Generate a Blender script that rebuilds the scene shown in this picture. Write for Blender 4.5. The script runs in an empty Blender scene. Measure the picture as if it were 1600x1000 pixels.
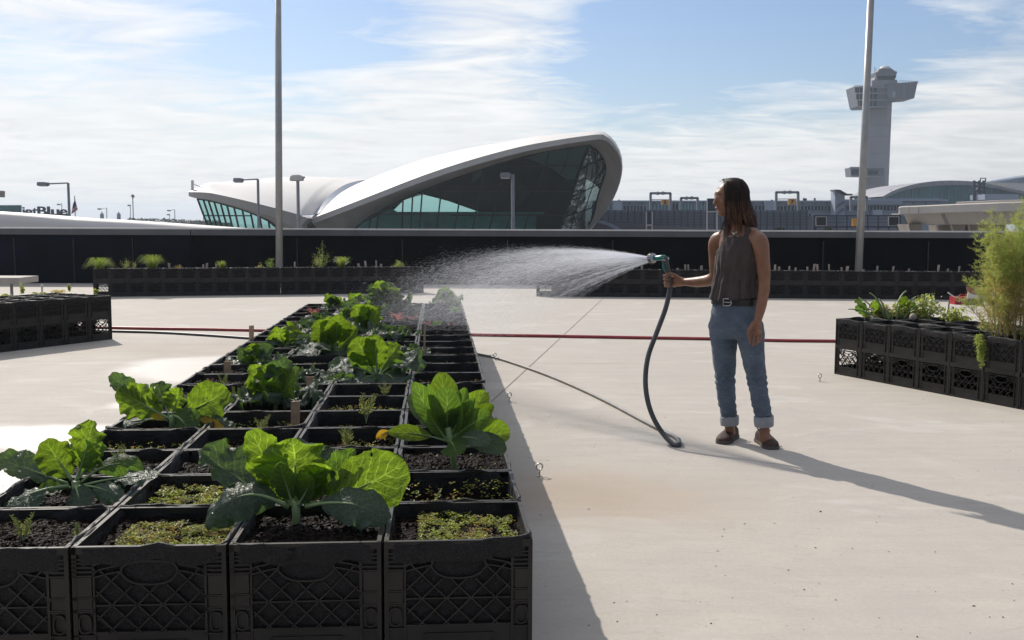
import bpy, bmesh, math, random
from mathutils import Vector, Matrix, Euler, noise
PI = math.pi
R = random.Random(7)
SC = bpy.context.scene
COL = SC.collection
F = 1600.0
CAM = Vector((0, 0, 1.4))
PITCH = math.radians(5.39)
ROLL = math.radians(-0.22)
ROT = Euler((PI / 2 - PITCH, ROLL, 0)).to_matrix()

def ray(px, py):
    return ROT @ Vector(((px - 800) / F, (500 - py) / F, -1))
def W(px, py, Y):
    """point of the world seen at that bearing, at distance Y ahead"""
    d = ray(px, py)
    return CAM + d * (Y / d.y)
def G(px, py, z=0.0):
    d = ray(px, py)
    return CAM + d * ((z - CAM.z) / d.z)
def ppm(Y):
    return F / Y

# ------------------------------------------------------------------ camera
cd = bpy.data.cameras.new('camera')
cam = bpy.data.objects.new('camera', cd)
COL.objects.link(cam)
cam.location = CAM
cam.rotation_euler = (PI / 2 - PITCH, ROLL, 0)
cd.sensor_width = 36
cd.lens = 36 * F / 1600
cd.clip_end = 8000
cd.clip_start = 0.05
SC.camera = cam

# ------------------------------------------------------------------ mesh helper
class MB:
    def __init__(s):
        s.v = []; s.f = []; s.uv = None
    def add(s, vs, fs):
        o = len(s.v)
        s.v.extend([Vector(a) for a in vs])
        s.f.extend([tuple(i + o for i in f) for f in fs])
    def box(s, c, d, rot=None):
        c = Vector(c); hx, hy, hz = d[0] / 2, d[1] / 2, d[2] / 2
        vs = [Vector((x, y, z)) for z in (-hz, hz) for y in (-hy, hy) for x in (-hx, hx)]
        if rot is not None: vs = [rot @ a for a in vs]
        s.add([c + a for a in vs], [(0, 2, 3, 1), (4, 5, 7, 6), (0, 1, 5, 4), (2, 6, 7, 3), (0, 4, 6, 2), (1, 3, 7, 5)])
    def bar(s, a, b, w, h, up=(0, 0, 1)):
        a = Vector(a); b = Vector(b); t = (b - a)
        if t.length < 1e-6: return
        t.normalize(); up = Vector(up)
        x = t.cross(up)
        if x.length < 1e-4: x = t.cross(Vector((0, 1, 0)))
        x.normalize(); y = x.cross(t)
        vs = []
        for p in (a, b):
            for sx, sy in ((-1, -1), (1, -1), (1, 1), (-1, 1)):
                vs.append(p + x * (sx * w / 2) + y * (sy * h / 2))
        s.add(vs, [(3, 2, 1, 0), (4, 5, 6, 7), (0, 1, 5, 4), (1, 2, 6, 5), (2, 3, 7, 6), (3, 0, 4, 7)])
    def tube(s, pts, r, n=8, cap=True, closed=False):
        pts = [Vector(p) for p in pts]; m = len(pts)
        rs = r if isinstance(r, (list, tuple)) else [r] * m
        vs = []; prev = None
        for i, p in enumerate(pts):
            if closed: t = pts[(i + 1) % m] - pts[i - 1]
            else: t = pts[min(i + 1, m - 1)] - pts[max(i - 1, 0)]
            if t.length < 1e-9: t = Vector((0, 0, 1))
            t.normalize()
            if prev is None:
                x = t.cross(Vector((0, 0, 1)))
                if x.length < .05: x = t.cross(Vector((0, 1, 0)))
            else:
                x = prev - t * prev.dot(t)
            x.normalize(); prev = x; y = t.cross(x)
            for k in range(n):
                a = 2 * PI * k / n
                vs.append(p + (x * math.cos(a) + y * math.sin(a)) * rs[i])
        fs = []
        for i in range(m if closed else m - 1):
            j = (i + 1) % m
            for k in range(n):
                fs.append((i * n + k, i * n + (k + 1) % n, j * n + (k + 1) % n, j * n + k))
        if cap and not closed:
            fs.append(tuple(range(n - 1, -1, -1))); fs.append(tuple((m - 1) * n + k for k in range(n)))
        s.add(vs, fs)
    def lathe(s, prof, c=(0, 0, 0), n=16):
        c = Vector(c); vs = []; fs = []
        for r, z in prof:
            for k in range(n):
                a = 2 * PI * k / n
                vs.append(c + Vector((r * math.cos(a), r * math.sin(a), z)))
        for i in range(len(prof) - 1):
            for k in range(n):
                fs.append((i * n + k, i * n + (k + 1) % n, (i + 1) * n + (k + 1) % n, (i + 1) * n + k))
        fs.append(tuple(range(n - 1, -1, -1))); fs.append(tuple((len(prof) - 1) * n + k for k in range(n)))
        s.add(vs, fs)
    def ext(s, poly, off):
        """closed prism: 3D polygon pushed along off"""
        off = Vector(off); n = len(poly)
        vs = [Vector(p) for p in poly] + [Vector(p) + off for p in poly]
        fs = [tuple(range(n)), tuple(range(2 * n - 1, n - 1, -1))]
        fs += [(i, (i + 1) % n + 0, (i + 1) % n + n, i + n)[::-1] for i in range(n)]
        s.add(vs, fs)
    def grid(s, rows):
        m = len(rows[0]); vs = [p for r in rows for p in r]; fs = []
        for i in range(len(rows) - 1):
            for j in range(m - 1):
                fs.append((i * m + j, i * m + j + 1, (i + 1) * m + j + 1, (i + 1) * m + j))
        s.add(vs, fs)
    def build(s, name, mat, parent=None, smooth=False, world=True, fix=True):
        me = bpy.data.meshes.new(name)
        off = Vector((0, 0, 0))
        if parent is not None and world:
            p = parent
            while p is not None:
                off += p.location; p = p.parent
        me.from_pydata([a - off for a in s.v], [], s.f)
        if fix:
            bm = bmesh.new(); bm.from_mesh(me)
            bmesh.ops.recalc_face_normals(bm, faces=bm.faces)
            bm.to_mesh(me); bm.free()
        if smooth:
            me.polygons.foreach_set('use_smooth', [True] * len(me.polygons))
        if mat is not None: me.materials.append(mat)
        o = bpy.data.objects.new(name, me)
        COL.objects.link(o)
        if parent is not None: o.parent = parent
        return o

def thing(name, label, cat, loc=(0, 0, 0), rz=0.0, group=None):
    o = bpy.data.objects.new(name, None); COL.objects.link(o)
    o.location = loc; o.rotation_euler = (0, 0, rz); o.empty_display_size = .1
    o['label'] = label; o['category'] = cat
    if group: o['group'] = group
    return o
def tag(o, label, cat, group=None, kind=None):
    o['label'] = label; o['category'] = cat
    if group: o['group'] = group
    if kind: o['kind'] = kind
    return o
def rebase(o):
    """move a single-mesh thing's origin to the foot of its mesh"""
    me = o.data; n = len(me.vertices)
    if not n: return o
    xs = [v.co for v in me.vertices]
    c = Vector((sum(a.x for a in xs) / n, sum(a.y for a in xs) / n, min(a.z for a in xs)))
    for v in me.vertices: v.co -= c
    o.location = o.location + c
    return o
def struct(o):
    o['kind'] = 'structure'; return o
def copy_tree(o, parent=None):
    c = o.copy(); COL.objects.link(c); c.parent = parent
    for ch in list(o.children): copy_tree(ch, c)
    return c

# ------------------------------------------------------------------ materials
def new_mat(name):
    m = bpy.data.materials.new(name); m.use_nodes = True
    nt = m.node_tree; b = nt.nodes['Principled BSDF']
    return m, nt, b
def mixrgb(nt, fac, a, b, mode='MIX'):
    n = nt.nodes.new('ShaderNodeMix'); n.data_type = 'RGBA'; n.blend_type = mode
    def put(sock, v):
        if hasattr(v, 'is_output') or isinstance(v, bpy.types.NodeSocket): nt.links.new(v, sock)
        elif isinstance(v, (int, float)): sock.default_value = v
        else: sock.default_value = (v[0], v[1], v[2], 1)
    put(n.inputs[0], fac); put(n.inputs[6], a); put(n.inputs[7], b)
    return n.outputs[2]
def noise_n(nt, scale, detail=4, rough=.5, vec=None, dist=0.0):
    n = nt.nodes.new('ShaderNodeTexNoise')
    n.inputs['Scale'].default_value = scale; n.inputs['Detail'].default_value = detail
    n.inputs['Roughness'].default_value = rough; n.inputs['Distortion'].default_value = dist
    if vec is not None: nt.links.new(vec, n.inputs['Vector'])
    return n.outputs['Fac']
def ramp(nt, src, a, b, lo=0.0, hi=1.0):
    n = nt.nodes.new('ShaderNodeMapRange'); n.inputs['From Min'].default_value = a
    n.inputs['From Max'].default_value = b; n.inputs['To Min'].default_value = lo; n.inputs['To Max'].default_value = hi
    nt.links.new(src, n.inputs['Value']); return n.outputs['Result']
def mathn(nt, op, a, b=None, c=None, clamp=False):
    n = nt.nodes.new('ShaderNodeMath'); n.operation = op; n.use_clamp = clamp
    for i, v in enumerate((a, b, c)):
        if v is None: continue
        if isinstance(v, bpy.types.NodeSocket): nt.links.new(v, n.inputs[i])
        else: n.inputs[i].default_value = v
    return n.outputs[0]
def coords(nt, kind='Object', scale=None):
    n = nt.nodes.new('ShaderNodeTexCoord'); o = n.outputs[kind]
    if scale is not None:
        m = nt.nodes.new('ShaderNodeMapping'); m.inputs['Scale'].default_value = scale
        nt.links.new(o, m.inputs['Vector']); o = m.outputs['Vector']
    return o
def bump(nt, b, h, strength=.3, dist=.01):
    n = nt.nodes.new('ShaderNodeBump'); n.inputs['Strength'].default_value = strength
    n.inputs['Distance'].default_value = dist; nt.links.new(h, n.inputs['Height'])
    nt.links.new(n.outputs['Normal'], b.inputs['Normal']); return n
def simple(name, col, rough=.6, metal=0.0, var=.25, scale=6.0, bumps=.0, bscale=60., bdist=.004, spec=.5, geo=False):
    m, nt, b = new_mat(name)
    co = coords(nt)
    f = noise_n(nt, scale, 5, .6, co)
    f = ramp(nt, f, .3, .7)
    dark = tuple(c * (1 - var) for c in col); lite = tuple(min(1, c * (1 + var)) for c in col)
    nt.links.new(mixrgb(nt, f, dark, lite), b.inputs['Base Color'])
    b.inputs['Roughness'].default_value = rough; b.inputs['Metallic'].default_value = metal
    b.inputs['Specular IOR Level'].default_value = spec
    if bumps: bump(nt, b, noise_n(nt, bscale, 4, .6, co), bumps, bdist)
    return m

M = {}
M['crate'] = simple('black_plastic', (.021, .018, .0155), .5, 0, .35, 9, .15, 140, .001, .35)
M['crate_far'] = simple('worn_black_plastic', (.030, .027, .025), .5, 0, .35, 5, spec=.35)
def fabric_mat():
    m, nt, b = new_mat('grow_bag_fabric')
    co = coords(nt)
    f = ramp(nt, noise_n(nt, 14, 5, .7, co), .3, .72)
    g = ramp(nt, noise_n(nt, 220, 2, .6, co), .35, .65)
    c = mixrgb(nt, f, (.0070, .0058, .0052), (.020, .0175, .0165))
    nt.links.new(mixrgb(nt, mathn(nt, 'MULTIPLY', g, .3), c, (.075, .074, .08)), b.inputs['Base Color'])
    nt.links.new(ramp(nt, f, 0, 1, .32, .7), b.inputs['Roughness'])
    b.inputs['Sheen Weight'].default_value = .06; b.inputs['Specular IOR Level'].default_value = .14
    b.inputs['Sheen Roughness'].default_value = .4
    hh = mathn(nt, 'ADD', noise_n(nt, 30, 4, .6, co), mathn(nt, 'MULTIPLY', noise_n(nt, 260, 2, .6, co), .45))
    bump(nt, b, hh, .9, .006)
    return m
M['fabric'] = fabric_mat()
def soil_mat():
    m, nt, b = new_mat('wet_soil')
    co = coords(nt)
    vn = nt.nodes.new('ShaderNodeTexVoronoi'); vn.inputs['Scale'].default_value = 85; nt.links.new(co, vn.inputs['Vector'])
    f = ramp(nt, noise_n(nt, 60, 5, .7, co), .3, .75)
    c = mixrgb(nt, f, (.0055, .0036, .0028), (.024, .015, .011))
    sp = ramp(nt, vn.outputs['Color'], .75, .9)
    nt.links.new(mixrgb(nt, mathn(nt, 'MULTIPLY', sp, .5), c, (.07, .045, .035)), b.inputs['Base Color'])
    nt.links.new(ramp(nt, f, 0, 1, .4, .9), b.inputs['Roughness'])
    b.inputs['Specular IOR Level'].default_value = .06
    h = mathn(nt, 'ADD', mathn(nt, 'MULTIPLY', vn.outputs['Distance'], -1.2), noise_n(nt, 45, 5, .7, co))
    bump(nt, b, h, 1.0, .015)
    return m
M['soil'] = soil_mat()

def concrete_mat():
    m, nt, b = new_mat('roof_deck_concrete')
    co = coords(nt)
    big = ramp(nt, noise_n(nt, .35, 5, .55, co), .3, .7)
    mid = ramp(nt, noise_n(nt, 2.2, 6, .6, co, .6), .3, .72)
    fine = ramp(nt, noise_n(nt, 55, 5, .75, co), .3, .7)
    c = mixrgb(nt, big, (.505, .46, .405), (.565, .525, .47))
    c = mixrgb(nt, mathn(nt, 'MULTIPLY', mid, .6), c, (.43, .40, .37))
    c = mixrgb(nt, mathn(nt, 'MULTIPLY', fine, .34), c, (.34, .31, .275))
    scuff = ramp(nt, noise_n(nt, 7, 6, .72, coords(nt, 'Object', (1, 2.2, 1)), 1.6), .56, .66)
    c = mixrgb(nt, mathn(nt, 'MULTIPLY', scuff, .34), c, (.33, .30, .27))
    grit = ramp(nt, noise_n(nt, 190, 3, .7, co), .52, .70)
    c = mixrgb(nt, mathn(nt, 'MULTIPLY', grit, .40), c, (.30, .27, .24))
    pale = ramp(nt, noise_n(nt, 1.1, 5, .6, coords(nt, 'Object', (1, 1.6, 1)), .8), .56, .64)
    c = mixrgb(nt, mathn(nt, 'MULTIPLY', pale, .35), c, (.60, .58, .55))
    # trowel streaks across the slab
    st = ramp(nt, noise_n(nt, 1.0, 6, .7, coords(nt, 'Object', (1.1, 7.0, 1))), .45, .75)
    c = mixrgb(nt, mathn(nt, 'MULTIPLY', st, .55), c, (.39, .365, .34))
    # pits and dropped specks of soil
    vn = nt.nodes.new('ShaderNodeTexVoronoi'); vn.inputs['Scale'].default_value = 9; nt.links.new(co, vn.inputs['Vector'])
    thr = ramp(nt, noise_n(nt, 1.3, 3, .6, co), .45, .7, 0.02, .075)
    pit = mathn(nt, 'LESS_THAN', vn.outputs['Distance'], thr)
    c = mixrgb(nt, mathn(nt, 'MULTIPLY', pit, .75), c, (.13, .10, .085))
    vs = nt.nodes.new('ShaderNodeTexVoronoi'); vs.inputs['Scale'].default_value = 34; nt.links.new(co, vs.inputs['Vector'])
    pit2 = mathn(nt, 'LESS_THAN', vs.outputs['Distance'], .07)
    c = mixrgb(nt, mathn(nt, 'MULTIPLY', pit2, .45), c, (.2, .18, .16))
    # stains and damp patches with shapes of their own, in deck coordinates
    sx = nt.nodes.new('ShaderNodeSeparateXYZ'); nt.links.new(co, sx.inputs[0])
    wob = noise_n(nt, 1.6, 5, .6, co)
    def blob(cx, cy, rx, ry, edge=.25, w=.9):
        a = mathn(nt, 'DIVIDE', mathn(nt, 'SUBTRACT', sx.outputs[0], cx), rx)
        d = mathn(nt, 'DIVIDE', mathn(nt, 'SUBTRACT', sx.outputs[1], cy), ry)
        q = mathn(nt, 'SQRT', mathn(nt, 'ADD', mathn(nt, 'MULTIPLY', a, a), mathn(nt, 'MULTIPLY', d, d)))
        q = mathn(nt, 'ADD', q, mathn(nt, 'MULTIPLY', mathn(nt, 'SUBTRACT', wob, .5), w))
        return ramp(nt, q, 1 - edge, 1 + edge, 1.0, 0.0)
    p = G(950, 778); s1 = blob(p.x, p.y, .55, .42, .8)
    p = G(830, 765); s1b = blob(p.x, p.y, .5, .5, .7)
    c = mixrgb(nt, mathn(nt, 'MULTIPLY', s1, .5), c, (.40, .31, .23))
    c = mixrgb(nt, mathn(nt, 'MULTIPLY', s1b, .35), c, (.36, .28, .21))
    for (px, py, rx, ry) in ((880, 598, .18, .03), (930, 568, .4, .06), (1430, 632, .12, .03), (330, 545, 1.2, .7)):
        p = G(px, py); c = mixrgb(nt, mathn(nt, 'MULTIPLY', blob(p.x, p.y, rx, ry, .5), .42), c, (.36, .29, .24))
    wets = None
    for (px, py, rx, ry) in ((315, 574, .72, .85), (70, 682, 1.05, .40), (240, 630, .3, .3), (-200, 760, 1.3, .7)):
        p = G(px, py); q = blob(p.x, p.y, rx, ry, .22, 1.0)
        wets = q if wets is None else mathn(nt, 'MAXIMUM', wets, q)
    wet = mathn(nt, 'MULTIPLY', wets, 1.0)
    c = mixrgb(nt, mathn(nt, 'MULTIPLY', wet, .4), c, (.26, .245, .235))
    nt.links.new(c, b.inputs['Base Color'])
    r = ramp(nt, fine, 0, 1, .72, .9)
    mx = nt.nodes.new('ShaderNodeMix'); mx.data_type = 'FLOAT'
    nt.links.new(wet, mx.inputs[0]); nt.links.new(r, mx.inputs[2]); mx.inputs[3].default_value = .6
    nt.links.new(mx.outputs[0], b.inputs['Roughness'])
    nt.links.new(ramp(nt, wet, 0, 1, .22, .95), b.inputs['Specular IOR Level'])
    h = mathn(nt, 'ADD', mathn(nt, 'MULTIPLY', noise_n(nt, 70, 4, .7, co), .35), mathn(nt, 'MULTIPLY', mid, .8))
    h = mathn(nt, 'SUBTRACT', h, mathn(nt, 'MULTIPLY', pit, .6))
    bump(nt, b, h, .45, .004)
    return m
M['deck'] = concrete_mat()
M['joint'] = simple('joint_sealant', (.27, .245, .22), .8)
M['wallblack'] = simple('black_parapet_panel', (.0055, .0055, .007), .8, 0, .6, .8, spec=.12)
M['wallblue'] = simple('navy_parapet_panel', (.005, .008, .015), .75, 0, .6, .8, spec=.15)
M['coping'] = simple('grey_metal_coping', (.12, .125, .135), .42, .3, .12, 2)
M['coptop'] = simple('pale_coping_flashing', (.62, .61, .60), .5, 0, .06, 2)
M['apron'] = simple('airport_apron', (.2, .2, .2), .9, 0, .3, .02)
M['white'] = simple('white_painted_shell', (.64, .62, .60), .55, 0, .04, .15)
M['pole'] = simple('galvanised_pole', (.36, .36, .355), .45, .35, .12, 4)
M['lamppole'] = simple('grey_lamp_paint', (.22, .23, .26), .5, .3, .1, 3)
M['wood'] = simple('raw_wood_stake', (.42, .28, .17), .75, 0, .25, 20, .3, 60, .002)
M['stem'] = simple('pale_stem', (.28, .36, .16), .5, 0, .2, 10)

# ------------------------------------------------------------------ world and sun
SUN_EL = math.radians(38.0)
sdir = Vector((-.516, .857, 0)).normalized()
sun_vec = Vector((sdir.x * math.cos(SUN_EL), sdir.y * math.cos(SUN_EL), math.sin(SUN_EL)))
w = bpy.data.worlds.new('World'); SC.world = w; w.use_nodes = True
nt = w.node_tree; nt.nodes.clear()
out = nt.nodes.new('ShaderNodeOutputWorld'); bg = nt.nodes.new('ShaderNodeBackground')
nt.links.new(bg.outputs[0], out.inputs[0])
sky = nt.nodes.new('ShaderNodeTexSky'); sky.sky_type = 'NISHITA'; sky.sun_disc = False
sky.sun_elevation = SUN_EL
sky.sun_rotation = math.atan2(sdir.x, sdir.y)
sky.air_density = 1.15; sky.dust_density = .6; sky.ozone_density = 1.6; sky.altitude = 0
tc = nt.nodes.new('ShaderNodeTexCoord'); gen = tc.outputs['Generated']
sx = nt.nodes.new('ShaderNodeSeparateXYZ'); nt.links.new(gen, sx.inputs[0])
zz = mathn(nt, 'ADD', mathn(nt, 'MAXIMUM', sx.outputs[2], 0.0), .10)
cx = nt.nodes.new('ShaderNodeCombineXYZ')
nt.links.new(mathn(nt, 'DIVIDE', sx.outputs[0], zz), cx.inputs[0])
nt.links.new(mathn(nt, 'DIVIDE', sx.outputs[1], zz), cx.inputs[1])
mp = nt.nodes.new('ShaderNodeMapping'); nt.links.new(cx.outputs[0], mp.inputs['Vector'])
mp.inputs['Rotation'].default_value = (0, 0, math.radians(16)); mp.inputs['Scale'].default_value = (.55, .8, 1)
mp.inputs['Location'].default_value = (3.1, 1.7, 0)
n1 = noise_n(nt, 1.15, 9, .62, mp.outputs['Vector'], .5)
mp2 = nt.nodes.new('ShaderNodeMapping'); nt.links.new(cx.outputs[0], mp2.inputs['Vector'])
mp2.inputs['Rotation'].default_value = (0, 0, math.radians(-24)); mp2.inputs['Scale'].default_value = (1.0, 1.7, 1)
n2 = noise_n(nt, 2.2, 7, .60, mp2.outputs['Vector'], .8)
cov = mathn(nt, 'ADD', mathn(nt, 'MULTIPLY', n1, .60), mathn(nt, 'MULTIPLY', n2, .44))
def lobe(px, py, amount, tight):
    """cloudier or clearer part of the sky around one bearing"""
    global cov
    d = ray(px, py).normalized()
    vm = nt.nodes.new('ShaderNodeVectorMath'); vm.operation = 'DOT_PRODUCT'
    nt.links.new(gen, vm.inputs[0]); vm.inputs[1].default_value = d
    e = mathn(nt, 'POWER', mathn(nt, 'MAXIMUM', vm.outputs['Value'], 0), tight)
    cov = mathn(nt, 'ADD', cov, mathn(nt, 'MULTIPLY', e, amount))
for l in ((1130, 60, -.115, 120), (1400, 40, -.08, 200), (1000, 150, -.08, 260), (400, 60, -.10, 420), (150, 120, -.04, 500), (540, 20, -.09, 420), (60, 130, -.05, 700),
          (780, 60, .16, 300), (60, 40, .13, 300), (250, 90, .08, 500), (600, 190, .10, 300), (1500, 110, .07, 300), (900, 190, -.08, 400)):
    lobe(*l)
hz = ramp(nt, sx.outputs[2], .02, .15, .42, 0.0)
cov = mathn(nt, 'ADD', mathn(nt, 'ADD', cov, hz), ramp(nt, sx.outputs[2], .27, .6, 0.0, .13))
cl = ramp(nt, cov, .50, .72)
cl = mathn(nt, 'POWER', mathn(nt, 'MINIMUM', mathn(nt, 'MAXIMUM', cl, 0), 1), .85)
cloudcol = mixrgb(nt, ramp(nt, n2, .35, .65), (11.6, 11.7, 11.8), (14.0, 14.0, 13.8))
vsun = nt.nodes.new('ShaderNodeVectorMath'); vsun.operation = 'DOT_PRODUCT'; nt.links.new(gen, vsun.inputs[0]); vsun.inputs[1].default_value = sun_vec
fwd = ramp(nt, vsun.outputs['Value'], -.45, .62, .08, 1.0)
cf = nt.nodes.new('ShaderNodeCombineColor'); [nt.links.new(fwd, cf.inputs[i]) for i in range(3)]
cloudcol = mixrgb(nt, 1.0, cloudcol, cf.outputs[0], 'MULTIPLY')
skyc = mixrgb(nt, 1.0, sky.outputs[0], (1.08, 1.17, 1.40), 'MULTIPLY')
up = ramp(nt, sx.outputs[2], .25, .6, 1.0, 1.0)
skycol = mixrgb(nt, mathn(nt, 'MULTIPLY', mathn(nt, 'MULTIPLY', cl, up), .93), skyc, cloudcol)
nt.links.new(skycol, bg.inputs['Color']); bg.inputs['Strength'].default_value = .085

sl = bpy.data.lights.new('sun', 'SUN'); sl.energy = 5.0; sl.angle = math.radians(.55); sl.color = (1, .93, .83)
so = bpy.data.objects.new('sun', sl); COL.objects.link(so); so.location = (-20, 30, 40)
so.rotation_euler = (-sun_vec).to_track_quat('-Z', 'Y').to_euler()
SC.view_settings.view_transform = 'Standard'; SC.view_settings.look = 'None'
SC.view_settings.exposure = -0.2; SC.view_settings.gamma = 1

# ------------------------------------------------------------------ setting: deck, lower ground, parapet
WALLY = 23.4
mb = MB(); mb.box((0, 9.0, -3.5), (90, 29.6, 7.0)); deck = struct(mb.build('roof_deck', M['deck']))
mb = MB()
a = G(958, 452); b_ = G(800, 598); b_ = a + (b_ - a) * 1.35
t = (b_ - a).normalized(); n = Vector((-t.y, t.x, 0)) * .004
mb.add([a - n + Vector((0, 0, .004)), b_ - n + Vector((0, 0, .004)), b_ + n + Vector((0, 0, .004)), a + n + Vector((0, 0, .004))], [(0, 1, 2, 3)])
struct(mb.build('deck_joint', M['joint']))
mb = MB(); mb.add([(-4000, -500, -7.004), (4000, -500, -7.004), (4000, 6000, -7.004), (-4000, 6000, -7.004)], [(0, 1, 2, 3)])
struct(mb.build('ground', M['apron']))

def parapet(name, label, x0, x1, Y, mat, seams):
    T = thing(name, label, 'wall', ((x0 + x1) / 2, Y, 0), group=None)
    top = 1.17
    mb = MB(); mb.box(((x0 + x1) / 2, Y + .14, top / 2), (x1 - x0, .26, top)); wl = mb.build('wall_panel', mat, T)
    mb = MB()
    for s in seams: mb.box((s, Y + .004, .52), (.025, .02, 1.02))
    mb.build('seam', M['crate_far'], wl)
    mb = MB(); mb.box(((x0 + x1) / 2, Y + .13, top + .0), (x1 - x0, .34, .13)); cp = mb.build('coping', M['coping'], T)
    mb = MB(); mb.box(((x0 + x1) / 2, Y + .135, top + .08), (x1 - x0, .37, .03)); mb.build('flashing', M['coptop'], cp)
    return T
xc = W(300, 400, WALLY).x
parapet('parapet_wall', 'long black parapet wall with grey metal coping behind the far planters', xc, 24, WALLY, M['wallblack'], [xc + 2.4 * i for i in range(1, 13)])
parapet('parapet_wall', 'shorter navy parapet wall section behind the bench at the far left', -24, xc - .02, WALLY, M['wallblue'], [xc - 1.35 * i for i in range(1, 9)])
# ------------------------------------------------------------------ milk crates
def crate_mesh(name, w, d, h, mat, detail=True):
    """open black lattice crate, base at z=0"""
    mb = MB(); th = .010
    def face(wid, place):
        # place(u, v, out) -> local point; u across, v down from the rim, in metres
        def bar(u0, v0, u1, v1, wd, dp=.008, o=0.0):
            a = place(u0, v0, -dp / 2 + o); b = place(u1, v1, -dp / 2 + o)
            nrm = place(u0, v0, 1) - place(u0, v0, 0)
            mb.bar(a, b, wd, dp, nrm)
        def plate(u0, v0, u1, v1, dp=.006, o=0.0):
            if u1 - u0 > v1 - v0: bar(u0, (v0 + v1) / 2, u1, (v0 + v1) / 2, v1 - v0, dp, o)
            else: bar((u0 + u1) / 2, v0, (u0 + u1) / 2, v1, u1 - u0, dp, o)
        e = .145 * wid; q0, q1 = e, wid - e
        # rim, bottom band, posts
        plate(0, 0, wid, .016 * h / .27, .012)
        plate(0, .93 * h, wid, h, .010); plate(e, .70 * h, wid - e, .93 * h, .005, -.004)
        bar(q0, .70 * h, q1, .70 * h, .006, .010)
        if detail:
            bar(q0 + .12 * wid, .77 * h, q1 - .12 * wid, .77 * h, .004, .008, .001)
            bar(q0 + .12 * wid, .87 * h, q1 - .12 * wid, .87 * h, .004, .008, .001)
            bar(q0 + .12 * wid, .77 * h, q0 + .12 * wid, .87 * h, .004, .008, .001)
            bar(q1 - .12 * wid, .77 * h, q1 - .12 * wid, .87 * h, .004, .008, .001)
        for s0 in (0, wid - e):
            plate(s0, .02 * h, s0 + e, h * .93, .003, -.009)            # recessed web
            bar(s0 + .003, 0, s0 + .003, h, .007, .012); bar(s0 + e - .003, .02 * h, s0 + e - .003, .93 * h, .005, .012)
            for v in ((.10, .13, .165, .20, .235, .41, .425, .51, .525, .72) if detail else (.12, .16, .20, .24, .42, .52, .72)):
                bar(s0, v * h, s0 + e, v * h, .004, .011)
            if detail:
                plate(s0 + .18 * e, .245 * h, s0 + .85 * e, .40 * h, .006, -.001)
                plate(s0 + .18 * e, .43 * h, s0 + .85 * e, .505 * h, .006, -.002)
                ring(bar, s0 + e * .5, .625 * h, e * .27, .075 * h, .004)
        # curved fins beside the handle
        hw, hh = .185 * wid, .095 * h; hc = wid / 2; hv = .215 * h
        for k in range(3):
            v0 = (.10 + .05 * k) * h
            for sg in (0, 1):
                for i in range(3):
                    ua = q0 + (hc - hw - q0) * i / 3; ub = q0 + (hc - hw - q0) * (i + 1) / 3
                    f = lambda u: v0 + .045 * h * (1 - ((u - q0) / (hc - hw - q0))) ** 1.3
                    if sg == 0: bar(ua, f(ua), ub, f(ub), .004, .011)
                    else: bar(wid - ua, f(ua), wid - ub, f(ub), .004, .011)
        bar(q0, .475 * h, q1, .475 * h, .004, .012)
        # handle ring
        pts = []
        for k in range(20):
            a = 2 * PI * k / 20
            cxx = math.copysign(abs(math.cos(a)) ** .6, math.cos(a)); syy = math.copysign(abs(math.sin(a)) ** .75, math.sin(a))
            taper = 1.0 if syy < 0 else 1.0 - .28 * syy
            pts.append((hc + hw * cxx * taper, hv + hh * syy))
        for k in range(20):
            a = pts[k]; b = pts[(k + 1) % 20]; bar(a[0], a[1], b[0], b[1], .005, .013)
        # small top mesh above the handle and the diamond lattice
        def inside_handle(u, v): return abs(u - hc) < hw * 1.0 and abs(v - hv) < hh * 1.02
        step = .165 * wid if detail else .2 * wid
        lo, hi = .20 * h, .70 * h
        for sgn in (1, -1):
            k = -8
            while k < 9:
                c0 = hc + k * step + .5 * step; run = None; N = 26
                for i in range(N + 1):
                    v = .145 * h + (hi - .145 * h) * i / N; u = c0 + sgn * (v - .475 * h) * 1.0
                    top = .145 * h + .07 * h * (1 - min(1, abs(u - hc) / (q1 - hc)) * 0.6)
                    ok = q0 < u < q1 and not inside_handle(u, v) and v > top
                    if ok and run is None: run = (u, v)
                    if ok: last = (u, v)
                    if (not ok or i == N) and run is not None:
                        if abs(last[1] - run[1]) > .004: bar(run[0], run[1], last[0], last[1], .0042, .009)
                        run = None
                k += 1
        for k in range(9):
            u0 = hc - hw + 2 * hw * k / 9
            if detail:
                bar(u0, .03 * h, u0 + 2 * hw / 9, .11 * h, .003, .007); bar(u0 + 2 * hw / 9, .03 * h, u0, .11 * h, .003, .007)
        bar(q0, .10 * h, q1, .10 * h, .004, .010)
    def ring(bar, uc, vc, ru, rv, wd):
        P = [(uc + ru * math.cos(2 * PI * k / 12), vc + rv * math.copysign(abs(math.sin(2 * PI * k / 12)) ** .6, math.sin(2 * PI * k / 12))) for k in range(12)]
        for k in range(12): bar(P[k][0], P[k][1], P[(k + 1) % 12][0], P[(k + 1) % 12][1], wd, .012)
    face(w, lambda u, v, o: Vector((u - w / 2, -d / 2 - o, h - v)))
    face(w, lambda u, v, o: Vector((w / 2 - u, d / 2 + o, h - v)))
    face(d, lambda u, v, o: Vector((w / 2 + o, u - d / 2, h - v)))
    face(d, lambda u, v, o: Vector((-w / 2 - o, d / 2 - u, h - v)))
    for k in range(7):                                                  # floor grid
        mb.bar((-w / 2 + .01, -d / 2 + (k + .5) * d / 7, .006), (w / 2 - .01, -d / 2 + (k + .5) * d / 7, .006), .006, .008)
        mb.bar((-w / 2 + (k + .5) * w / 7, -d / 2 + .01, .012), (-w / 2 + (k + .5) * w / 7, d / 2 - .01, .012), .006, .006)
    o = mb.build(name, mat); me = o.data; bpy.data.objects.remove(o)
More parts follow.
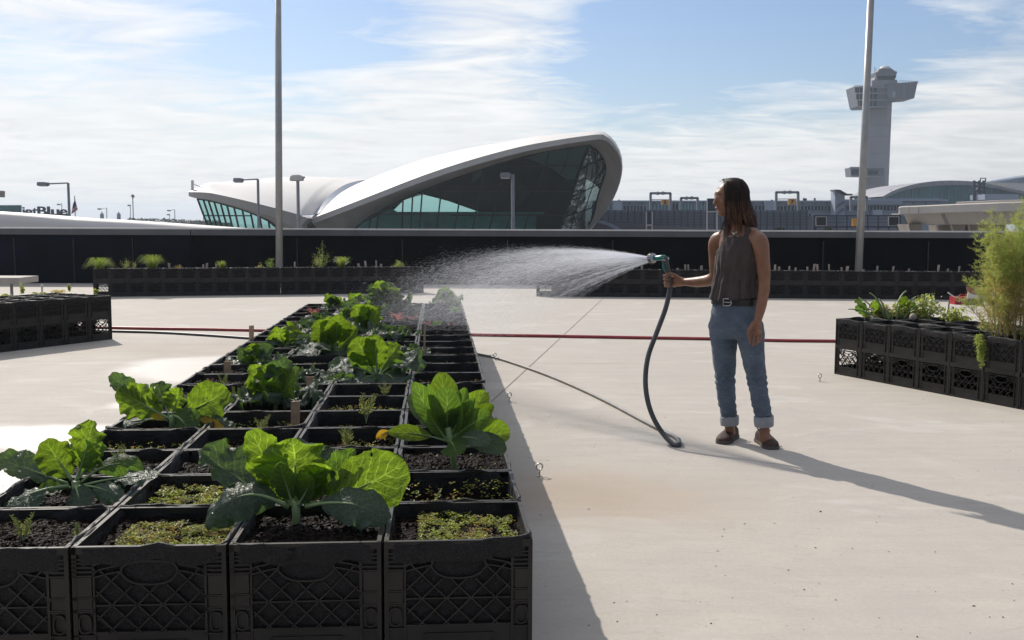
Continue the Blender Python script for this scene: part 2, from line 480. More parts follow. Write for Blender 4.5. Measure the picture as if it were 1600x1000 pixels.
    return me

def liner_mesh(w, d, h, seed, fold=.05, soil=-.07, near=True, flop=0.0):
    """fabric grow bag pressed into the crate, its rim folded over the outside"""
    r = random.Random(seed); mb = MB()
    N = 14 if near else 5
    path = []
    iw, idp = w / 2 - .004, d / 2 - .004
    cr = .03
    cs = [(iw - cr, idp - cr, 0), (-iw + cr, idp - cr, 90), (-iw + cr, -idp + cr, 180), (iw - cr, -idp + cr, 270)]
    for (cx_, cy_, a0) in cs:
        for k in range(3 if near else 2):
            a = math.radians(a0 + 90 * k / (2 if near else 1))
            path.append((cx_ + cr * math.cos(a), cy_ + cr * math.sin(a), math.cos(a), math.sin(a)))
        nx = cs[(cs.index((cx_, cy_, a0)) + 1) % 4]
        e0 = path[-1]; a1 = math.radians(nx[2])
        e1 = (nx[0] + cr * math.cos(a1), nx[1] + cr * math.sin(a1))
        for k in range(1, N):
            f = k / N
            path.append((e0[0] + (e1[0] - e0[0]) * f, e0[1] + (e1[1] - e0[1]) * f, e0[2], e0[3]))
    prof = [(.005, -fold), (.006, -fold * .5), (.006, -.006), (.004, .001), (-.002, .002), (-.006, -.003), (-.009, -.03), (-.012, -.06), (-.008, soil - .04)]
    off = Vector((r.random() * 50, r.random() * 50, 0))
    rows = []
    for i, (o, z) in enumerate(prof):
        row = []
        for (x, y, nx, ny) in path:
            q = Vector((x * 9, y * 9, 0)) + off
            wz = noise.noise(q) * .013 + noise.noise(q * 2.7) * .006 - .016 * max(0, noise.noise(q * .6 + Vector((3, 7, 0))))
            wo = noise.noise(q * 1.3 + Vector((9, 9, 0))) * .008 + noise.noise(q * 4 + Vector((5, i * .8, 0))) * .003
            if i >= 5: wo *= 1.8
            if i == 0: wz += noise.noise(q * 1.8 + Vector((20, 0, 0))) * .012
            oo = o + (wo if i > 2 else min(wo, .002) * .5)
            if i <= 2: oo = max(oo, .004)
            row.append(Vector((x + nx * oo, y + ny * oo, h + z + wz)))
        row.append(row[0].copy()); rows.append(row)
    mb.grid(rows)
    # outside of the bag below the fold, just inside the lattice
    b0 = .02
    vs = []
    for (x, y, nx, ny) in path: vs.append(Vector((x - nx * .010, y - ny * .010, h - fold * .6)))
    vb = []
    for (x, y, nx, ny) in path: vb.append(Vector((x - nx * .016, y - ny * .016, b0)))
    mid = [Vector(((a.x + b.x) / 2, (a.y + b.y) / 2, (a.z + b.z) / 2)) + Vector((p[2], p[3], 0)) * .006 for a, b, p in zip(vs, vb, path)]
    for L in (vs, mid, vb): L.append(L[0].copy())
    mb.grid([vs, mid, vb])
    o = mb.build('l', M['fabric'], smooth=True); me = o.data; bpy.data.objects.remove(o)
    return me

def soil_mesh(w, d, z, seed, n=22, clods=120, slope=0.0):
    r = random.Random(seed); mb = MB(); off = Vector((r.random() * 90, r.random() * 90, 0))
    rows = []
    for i in range(n + 1):
        row = []
        for j in range(n + 1):
            x = (-.5 + j / n) * (w - .026); y = (-.5 + i / n) * (d - .026)
            q = Vector((x, y, 0)) * 14 + off
            hz_ = noise.noise(q) * .014 + noise.noise(q * 3) * .008 + noise.noise(q * 7) * .004
            row.append(Vector((x, y, z + hz_ + slope * y)))
        rows.append(row)
    mb.grid(rows)
    for k in range(clods):
        x = r.uniform(-.5, .5) * (w - .05); y = r.uniform(-.5, .5) * (d - .05)
        s = r.uniform(.0014, .0045) if r.random() < .93 else r.uniform(.005, .010)
        c = Vector((x, y, z + noise.noise(Vector((x, y, 0)) * 14 + off) * .014 + slope * y + s * .4))
        rot = Euler((r.random() * 6, r.random() * 6, r.random() * 6)).to_matrix()
        pts = [rot @ Vector(v) * s for v in ((1, 0, 0), (-.9, .2, 0), (0, 1, .1), (0, -.8, 0), (0, .1, .8), (.1, 0, -.9))]
        mb.add([c + p for p in pts], [(0, 2, 4), (2, 1, 4), (1, 3, 4), (3, 0, 4), (2, 0, 5), (1, 2, 5), (3, 1, 5), (0, 3, 5)])
    o = mb.build('s', M['soil'], fix=True); me = o.data; bpy.data.objects.remove(o)
    return me

ORD = ['first', 'second', 'third', 'fourth', 'fifth', 'sixth', 'seventh', 'eighth', 'ninth', 'tenth', 'eleventh', 'twelfth', 'thirteenth', 'fourteenth',
       'fifteenth', 'sixteenth', 'seventeenth', 'eighteenth', 'nineteenth', 'twentieth', 'twenty-first', 'twenty-second', 'twenty-third', 'twenty-fourth',
       'twenty-fifth', 'twenty-sixth', 'twenty-seventh', 'twenty-eighth', 'twenty-ninth', 'thirtieth', 'thirty-first', 'thirty-second']

def place_crate(loc, rz, me, label, group, liner=None, soil=None, sz=0.0):
    T = thing('milk_crate', label, 'crate', loc, rz, group)
    c = bpy.data.objects.new('crate_body', me); COL.objects.link(c); c.parent = T
    if liner is not None:
        l = bpy.data.objects.new('fabric_liner', liner); COL.objects.link(l); l.parent = T
        if soil is not None:
            s = bpy.data.objects.new('soil', soil); COL.objects.link(s); s.parent = l; s.location = (0, 0, sz)
    return T

# --- the long planter in front (four crates wide, twenty one deep)
RZ = .525
O_ = G(834.5, 843, RZ); FARP = G(722, 474, RZ)
vd = (FARP - O_); vd.z = 0; LEN = vd.length; vd.normalize()
NROW = 21; PR = LEN / NROW
vn_ = Vector((vd.y, -vd.x, 0))                          # to the right
s1 = G(601, 845, RZ) - O_; PC = abs(s1.dot(vn_))
s3 = G(105, 851, RZ) - O_; PC = (PC + abs(s3.dot(vn_)) / 3) / 2
print('pitch row', PR, 'col', PC, 'origin', O_, 'len', LEN)
ANG = math.atan2(vn_.y, vn_.x)
CW, CD, CH = PC - .008, PR - .007, .345
ME_A = crate_mesh('near_crate', CW, CD, CH, M['crate'], True)
ME_AL = crate_mesh('near_lower_crate', CW, CD, RZ - CH - .012, M['crate'], False)
LIN_A = [liner_mesh(CW, CD, CH, 10 + i, .045 + .008 * (i % 3), -.09) for i in range(6)]
SOIL_A = [soil_mesh(CW, CD, 0, 30 + i, 34, 700) for i in range(5)]
def cell(col, row):
    """centre of a crate of the long planter: col 0 is the right-hand column, row 0 the nearest"""
    return O_ - vn_ * (PC * (col + .5)) + vd * (PR * (row + .5))
COLN = ['right-hand', 'second from right', 'third from right', 'left-hand']
FULL = {(0, 0): -.045, (1, 0): -.03, (2, 0): -.035, (3, 0): -.03, (3, 1): -.045, (0, 2): -.02, (0, 1): -.075, (1, 1): -.035, (2, 1): -.05, (2, 2): -.04, (3, 2): -.035}
rr = random.Random(3)
for row in range(NROW):
    for col in range(4):
        c = cell(col, row)
        dz = FULL.get((col, row), rr.choice((-.09, -.075, -.06, -.045, -.035)))
        place_crate((c.x, c.y, RZ - CH), ANG + rr.uniform(-.008, .008), ME_A,
                    'black lined crate, %s column and %s row of the front planter' % (COLN[col], ORD[row]),
                    'crates of the long front planter', LIN_A[rr.randrange(6)], SOIL_A[rr.randrange(5)], CH + dz)
lows = [(0, r_) for r_ in range(NROW)] + [(c_, 0) for c_ in (1, 2, 3)] 
for (c_, r_) in lows:
    c = cell(c_, r_)
    place_crate((c.x, c.y, 0), ANG, ME_AL, 'shallow black crate under %s column and %s row of front planter' % (COLN[c_], ORD[r_]), 'lower crates of the long front planter')

# --- smaller crates of the other planters
HB = .262
ME_B = crate_mesh('far_crate', .328, .328, HB, M['crate_far'], False)
ME_M = crate_mesh('side_crate', .338, .328, HB, M['crate'], False)
LIN_B = [liner_mesh(.328, .328, HB, 50 + i, .035, -.05, near=False) for i in range(3)]
LIN_M = [liner_mesh(.338, .328, HB, 60 + i, .045, -.05) for i in range(3)]
SOIL_B = [soil_mesh(.32, .32, 0, 70 + i, 10, 20) for i in range(3)]
def planter(A, B, n, depth_rows, me, lins, where, group, upper_only_back=True, gz=-.05):
    """A, B: ends of the visible front foot line, left to right; crates stack two high behind it"""
    d = B - A; L = d.length; d.normalize(); pitch = L / n
    back = Vector((-d.y, d.x, 0))
    ang = math.atan2(d.y, d.x); sxx = (pitch - .004) / (.328 if me is ME_B else .338)
    for k in range(depth_rows):
        for i in range(n):
            c = A + d * (pitch * (i + .5)) + back * (.332 * (k + .5))
            rowtxt = '' if depth_rows == 1 else (' in front row' if k == 0 else ' in %s row' % ORD[k])
            for tier in (0, 1):
                T = place_crate((c.x, c.y, tier * HB), ang, me,
                                '%s crate, %s from left%s, %s' % ('upper' if tier else 'lower', ORD[i], rowtxt, where),
                                group, lins[rr.randrange(3)] if (tier or (i > 0 and where[:3] == 'far')) else None, SOIL_B[rr.randrange(3)] if tier else None, HB + gz)
                T.scale = (sxx, 1, 1)
    return A, d, pitch, back
PL_BL = planter(G(146, 464), G(662, 458), 20, 1, ME_B, LIN_B, 'far left planter', 'crates of the far left planter')
PL_BR = planter(G(838, 463), G(1545, 469), 25, 1, ME_B, LIN_B, 'far right planter', 'crates of the far right planter')
A = G(1303, 584); B = G(1600, 641); dd = (B - A).normalized()
PL_R = planter(A, A + dd * (.335 * 8), 8, 3, ME_M, LIN_M, 'planter at right edge', 'crates of the right planter')
B = G(176, 530); A = G(0, 551); dd = (B - A).normalized()
PL_L = planter(B - dd * (.325 * 7), B, 7, 3, ME_M, LIN_M, 'planter at left edge', 'crates of the left planter')
# ------------------------------------------------------------------ airport beyond the deck
def lerp_poly(pts, n):
    """resample a pixel polyline evenly by length"""
    L = [0]
    for a, b in zip(pts, pts[1:]): L.append(L[-1] + math.hypot(b[0] - a[0], b[1] - a[1]))
    out = []
    for i in range(n):
        t = L[-1] * i / (n - 1); k = 0
        while k < len(L) - 2 and L[k + 1] < t: k += 1
        f = (t - L[k]) / max(1e-6, L[k + 1] - L[k])
        out.append(tuple(a + (b - a) * f for a, b in zip(pts[k], pts[k + 1])))
    return out
def smooth_poly(pts, it=2):
    for _ in range(it):
        q = [pts[0]]
        for a, b in zip(pts, pts[1:]):
            q.append(tuple(.75 * u + .25 * v for u, v in zip(a, b))); q.append(tuple(.25 * u + .75 * v for u, v in zip(a, b)))
        q.append(pts[-1]); pts = q
    return pts
def slab(mb, x0, y0, x1, y1, Y, depth=1.0):
    """upright box whose front has that extent at distance Y"""
    mb.ext([W(x0, y0, Y), W(x1, y0, Y), W(x1, y1, Y), W(x0, y1, Y)], (0, depth, 0))
def prism(mb, pts, Y, depth):
    mb.ext([W(x, y, Y) for x, y in pts], (0, depth, 0))
def beam(mb, x0, y0, x1, y1, Y, w, dp=None):
    mb.bar(W(x0, y0, Y), W(x1, y1, Y), w, dp or w, (0, 1, 0))

M['fascia'] = simple('pale_concrete_fascia', (.46, .44, .42), .7, 0, .07, .5)
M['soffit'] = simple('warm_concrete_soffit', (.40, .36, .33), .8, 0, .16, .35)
M['mull'] = simple('dark_mullion', (.012, .018, .018), .5, 0, .1, 1)
def glass_mat(name, tint, gl, rough=.03, distort=0.0):
    m, nt, b = new_mat(name); nt.nodes.remove(b)
    o = nt.nodes['Material Output']
    tr = nt.nodes.new('ShaderNodeBsdfTransparent'); tr.inputs[0].default_value = (*tint, 1)
    g = nt.nodes.new('ShaderNodeBsdfGlossy'); g.inputs['Roughness'].default_value = rough; g.inputs['Color'].default_value = (.75, .85, .85, 1)
    mx = nt.nodes.new('ShaderNodeMixShader'); mx.inputs[0].default_value = gl
    nt.links.new(tr.outputs[0], mx.inputs[1]); nt.links.new(g.outputs[0], mx.inputs[2]); nt.links.new(mx.outputs[0], o.inputs[0])
    if distort:
        bp = nt.nodes.new('ShaderNodeBump'); bp.inputs['Strength'].default_value = 1; bp.inputs['Distance'].default_value = distort
        nt.links.new(noise_n(nt, .32, 3, .6, coords(nt), 1.2), bp.inputs['Height']); nt.links.new(bp.outputs[0], g.inputs['Normal'])
    return m
M['tealglass'] = glass_mat('teal_tinted_glass', (.36, .62, .57), .06)
M['foldglass'] = glass_mat('reflective_fold_glass', (.25, .33, .32), .42, .02, 1.4)
M['tealbright'] = simple('pale_teal_interior', (.34, .58, .62), .6, 0, .3, .3)
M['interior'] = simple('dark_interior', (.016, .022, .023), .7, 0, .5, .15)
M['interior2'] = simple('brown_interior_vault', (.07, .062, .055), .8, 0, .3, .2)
M['blugrey'] = simple('blue_grey_cladding', (.22, .26, .32), .55, 0, .12, .15)
M['blulite'] = simple('pale_blue_cladding', (.30, .34, .42), .55, 0, .06, .3)
M['bludark'] = simple('slate_louvres', (.11, .13, .17), .6, 0, .2, .1)
M['farglass'] = simple('far_teal_glazing', (.07, .18, .20), .3, 0, .45, .12)
M['fargl2'] = simple('dark_window_strip', (.02, .032, .045), .2, 0, .8, .35)
M['frame'] = simple('dark_steel_frame', (.035, .045, .07), .55, .2, .1, 1)
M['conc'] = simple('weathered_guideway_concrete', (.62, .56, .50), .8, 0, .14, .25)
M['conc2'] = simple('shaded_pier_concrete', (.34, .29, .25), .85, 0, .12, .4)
M['tower'] = simple('control_tower_concrete', (.30, .30, .33), .75, 0, .10, .12)
M['tower2'] = simple('control_tower_panels', (.16, .175, .21), .6, 0, .1, .2)
M['yellow'] = simple('amber_gate_sign', (.62, .30, .05), .5, 0, .06, 1)
M['ink'] = simple('dark_lettering', (.012, .014, .02), .5, 0, .05, 1)
M['signgrey'] = simple('sign_letter_blue_grey', (.055, .065, .10), .5, 0, .05, 1)
M['tree'] = simple('distant_foliage', (.045, .06, .03), .9, 0, .5, .8)
M['road'] = simple('road_deck_grey', (.16, .15, .16), .8, 0, .12, .2)

# ---- the shell terminal
T = thing('shell_terminal', 'white winged concrete terminal with swooping shell roofs and a dark glass front', 'terminal building', (W(700, 350, 100).x, 100, -7))
NF = 60
fas = smooth_poly([(483, 343, 106), (560, 313.5, 102), (680, 266, 97), (800, 231, 93), (875, 217.5, 91.5), (934, 209.5, 90.5), (942, 209.3, 90.5), (950, 214, 91), (961, 226, 92), (968, 239, 93), (972.5, 256, 94), (970.5, 281, 96), (957, 315, 98), (936, 345, 100), (915, 365, 101), (888, 400, 102)], 2)
fbo = smooth_poly([(483, 352, 106), (560, 322.5, 102), (680, 276, 97), (800, 240.5, 93), (875, 226, 91.5), (934, 217.5, 90.5), (943, 217.3, 90.8), (951, 221.5, 91.3), (961, 232.5, 92.3), (967.5, 244, 93.3), (971.5, 258, 94.2), (970, 281.3, 96.1), (956.5, 315.3, 98.1), (935.6, 345.2, 100.1), (914.7, 365.3, 101.1), (887.7, 400.3, 102.1)], 2)
fas = lerp_poly(fas, NF)
def match(poly, ref):
    """points of poly at the same fraction of index as ref (both share their break points)"""
    return poly
fbo = lerp_poly(fbo, NF)
gla = smooth_poly([(489, 352, 107), (507, 366, 107), (533, 382, 106), (545, 366, 106), (552, 359, 106), (580, 337, 105), (630, 311, 104), (700, 284, 102), (800, 249, 100), (850, 237, 99), (908, 227.6, 98), (920, 226.5, 98), (930, 230, 98), (940, 240, 98.5), (947.5, 256, 99), (948, 270, 99.5), (938, 297, 101), (928, 330, 102), (919, 362, 103), (906, 400, 104)], 2)
glar = lerp_poly(gla, NF)
def wp(l): return [W(*p) for p in l]
mb = MB(); mb.grid([wp(fas), wp(fbo)]); mb.build('fascia', M['fascia'], T, smooth=False)
mb = MB(); mb.grid([wp(fbo), [ (a * .5 + b * .5) + Vector((0, .6, .25)) for a, b in zip(wp(fbo), wp(glar))], wp(glar)]); sof = mb.build('soffit', M['soffit'], T, smooth=True)
# roof of the right wing: from the fascia up over a ridge and down behind
ridge = lerp_poly(smooth_poly([(504, 331, 112), (515, 313, 116), (536, 298, 122), (567, 283, 128), (600, 270.5, 130), (630, 259, 130), (680, 243.5, 128), (730, 233, 124), (790, 226, 118), (860, 217, 110), (935, 207.5, 100), (948, 211, 100), (965, 228, 101), (974, 252, 103), (971, 282, 105), (957, 316, 106), (935, 346, 107), (888, 400, 108)], 2), NF)
rp = wp(ridge); fp = wp(fas)
rows = [fp]
for k in range(1, 7):
    f = k / 6; rows.append([a + (b - a) * f + Vector((0, 0, 1)) * (.55 * math.sin(PI * f) * min(1, (b - a).length / 20)) for a, b in zip(fp, rp)])
for k in range(1, 5):
    f = k / 4; rows.append([b + Vector((0, 22 * f, -(b.z + 7) * .20 * f * f)) for b in rp])
mb = MB(); mb.grid(rows); roof = mb.build('right_wing_roof', M['white'], T, smooth=True); roof.name = 'wing_roof'
# left wing
lf = lerp_poly(smooth_poly([(294.5, 300, 100), (315, 300, 99), (330, 301.5, 98), (380, 312.5, 97), (430, 325, 98), (462, 334, 100), (473, 337, 101)], 2), 40)
lb = lerp_poly(smooth_poly([(295, 306.5, 100), (309, 309.5, 99.5), (330, 312, 98.5), (380, 325, 97.5), (430, 340, 98.5), (455, 352, 100), (466, 362, 101)], 2), 40)
lg = lerp_poly(smooth_poly([(303, 309, 102), (310, 310.5, 102), (333, 314, 102), (355, 320, 102), (392, 332, 102), (420, 345, 102.5), (432, 355, 103), (440, 375, 103)], 2), 40)
mb = MB(); mb.grid([wp(lf), wp(lb)]); mb.build('fascia', M['fascia'], T)
mb = MB(); mb.grid([wp(lb), wp(lg)]); mb.build('soffit', M['soffit'], T, smooth=True)
# pier between the wings
mb = MB(); prism(mb, [(430, 342), (452, 349), (474, 338), (481, 341), (472, 352), (469, 365), (470, 400), (438, 400), (437, 368)], 100.6, 3); mb.build('pier', M['soffit'], T)
mb = MB(); prism(mb, [(471, 340), (484, 342), (489, 352), (500, 362), (512, 400), (468, 400), (469, 365), (472, 352)], 103.5, .4); dg = mb.build('window', M['tealglass'], T)
mb = MB()
for x0, y0, x1, y1 in ((472, 352, 484, 342), (470, 366, 488, 350), (476, 372, 496, 358), (485, 372, 482, 345)): beam(mb, x0, y0, x1, y1, 103.3, .12)
mb.build('mullion', M['mull'], dg)
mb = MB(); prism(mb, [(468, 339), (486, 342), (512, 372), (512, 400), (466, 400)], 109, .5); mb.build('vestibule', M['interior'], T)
# left shell roof, a patch between its fascia and ridge, ending on the curved edge by the gap
edge = lerp_poly(smooth_poly([(489, 336, 106), (507, 312, 111), (525, 296.5, 116), (540, 287.5, 120), (560, 282, 125), (576, 281, 128)], 2), 14)
topc = lerp_poly(smooth_poly([(294.5, 299.5, 101), (325, 296.5, 112), (360, 288, 122), (405, 279, 128), (475, 275.5, 130), (530, 277, 130), (576, 280.6, 128.4)], 2), 40)
base = lf[:-1] + [(489, 336, 106)]
base = wp(lf); base[-1] = W(474, 337, 102)
base2 = [W(474 + 15 * i / 5, 337 - 1.0 * i / 5, 102 + 4 * i / 5) for i in range(1, 6)]
bfull = base + base2; tfull = wp(lerp_poly([tuple(q) for q in topc], len(bfull)))
ew = wp(edge); rows = []
for k in range(14):
    v = k / 13; row = []
    for i in range(len(bfull)):
        u = i / (len(bfull) - 1)
        s_ = bfull[i] * (1 - v) + tfull[i] * v
        corr = ew[k] - (bfull[-1] * (1 - v) + tfull[-1] * v)
        row.append(s_ + corr * u ** 3 + Vector((0, 0, 1)) * (math.sin(PI * v) * .9 * (1 - u) * min(1, u * 8)))
    rows.append(row)
for k in range(1, 3): rows.append([b + Vector((0, 8 * k, -.25 * k * k)) for b in tfull])
mb = MB(); mb.grid(rows); mb.build('wing_roof', M['white'], T, smooth=True)
# shaded side of the gap between the shells
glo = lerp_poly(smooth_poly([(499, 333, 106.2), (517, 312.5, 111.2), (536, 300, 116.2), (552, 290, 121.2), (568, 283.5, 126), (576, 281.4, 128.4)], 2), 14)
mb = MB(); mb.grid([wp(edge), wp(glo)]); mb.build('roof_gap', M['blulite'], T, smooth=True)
# small mast on the left tip
mb = MB(); slab(mb, 298.6, 281.5, 301.6, 299.5, 101, .3); beam(mb, 301, 287, 327, 298, 101.2, .08); mb.build('roof_mast', M['white'], T)
# glazing of the right wing
top_pts = [p for p in gla if p[0] >= 551.5 and not (p[0] < 552.5 and p[1] > 360)]
mtop = [(552, 359), (580, 337), (592, 330.5), (630, 311), (645, 304.5), (660, 298.5), (691, 287), (724, 275.5), (757, 263), (790, 252.5), (826, 243), (859, 235.5), (891, 230), (920, 226.5)]
mbot = [549, 576, 588, 628, 642, 655, 682, 710, 738, 764, 790, 818, 846, 874]
def gx(f):          # foot of a leaning mullion (at y 362)
    return f
panes_t = [W(x, y, 103.5 - 5.5 * (x - 552) / 368) for x, y in mtop]
panes_b = [W(x, 362, 104.5 - 1.5 * (x - 549) / 325) for x in mbot]
down = [b + (b - t) * (3.2 / max(.5, (t.z - b.z))) if t.z - b.z > .5 else b + Vector((-.3, .2, -3.2)) for t, b in zip(panes_t, panes_b)]
# finer top edge follows the curve
fine_t, fine_b = [], []
cur = [p for p in gla if 551.9 <= p[0] <= 920 and p[1] < 360][:]
cur = [p for p in cur if not (p[0] > 915 and p[1] > 235)]
for p in cur:
    x = p[0]; k = 0
    while k < len(mtop) - 2 and mtop[k + 1][0] < x: k += 1
    f = min(1, max(0, (x - mtop[k][0]) / (mtop[k + 1][0] - mtop[k][0])))
    fine_t.append(W(x, p[1], 103.5 - 5.5 * (x - 552) / 368)); fine_b.append(down[k] * (1 - f) + down[k + 1] * f)
mb = MB(); mb.grid([fine_t, fine_b]); win = mb.build('front_glazing', M['tealglass'], T)
mb = MB()
for t, b in zip(panes_t, down): mb.bar(t + Vector((0, -.1, 0)), b + Vector((0, -.1, 0)), .13, .2, (0, 1, 0))
for y in (260, 298, 335):
    pts = []
    for t, b in zip(panes_t, down):
        # point on this mullion at that height
        zt = W(700, y, 101).z
        f = (t.z - zt) / (t.z - b.z)
        if 0 < f < 1: pts.append(t + (b - t) * f + Vector((0, -.1, 0)))
    for a, b in zip(pts, pts[1:]): mb.bar(a, b, .10, .12)
mb.tube([p + Vector((0, -.15, 0)) for p in fine_t], .11, 5)
mb.build('mullion', M['mull'], win)
# reflective folded end
rt = [(920, 226.5), (930, 230), (938, 237), (944, 247), (947.5, 258), (947.5, 270), (943, 284), (937, 299), (930, 323), (924, 345), (919, 362)]
rl = [(920, 226.5), (914, 240), (909, 253), (904, 266), (899, 282), (895, 295), (890, 310), (885, 325), (881, 340), (877, 352), (874, 362)]
R1 = [W(x, y, 98.2 + .45 * i) for i, (x, y) in enumerate(rt)]; L1 = [W(x, y, 98.05 + .5 * i) for i, (x, y) in enumerate(rl)]
R1.append(W(906, 400, 104)); L1.append(W(860, 400, 104.2))
mb = MB(); mb.grid([L1, [(a + b) / 2 + Vector((0, -.5, 0)) for a, b in zip(L1, R1)], R1]); win2 = mb.build('side_glazing', M['foldglass'], T)
mb = MB()
mb.tube([p + Vector((0, -.1, 0)) for p in L1], .09, 5); mb.tube([p + Vector((0, -.1, 0)) for p in R1], .12, 5)
for f in (.33, .66):
    mb.tube([a * (1 - f) + b * f + Vector((0, -.9 * math.sin(PI * f), 0)) for a, b in zip(L1, R1)], .05, 5)
for k in (3, 6, 8): mb.tube([L1[k], (L1[k] + R1[k]) / 2 + Vector((0, -.65, 0)), R1[k]], .055, 5)
mb.build('mullion', M['mull'], win2)
# left wing glazing
lt = [W(x, y, 101.8) for x, y in ((309, 310.5), (318, 311.5), (326, 313), (335, 315), (345, 317.5), (355, 320.5), (366, 323.5), (379, 327.5), (392, 332), (406, 338), (420, 345), (432, 355))]
lbm = [W(x, 372, 103.5) for x in (332, 338, 345, 352, 360, 368, 377, 388, 400, 412, 424, 436)]
mb = MB(); mb.grid([lt, lbm]); w3 = mb.build('front_glazing', M['tealglass'], T)
mb = MB()
for a, b in zip(lt, lbm): mb.bar(a + Vector((0, -.1, 0)), b + Vector((0, -.1, 0)), .14, .2, (0, 1, 0))
for f in (.38,):
    P = [a + (b - a) * (f * (17.0 / max(3, (a.z - b.z) * 4.6))) for a, b in zip(lt[:9], lbm[:9])]
zc = W(350, 337, 102).z
P = [a + (b - a) * ((a.z - zc) / (a.z - b.z)) + Vector((0, -.1, 0)) for a, b in zip(lt[:9], lbm[:9])]
for a, b in zip(P, P[1:]): mb.bar(a, b, .10, .12)
mb.tube([p + Vector((0, -.12, 0)) for p in lt], .11, 5)
mb.build('mullion', M['mull'], w3)
# interior: far wall with the opening where the sky shows, vault underside, gallery
mb = MB()
slab(mb, 545, 331, 915, 400, 126, .4)
prism(mb, [(640, 303), (660, 303.5), (700, 314), (748, 331), (915, 331), (915, 215), (640, 275)], 126, .4)
prism(mb, [(545, 331), (612, 331), (640, 303), (640, 275), (545, 300)], 126, .4)
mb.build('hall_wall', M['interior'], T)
mb = MB(); prism(mb, [(640, 300), (655, 300.6), (690, 309.6), (747, 327), (800, 330), (830, 300), (790, 262), (760, 258), (700, 276)], 118, .3); mb.build('vault', M['interior2'], T)
mb = MB(); prism(mb, [(548, 400), (560, 352), (612, 326), (622, 332), (700, 336), (700, 400)], 124, .3); mb.build('vault', M['tealbright'], T)
mb = MB(); slab(mb, 640, 331.5, 850, 334.5, 110, 3); slab(mb, 700, 337, 838, 372, 112, .4); slab(mb, 640, 345, 662, 372, 112, .4); mb.build('gallery', M['tealbright'], T)
mb = MB(); prism(mb, [(742, 260), (757, 255), (752, 275), (735, 290)], 112, .3); mb.build('vault_rib', M['soffit'], T)
for k in range(9):
    pass
# back and sides so that it is a closed building
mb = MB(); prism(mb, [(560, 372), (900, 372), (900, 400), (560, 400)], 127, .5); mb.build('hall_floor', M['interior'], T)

# ---- low white canopy roof behind the parapet at the left
prof = []
topL = smooth_poly([(-260, 314), (0, 330), (60, 334.5), (120, 340), (200, 343.5), (300, 350.5), (360, 355), (420, 359.5), (470, 362)], 2)
T2 = thing('canopy_roof', 'long low white rounded roof sloping down behind the left parapet', 'roof', (W(100, 350, 46).x, 46, -7))
rows = [[] for _ in range(7)]
for x, y in topL:
    p = W(x, y, 46)
    for k, (dy, dz) in enumerate(((-.62, -2.6), (-.60, -.42), (-.52, -.22), (-.32, -.06), (0, 0), (3, -.06), (9, -1.5))):
        rows[k].append(p + Vector((0, dy, dz * (1 if k else 2))))
mb = MB(); mb.grid(rows); mb.build('roof', M['white'], T2, smooth=True)

# ---- the airline sign, the green slab beside it and the flag
T3 = thing('airline_sign', 'free standing grey letters reading jetBlue on a roof at the far left', 'sign', (W(70, 350, 150).x, 150, -7))
pxh = 1 / ppm(150)
xs = {'j': (35, 1.0), 'e': (39.5, 1), 't': (50.5, 1), 'B': (58.5, 1), 'l': (73.5, 1), 'u': (81, 1), 'e2': (94, 1)}
for ch, x0, wd in (('j', 34.2, 4.5), ('e', 39.5, 11), ('t', 51.0, 7.5), ('B', 59.0, 14.5), ('l', 74.2, 4.2), ('u', 80.3, 12.5), ('e', 93.8, 11.5)):
    cu = bpy.data.curves.new('t', 'FONT'); cu.body = ch; cu.size = 19 * pxh; cu.extrude = .12; cu.offset = .035
    ob = bpy.data.objects.new('t', cu); COL.objects.link(ob)
    dg_ = bpy.context.evaluated_depsgraph_get(); me = bpy.data.meshes.new_from_object(ob.evaluated_get(dg_))
    bpy.data.objects.remove(ob)
    mnx = min(v.co.x for v in me.vertices); mxx = max(v.co.x for v in me.vertices)
    sc_ = wd * pxh / (mxx - mnx); base_pt = W(x0, 336.0, 150)
    for v in me.vertices: v.co = Vector(((v.co.x - mnx) * sc_, -v.co.z, v.co.y)) + base_pt - T3.location
    me.materials.append(M['signgrey'])
    lo_ = bpy.data.objects.new('letter', me); COL.objects.link(lo_); lo_.parent = T3
mb = MB(); slab(mb, 30, 334, 108, 345, 150.4, .3); mb.build('sign_rail', M['signgrey'], T3)
mb = MB(); slab(mb, -40, 320.5, 32, 345, 152, .4); T_ = mb.build('rooftop_block', M['farglass'], None); tag(rebase(T_), 'dark green flat rooftop block left of the airline letters', 'building')
T4 = thing('flagpole', 'thin pole flying a limp striped flag beside the airline letters', 'flagpole', (W(117, 350, 120).x, 120, -7))
mb = MB(); beam(mb, 116.6, 306, 118, 352, 120, .08); mb.build('pole', M['lamppole'], T4)
fm, nt, b = new_mat('striped_flag_cloth')
co = coords(nt); sx_ = nt.nodes.new('ShaderNodeSeparateXYZ'); nt.links.new(co, sx_.inputs[0])
stp = mathn(nt, 'SINE', mathn(nt, 'MULTIPLY', mathn(nt, 'ADD', sx_.outputs[2], mathn(nt, 'MULTIPLY', sx_.outputs[0], -.8)), 16.0))
stp = mathn(nt, 'GREATER_THAN', stp, 0.0)
cc = mixrgb(nt, stp, (.5, .06, .08), (.55, .55, .58))
nt.links.new(cc, b.inputs['Base Color'])
M['flagblue'] = simple('flag_canton', (.03, .04, .13), .8, 0, .2, 4)
mb = MB(); mb.ext([W(116.9, 312, 120), W(119.5, 322, 120), W(121, 328, 120), W(115, 332, 120), W(111.3, 334, 120), W(113.5, 322, 120)], (0, .12, 0)); fl = mb.build('flag', fm, T4)
mb = MB(); mb.ext([W(116.9, 312, 119.95), W(118.8, 320, 119.95), W(116, 323, 119.95), W(113.2, 325, 119.95), W(114, 319, 119.95)], (0, .04, 0)); mb.build('canton', M['flagblue'], fl)

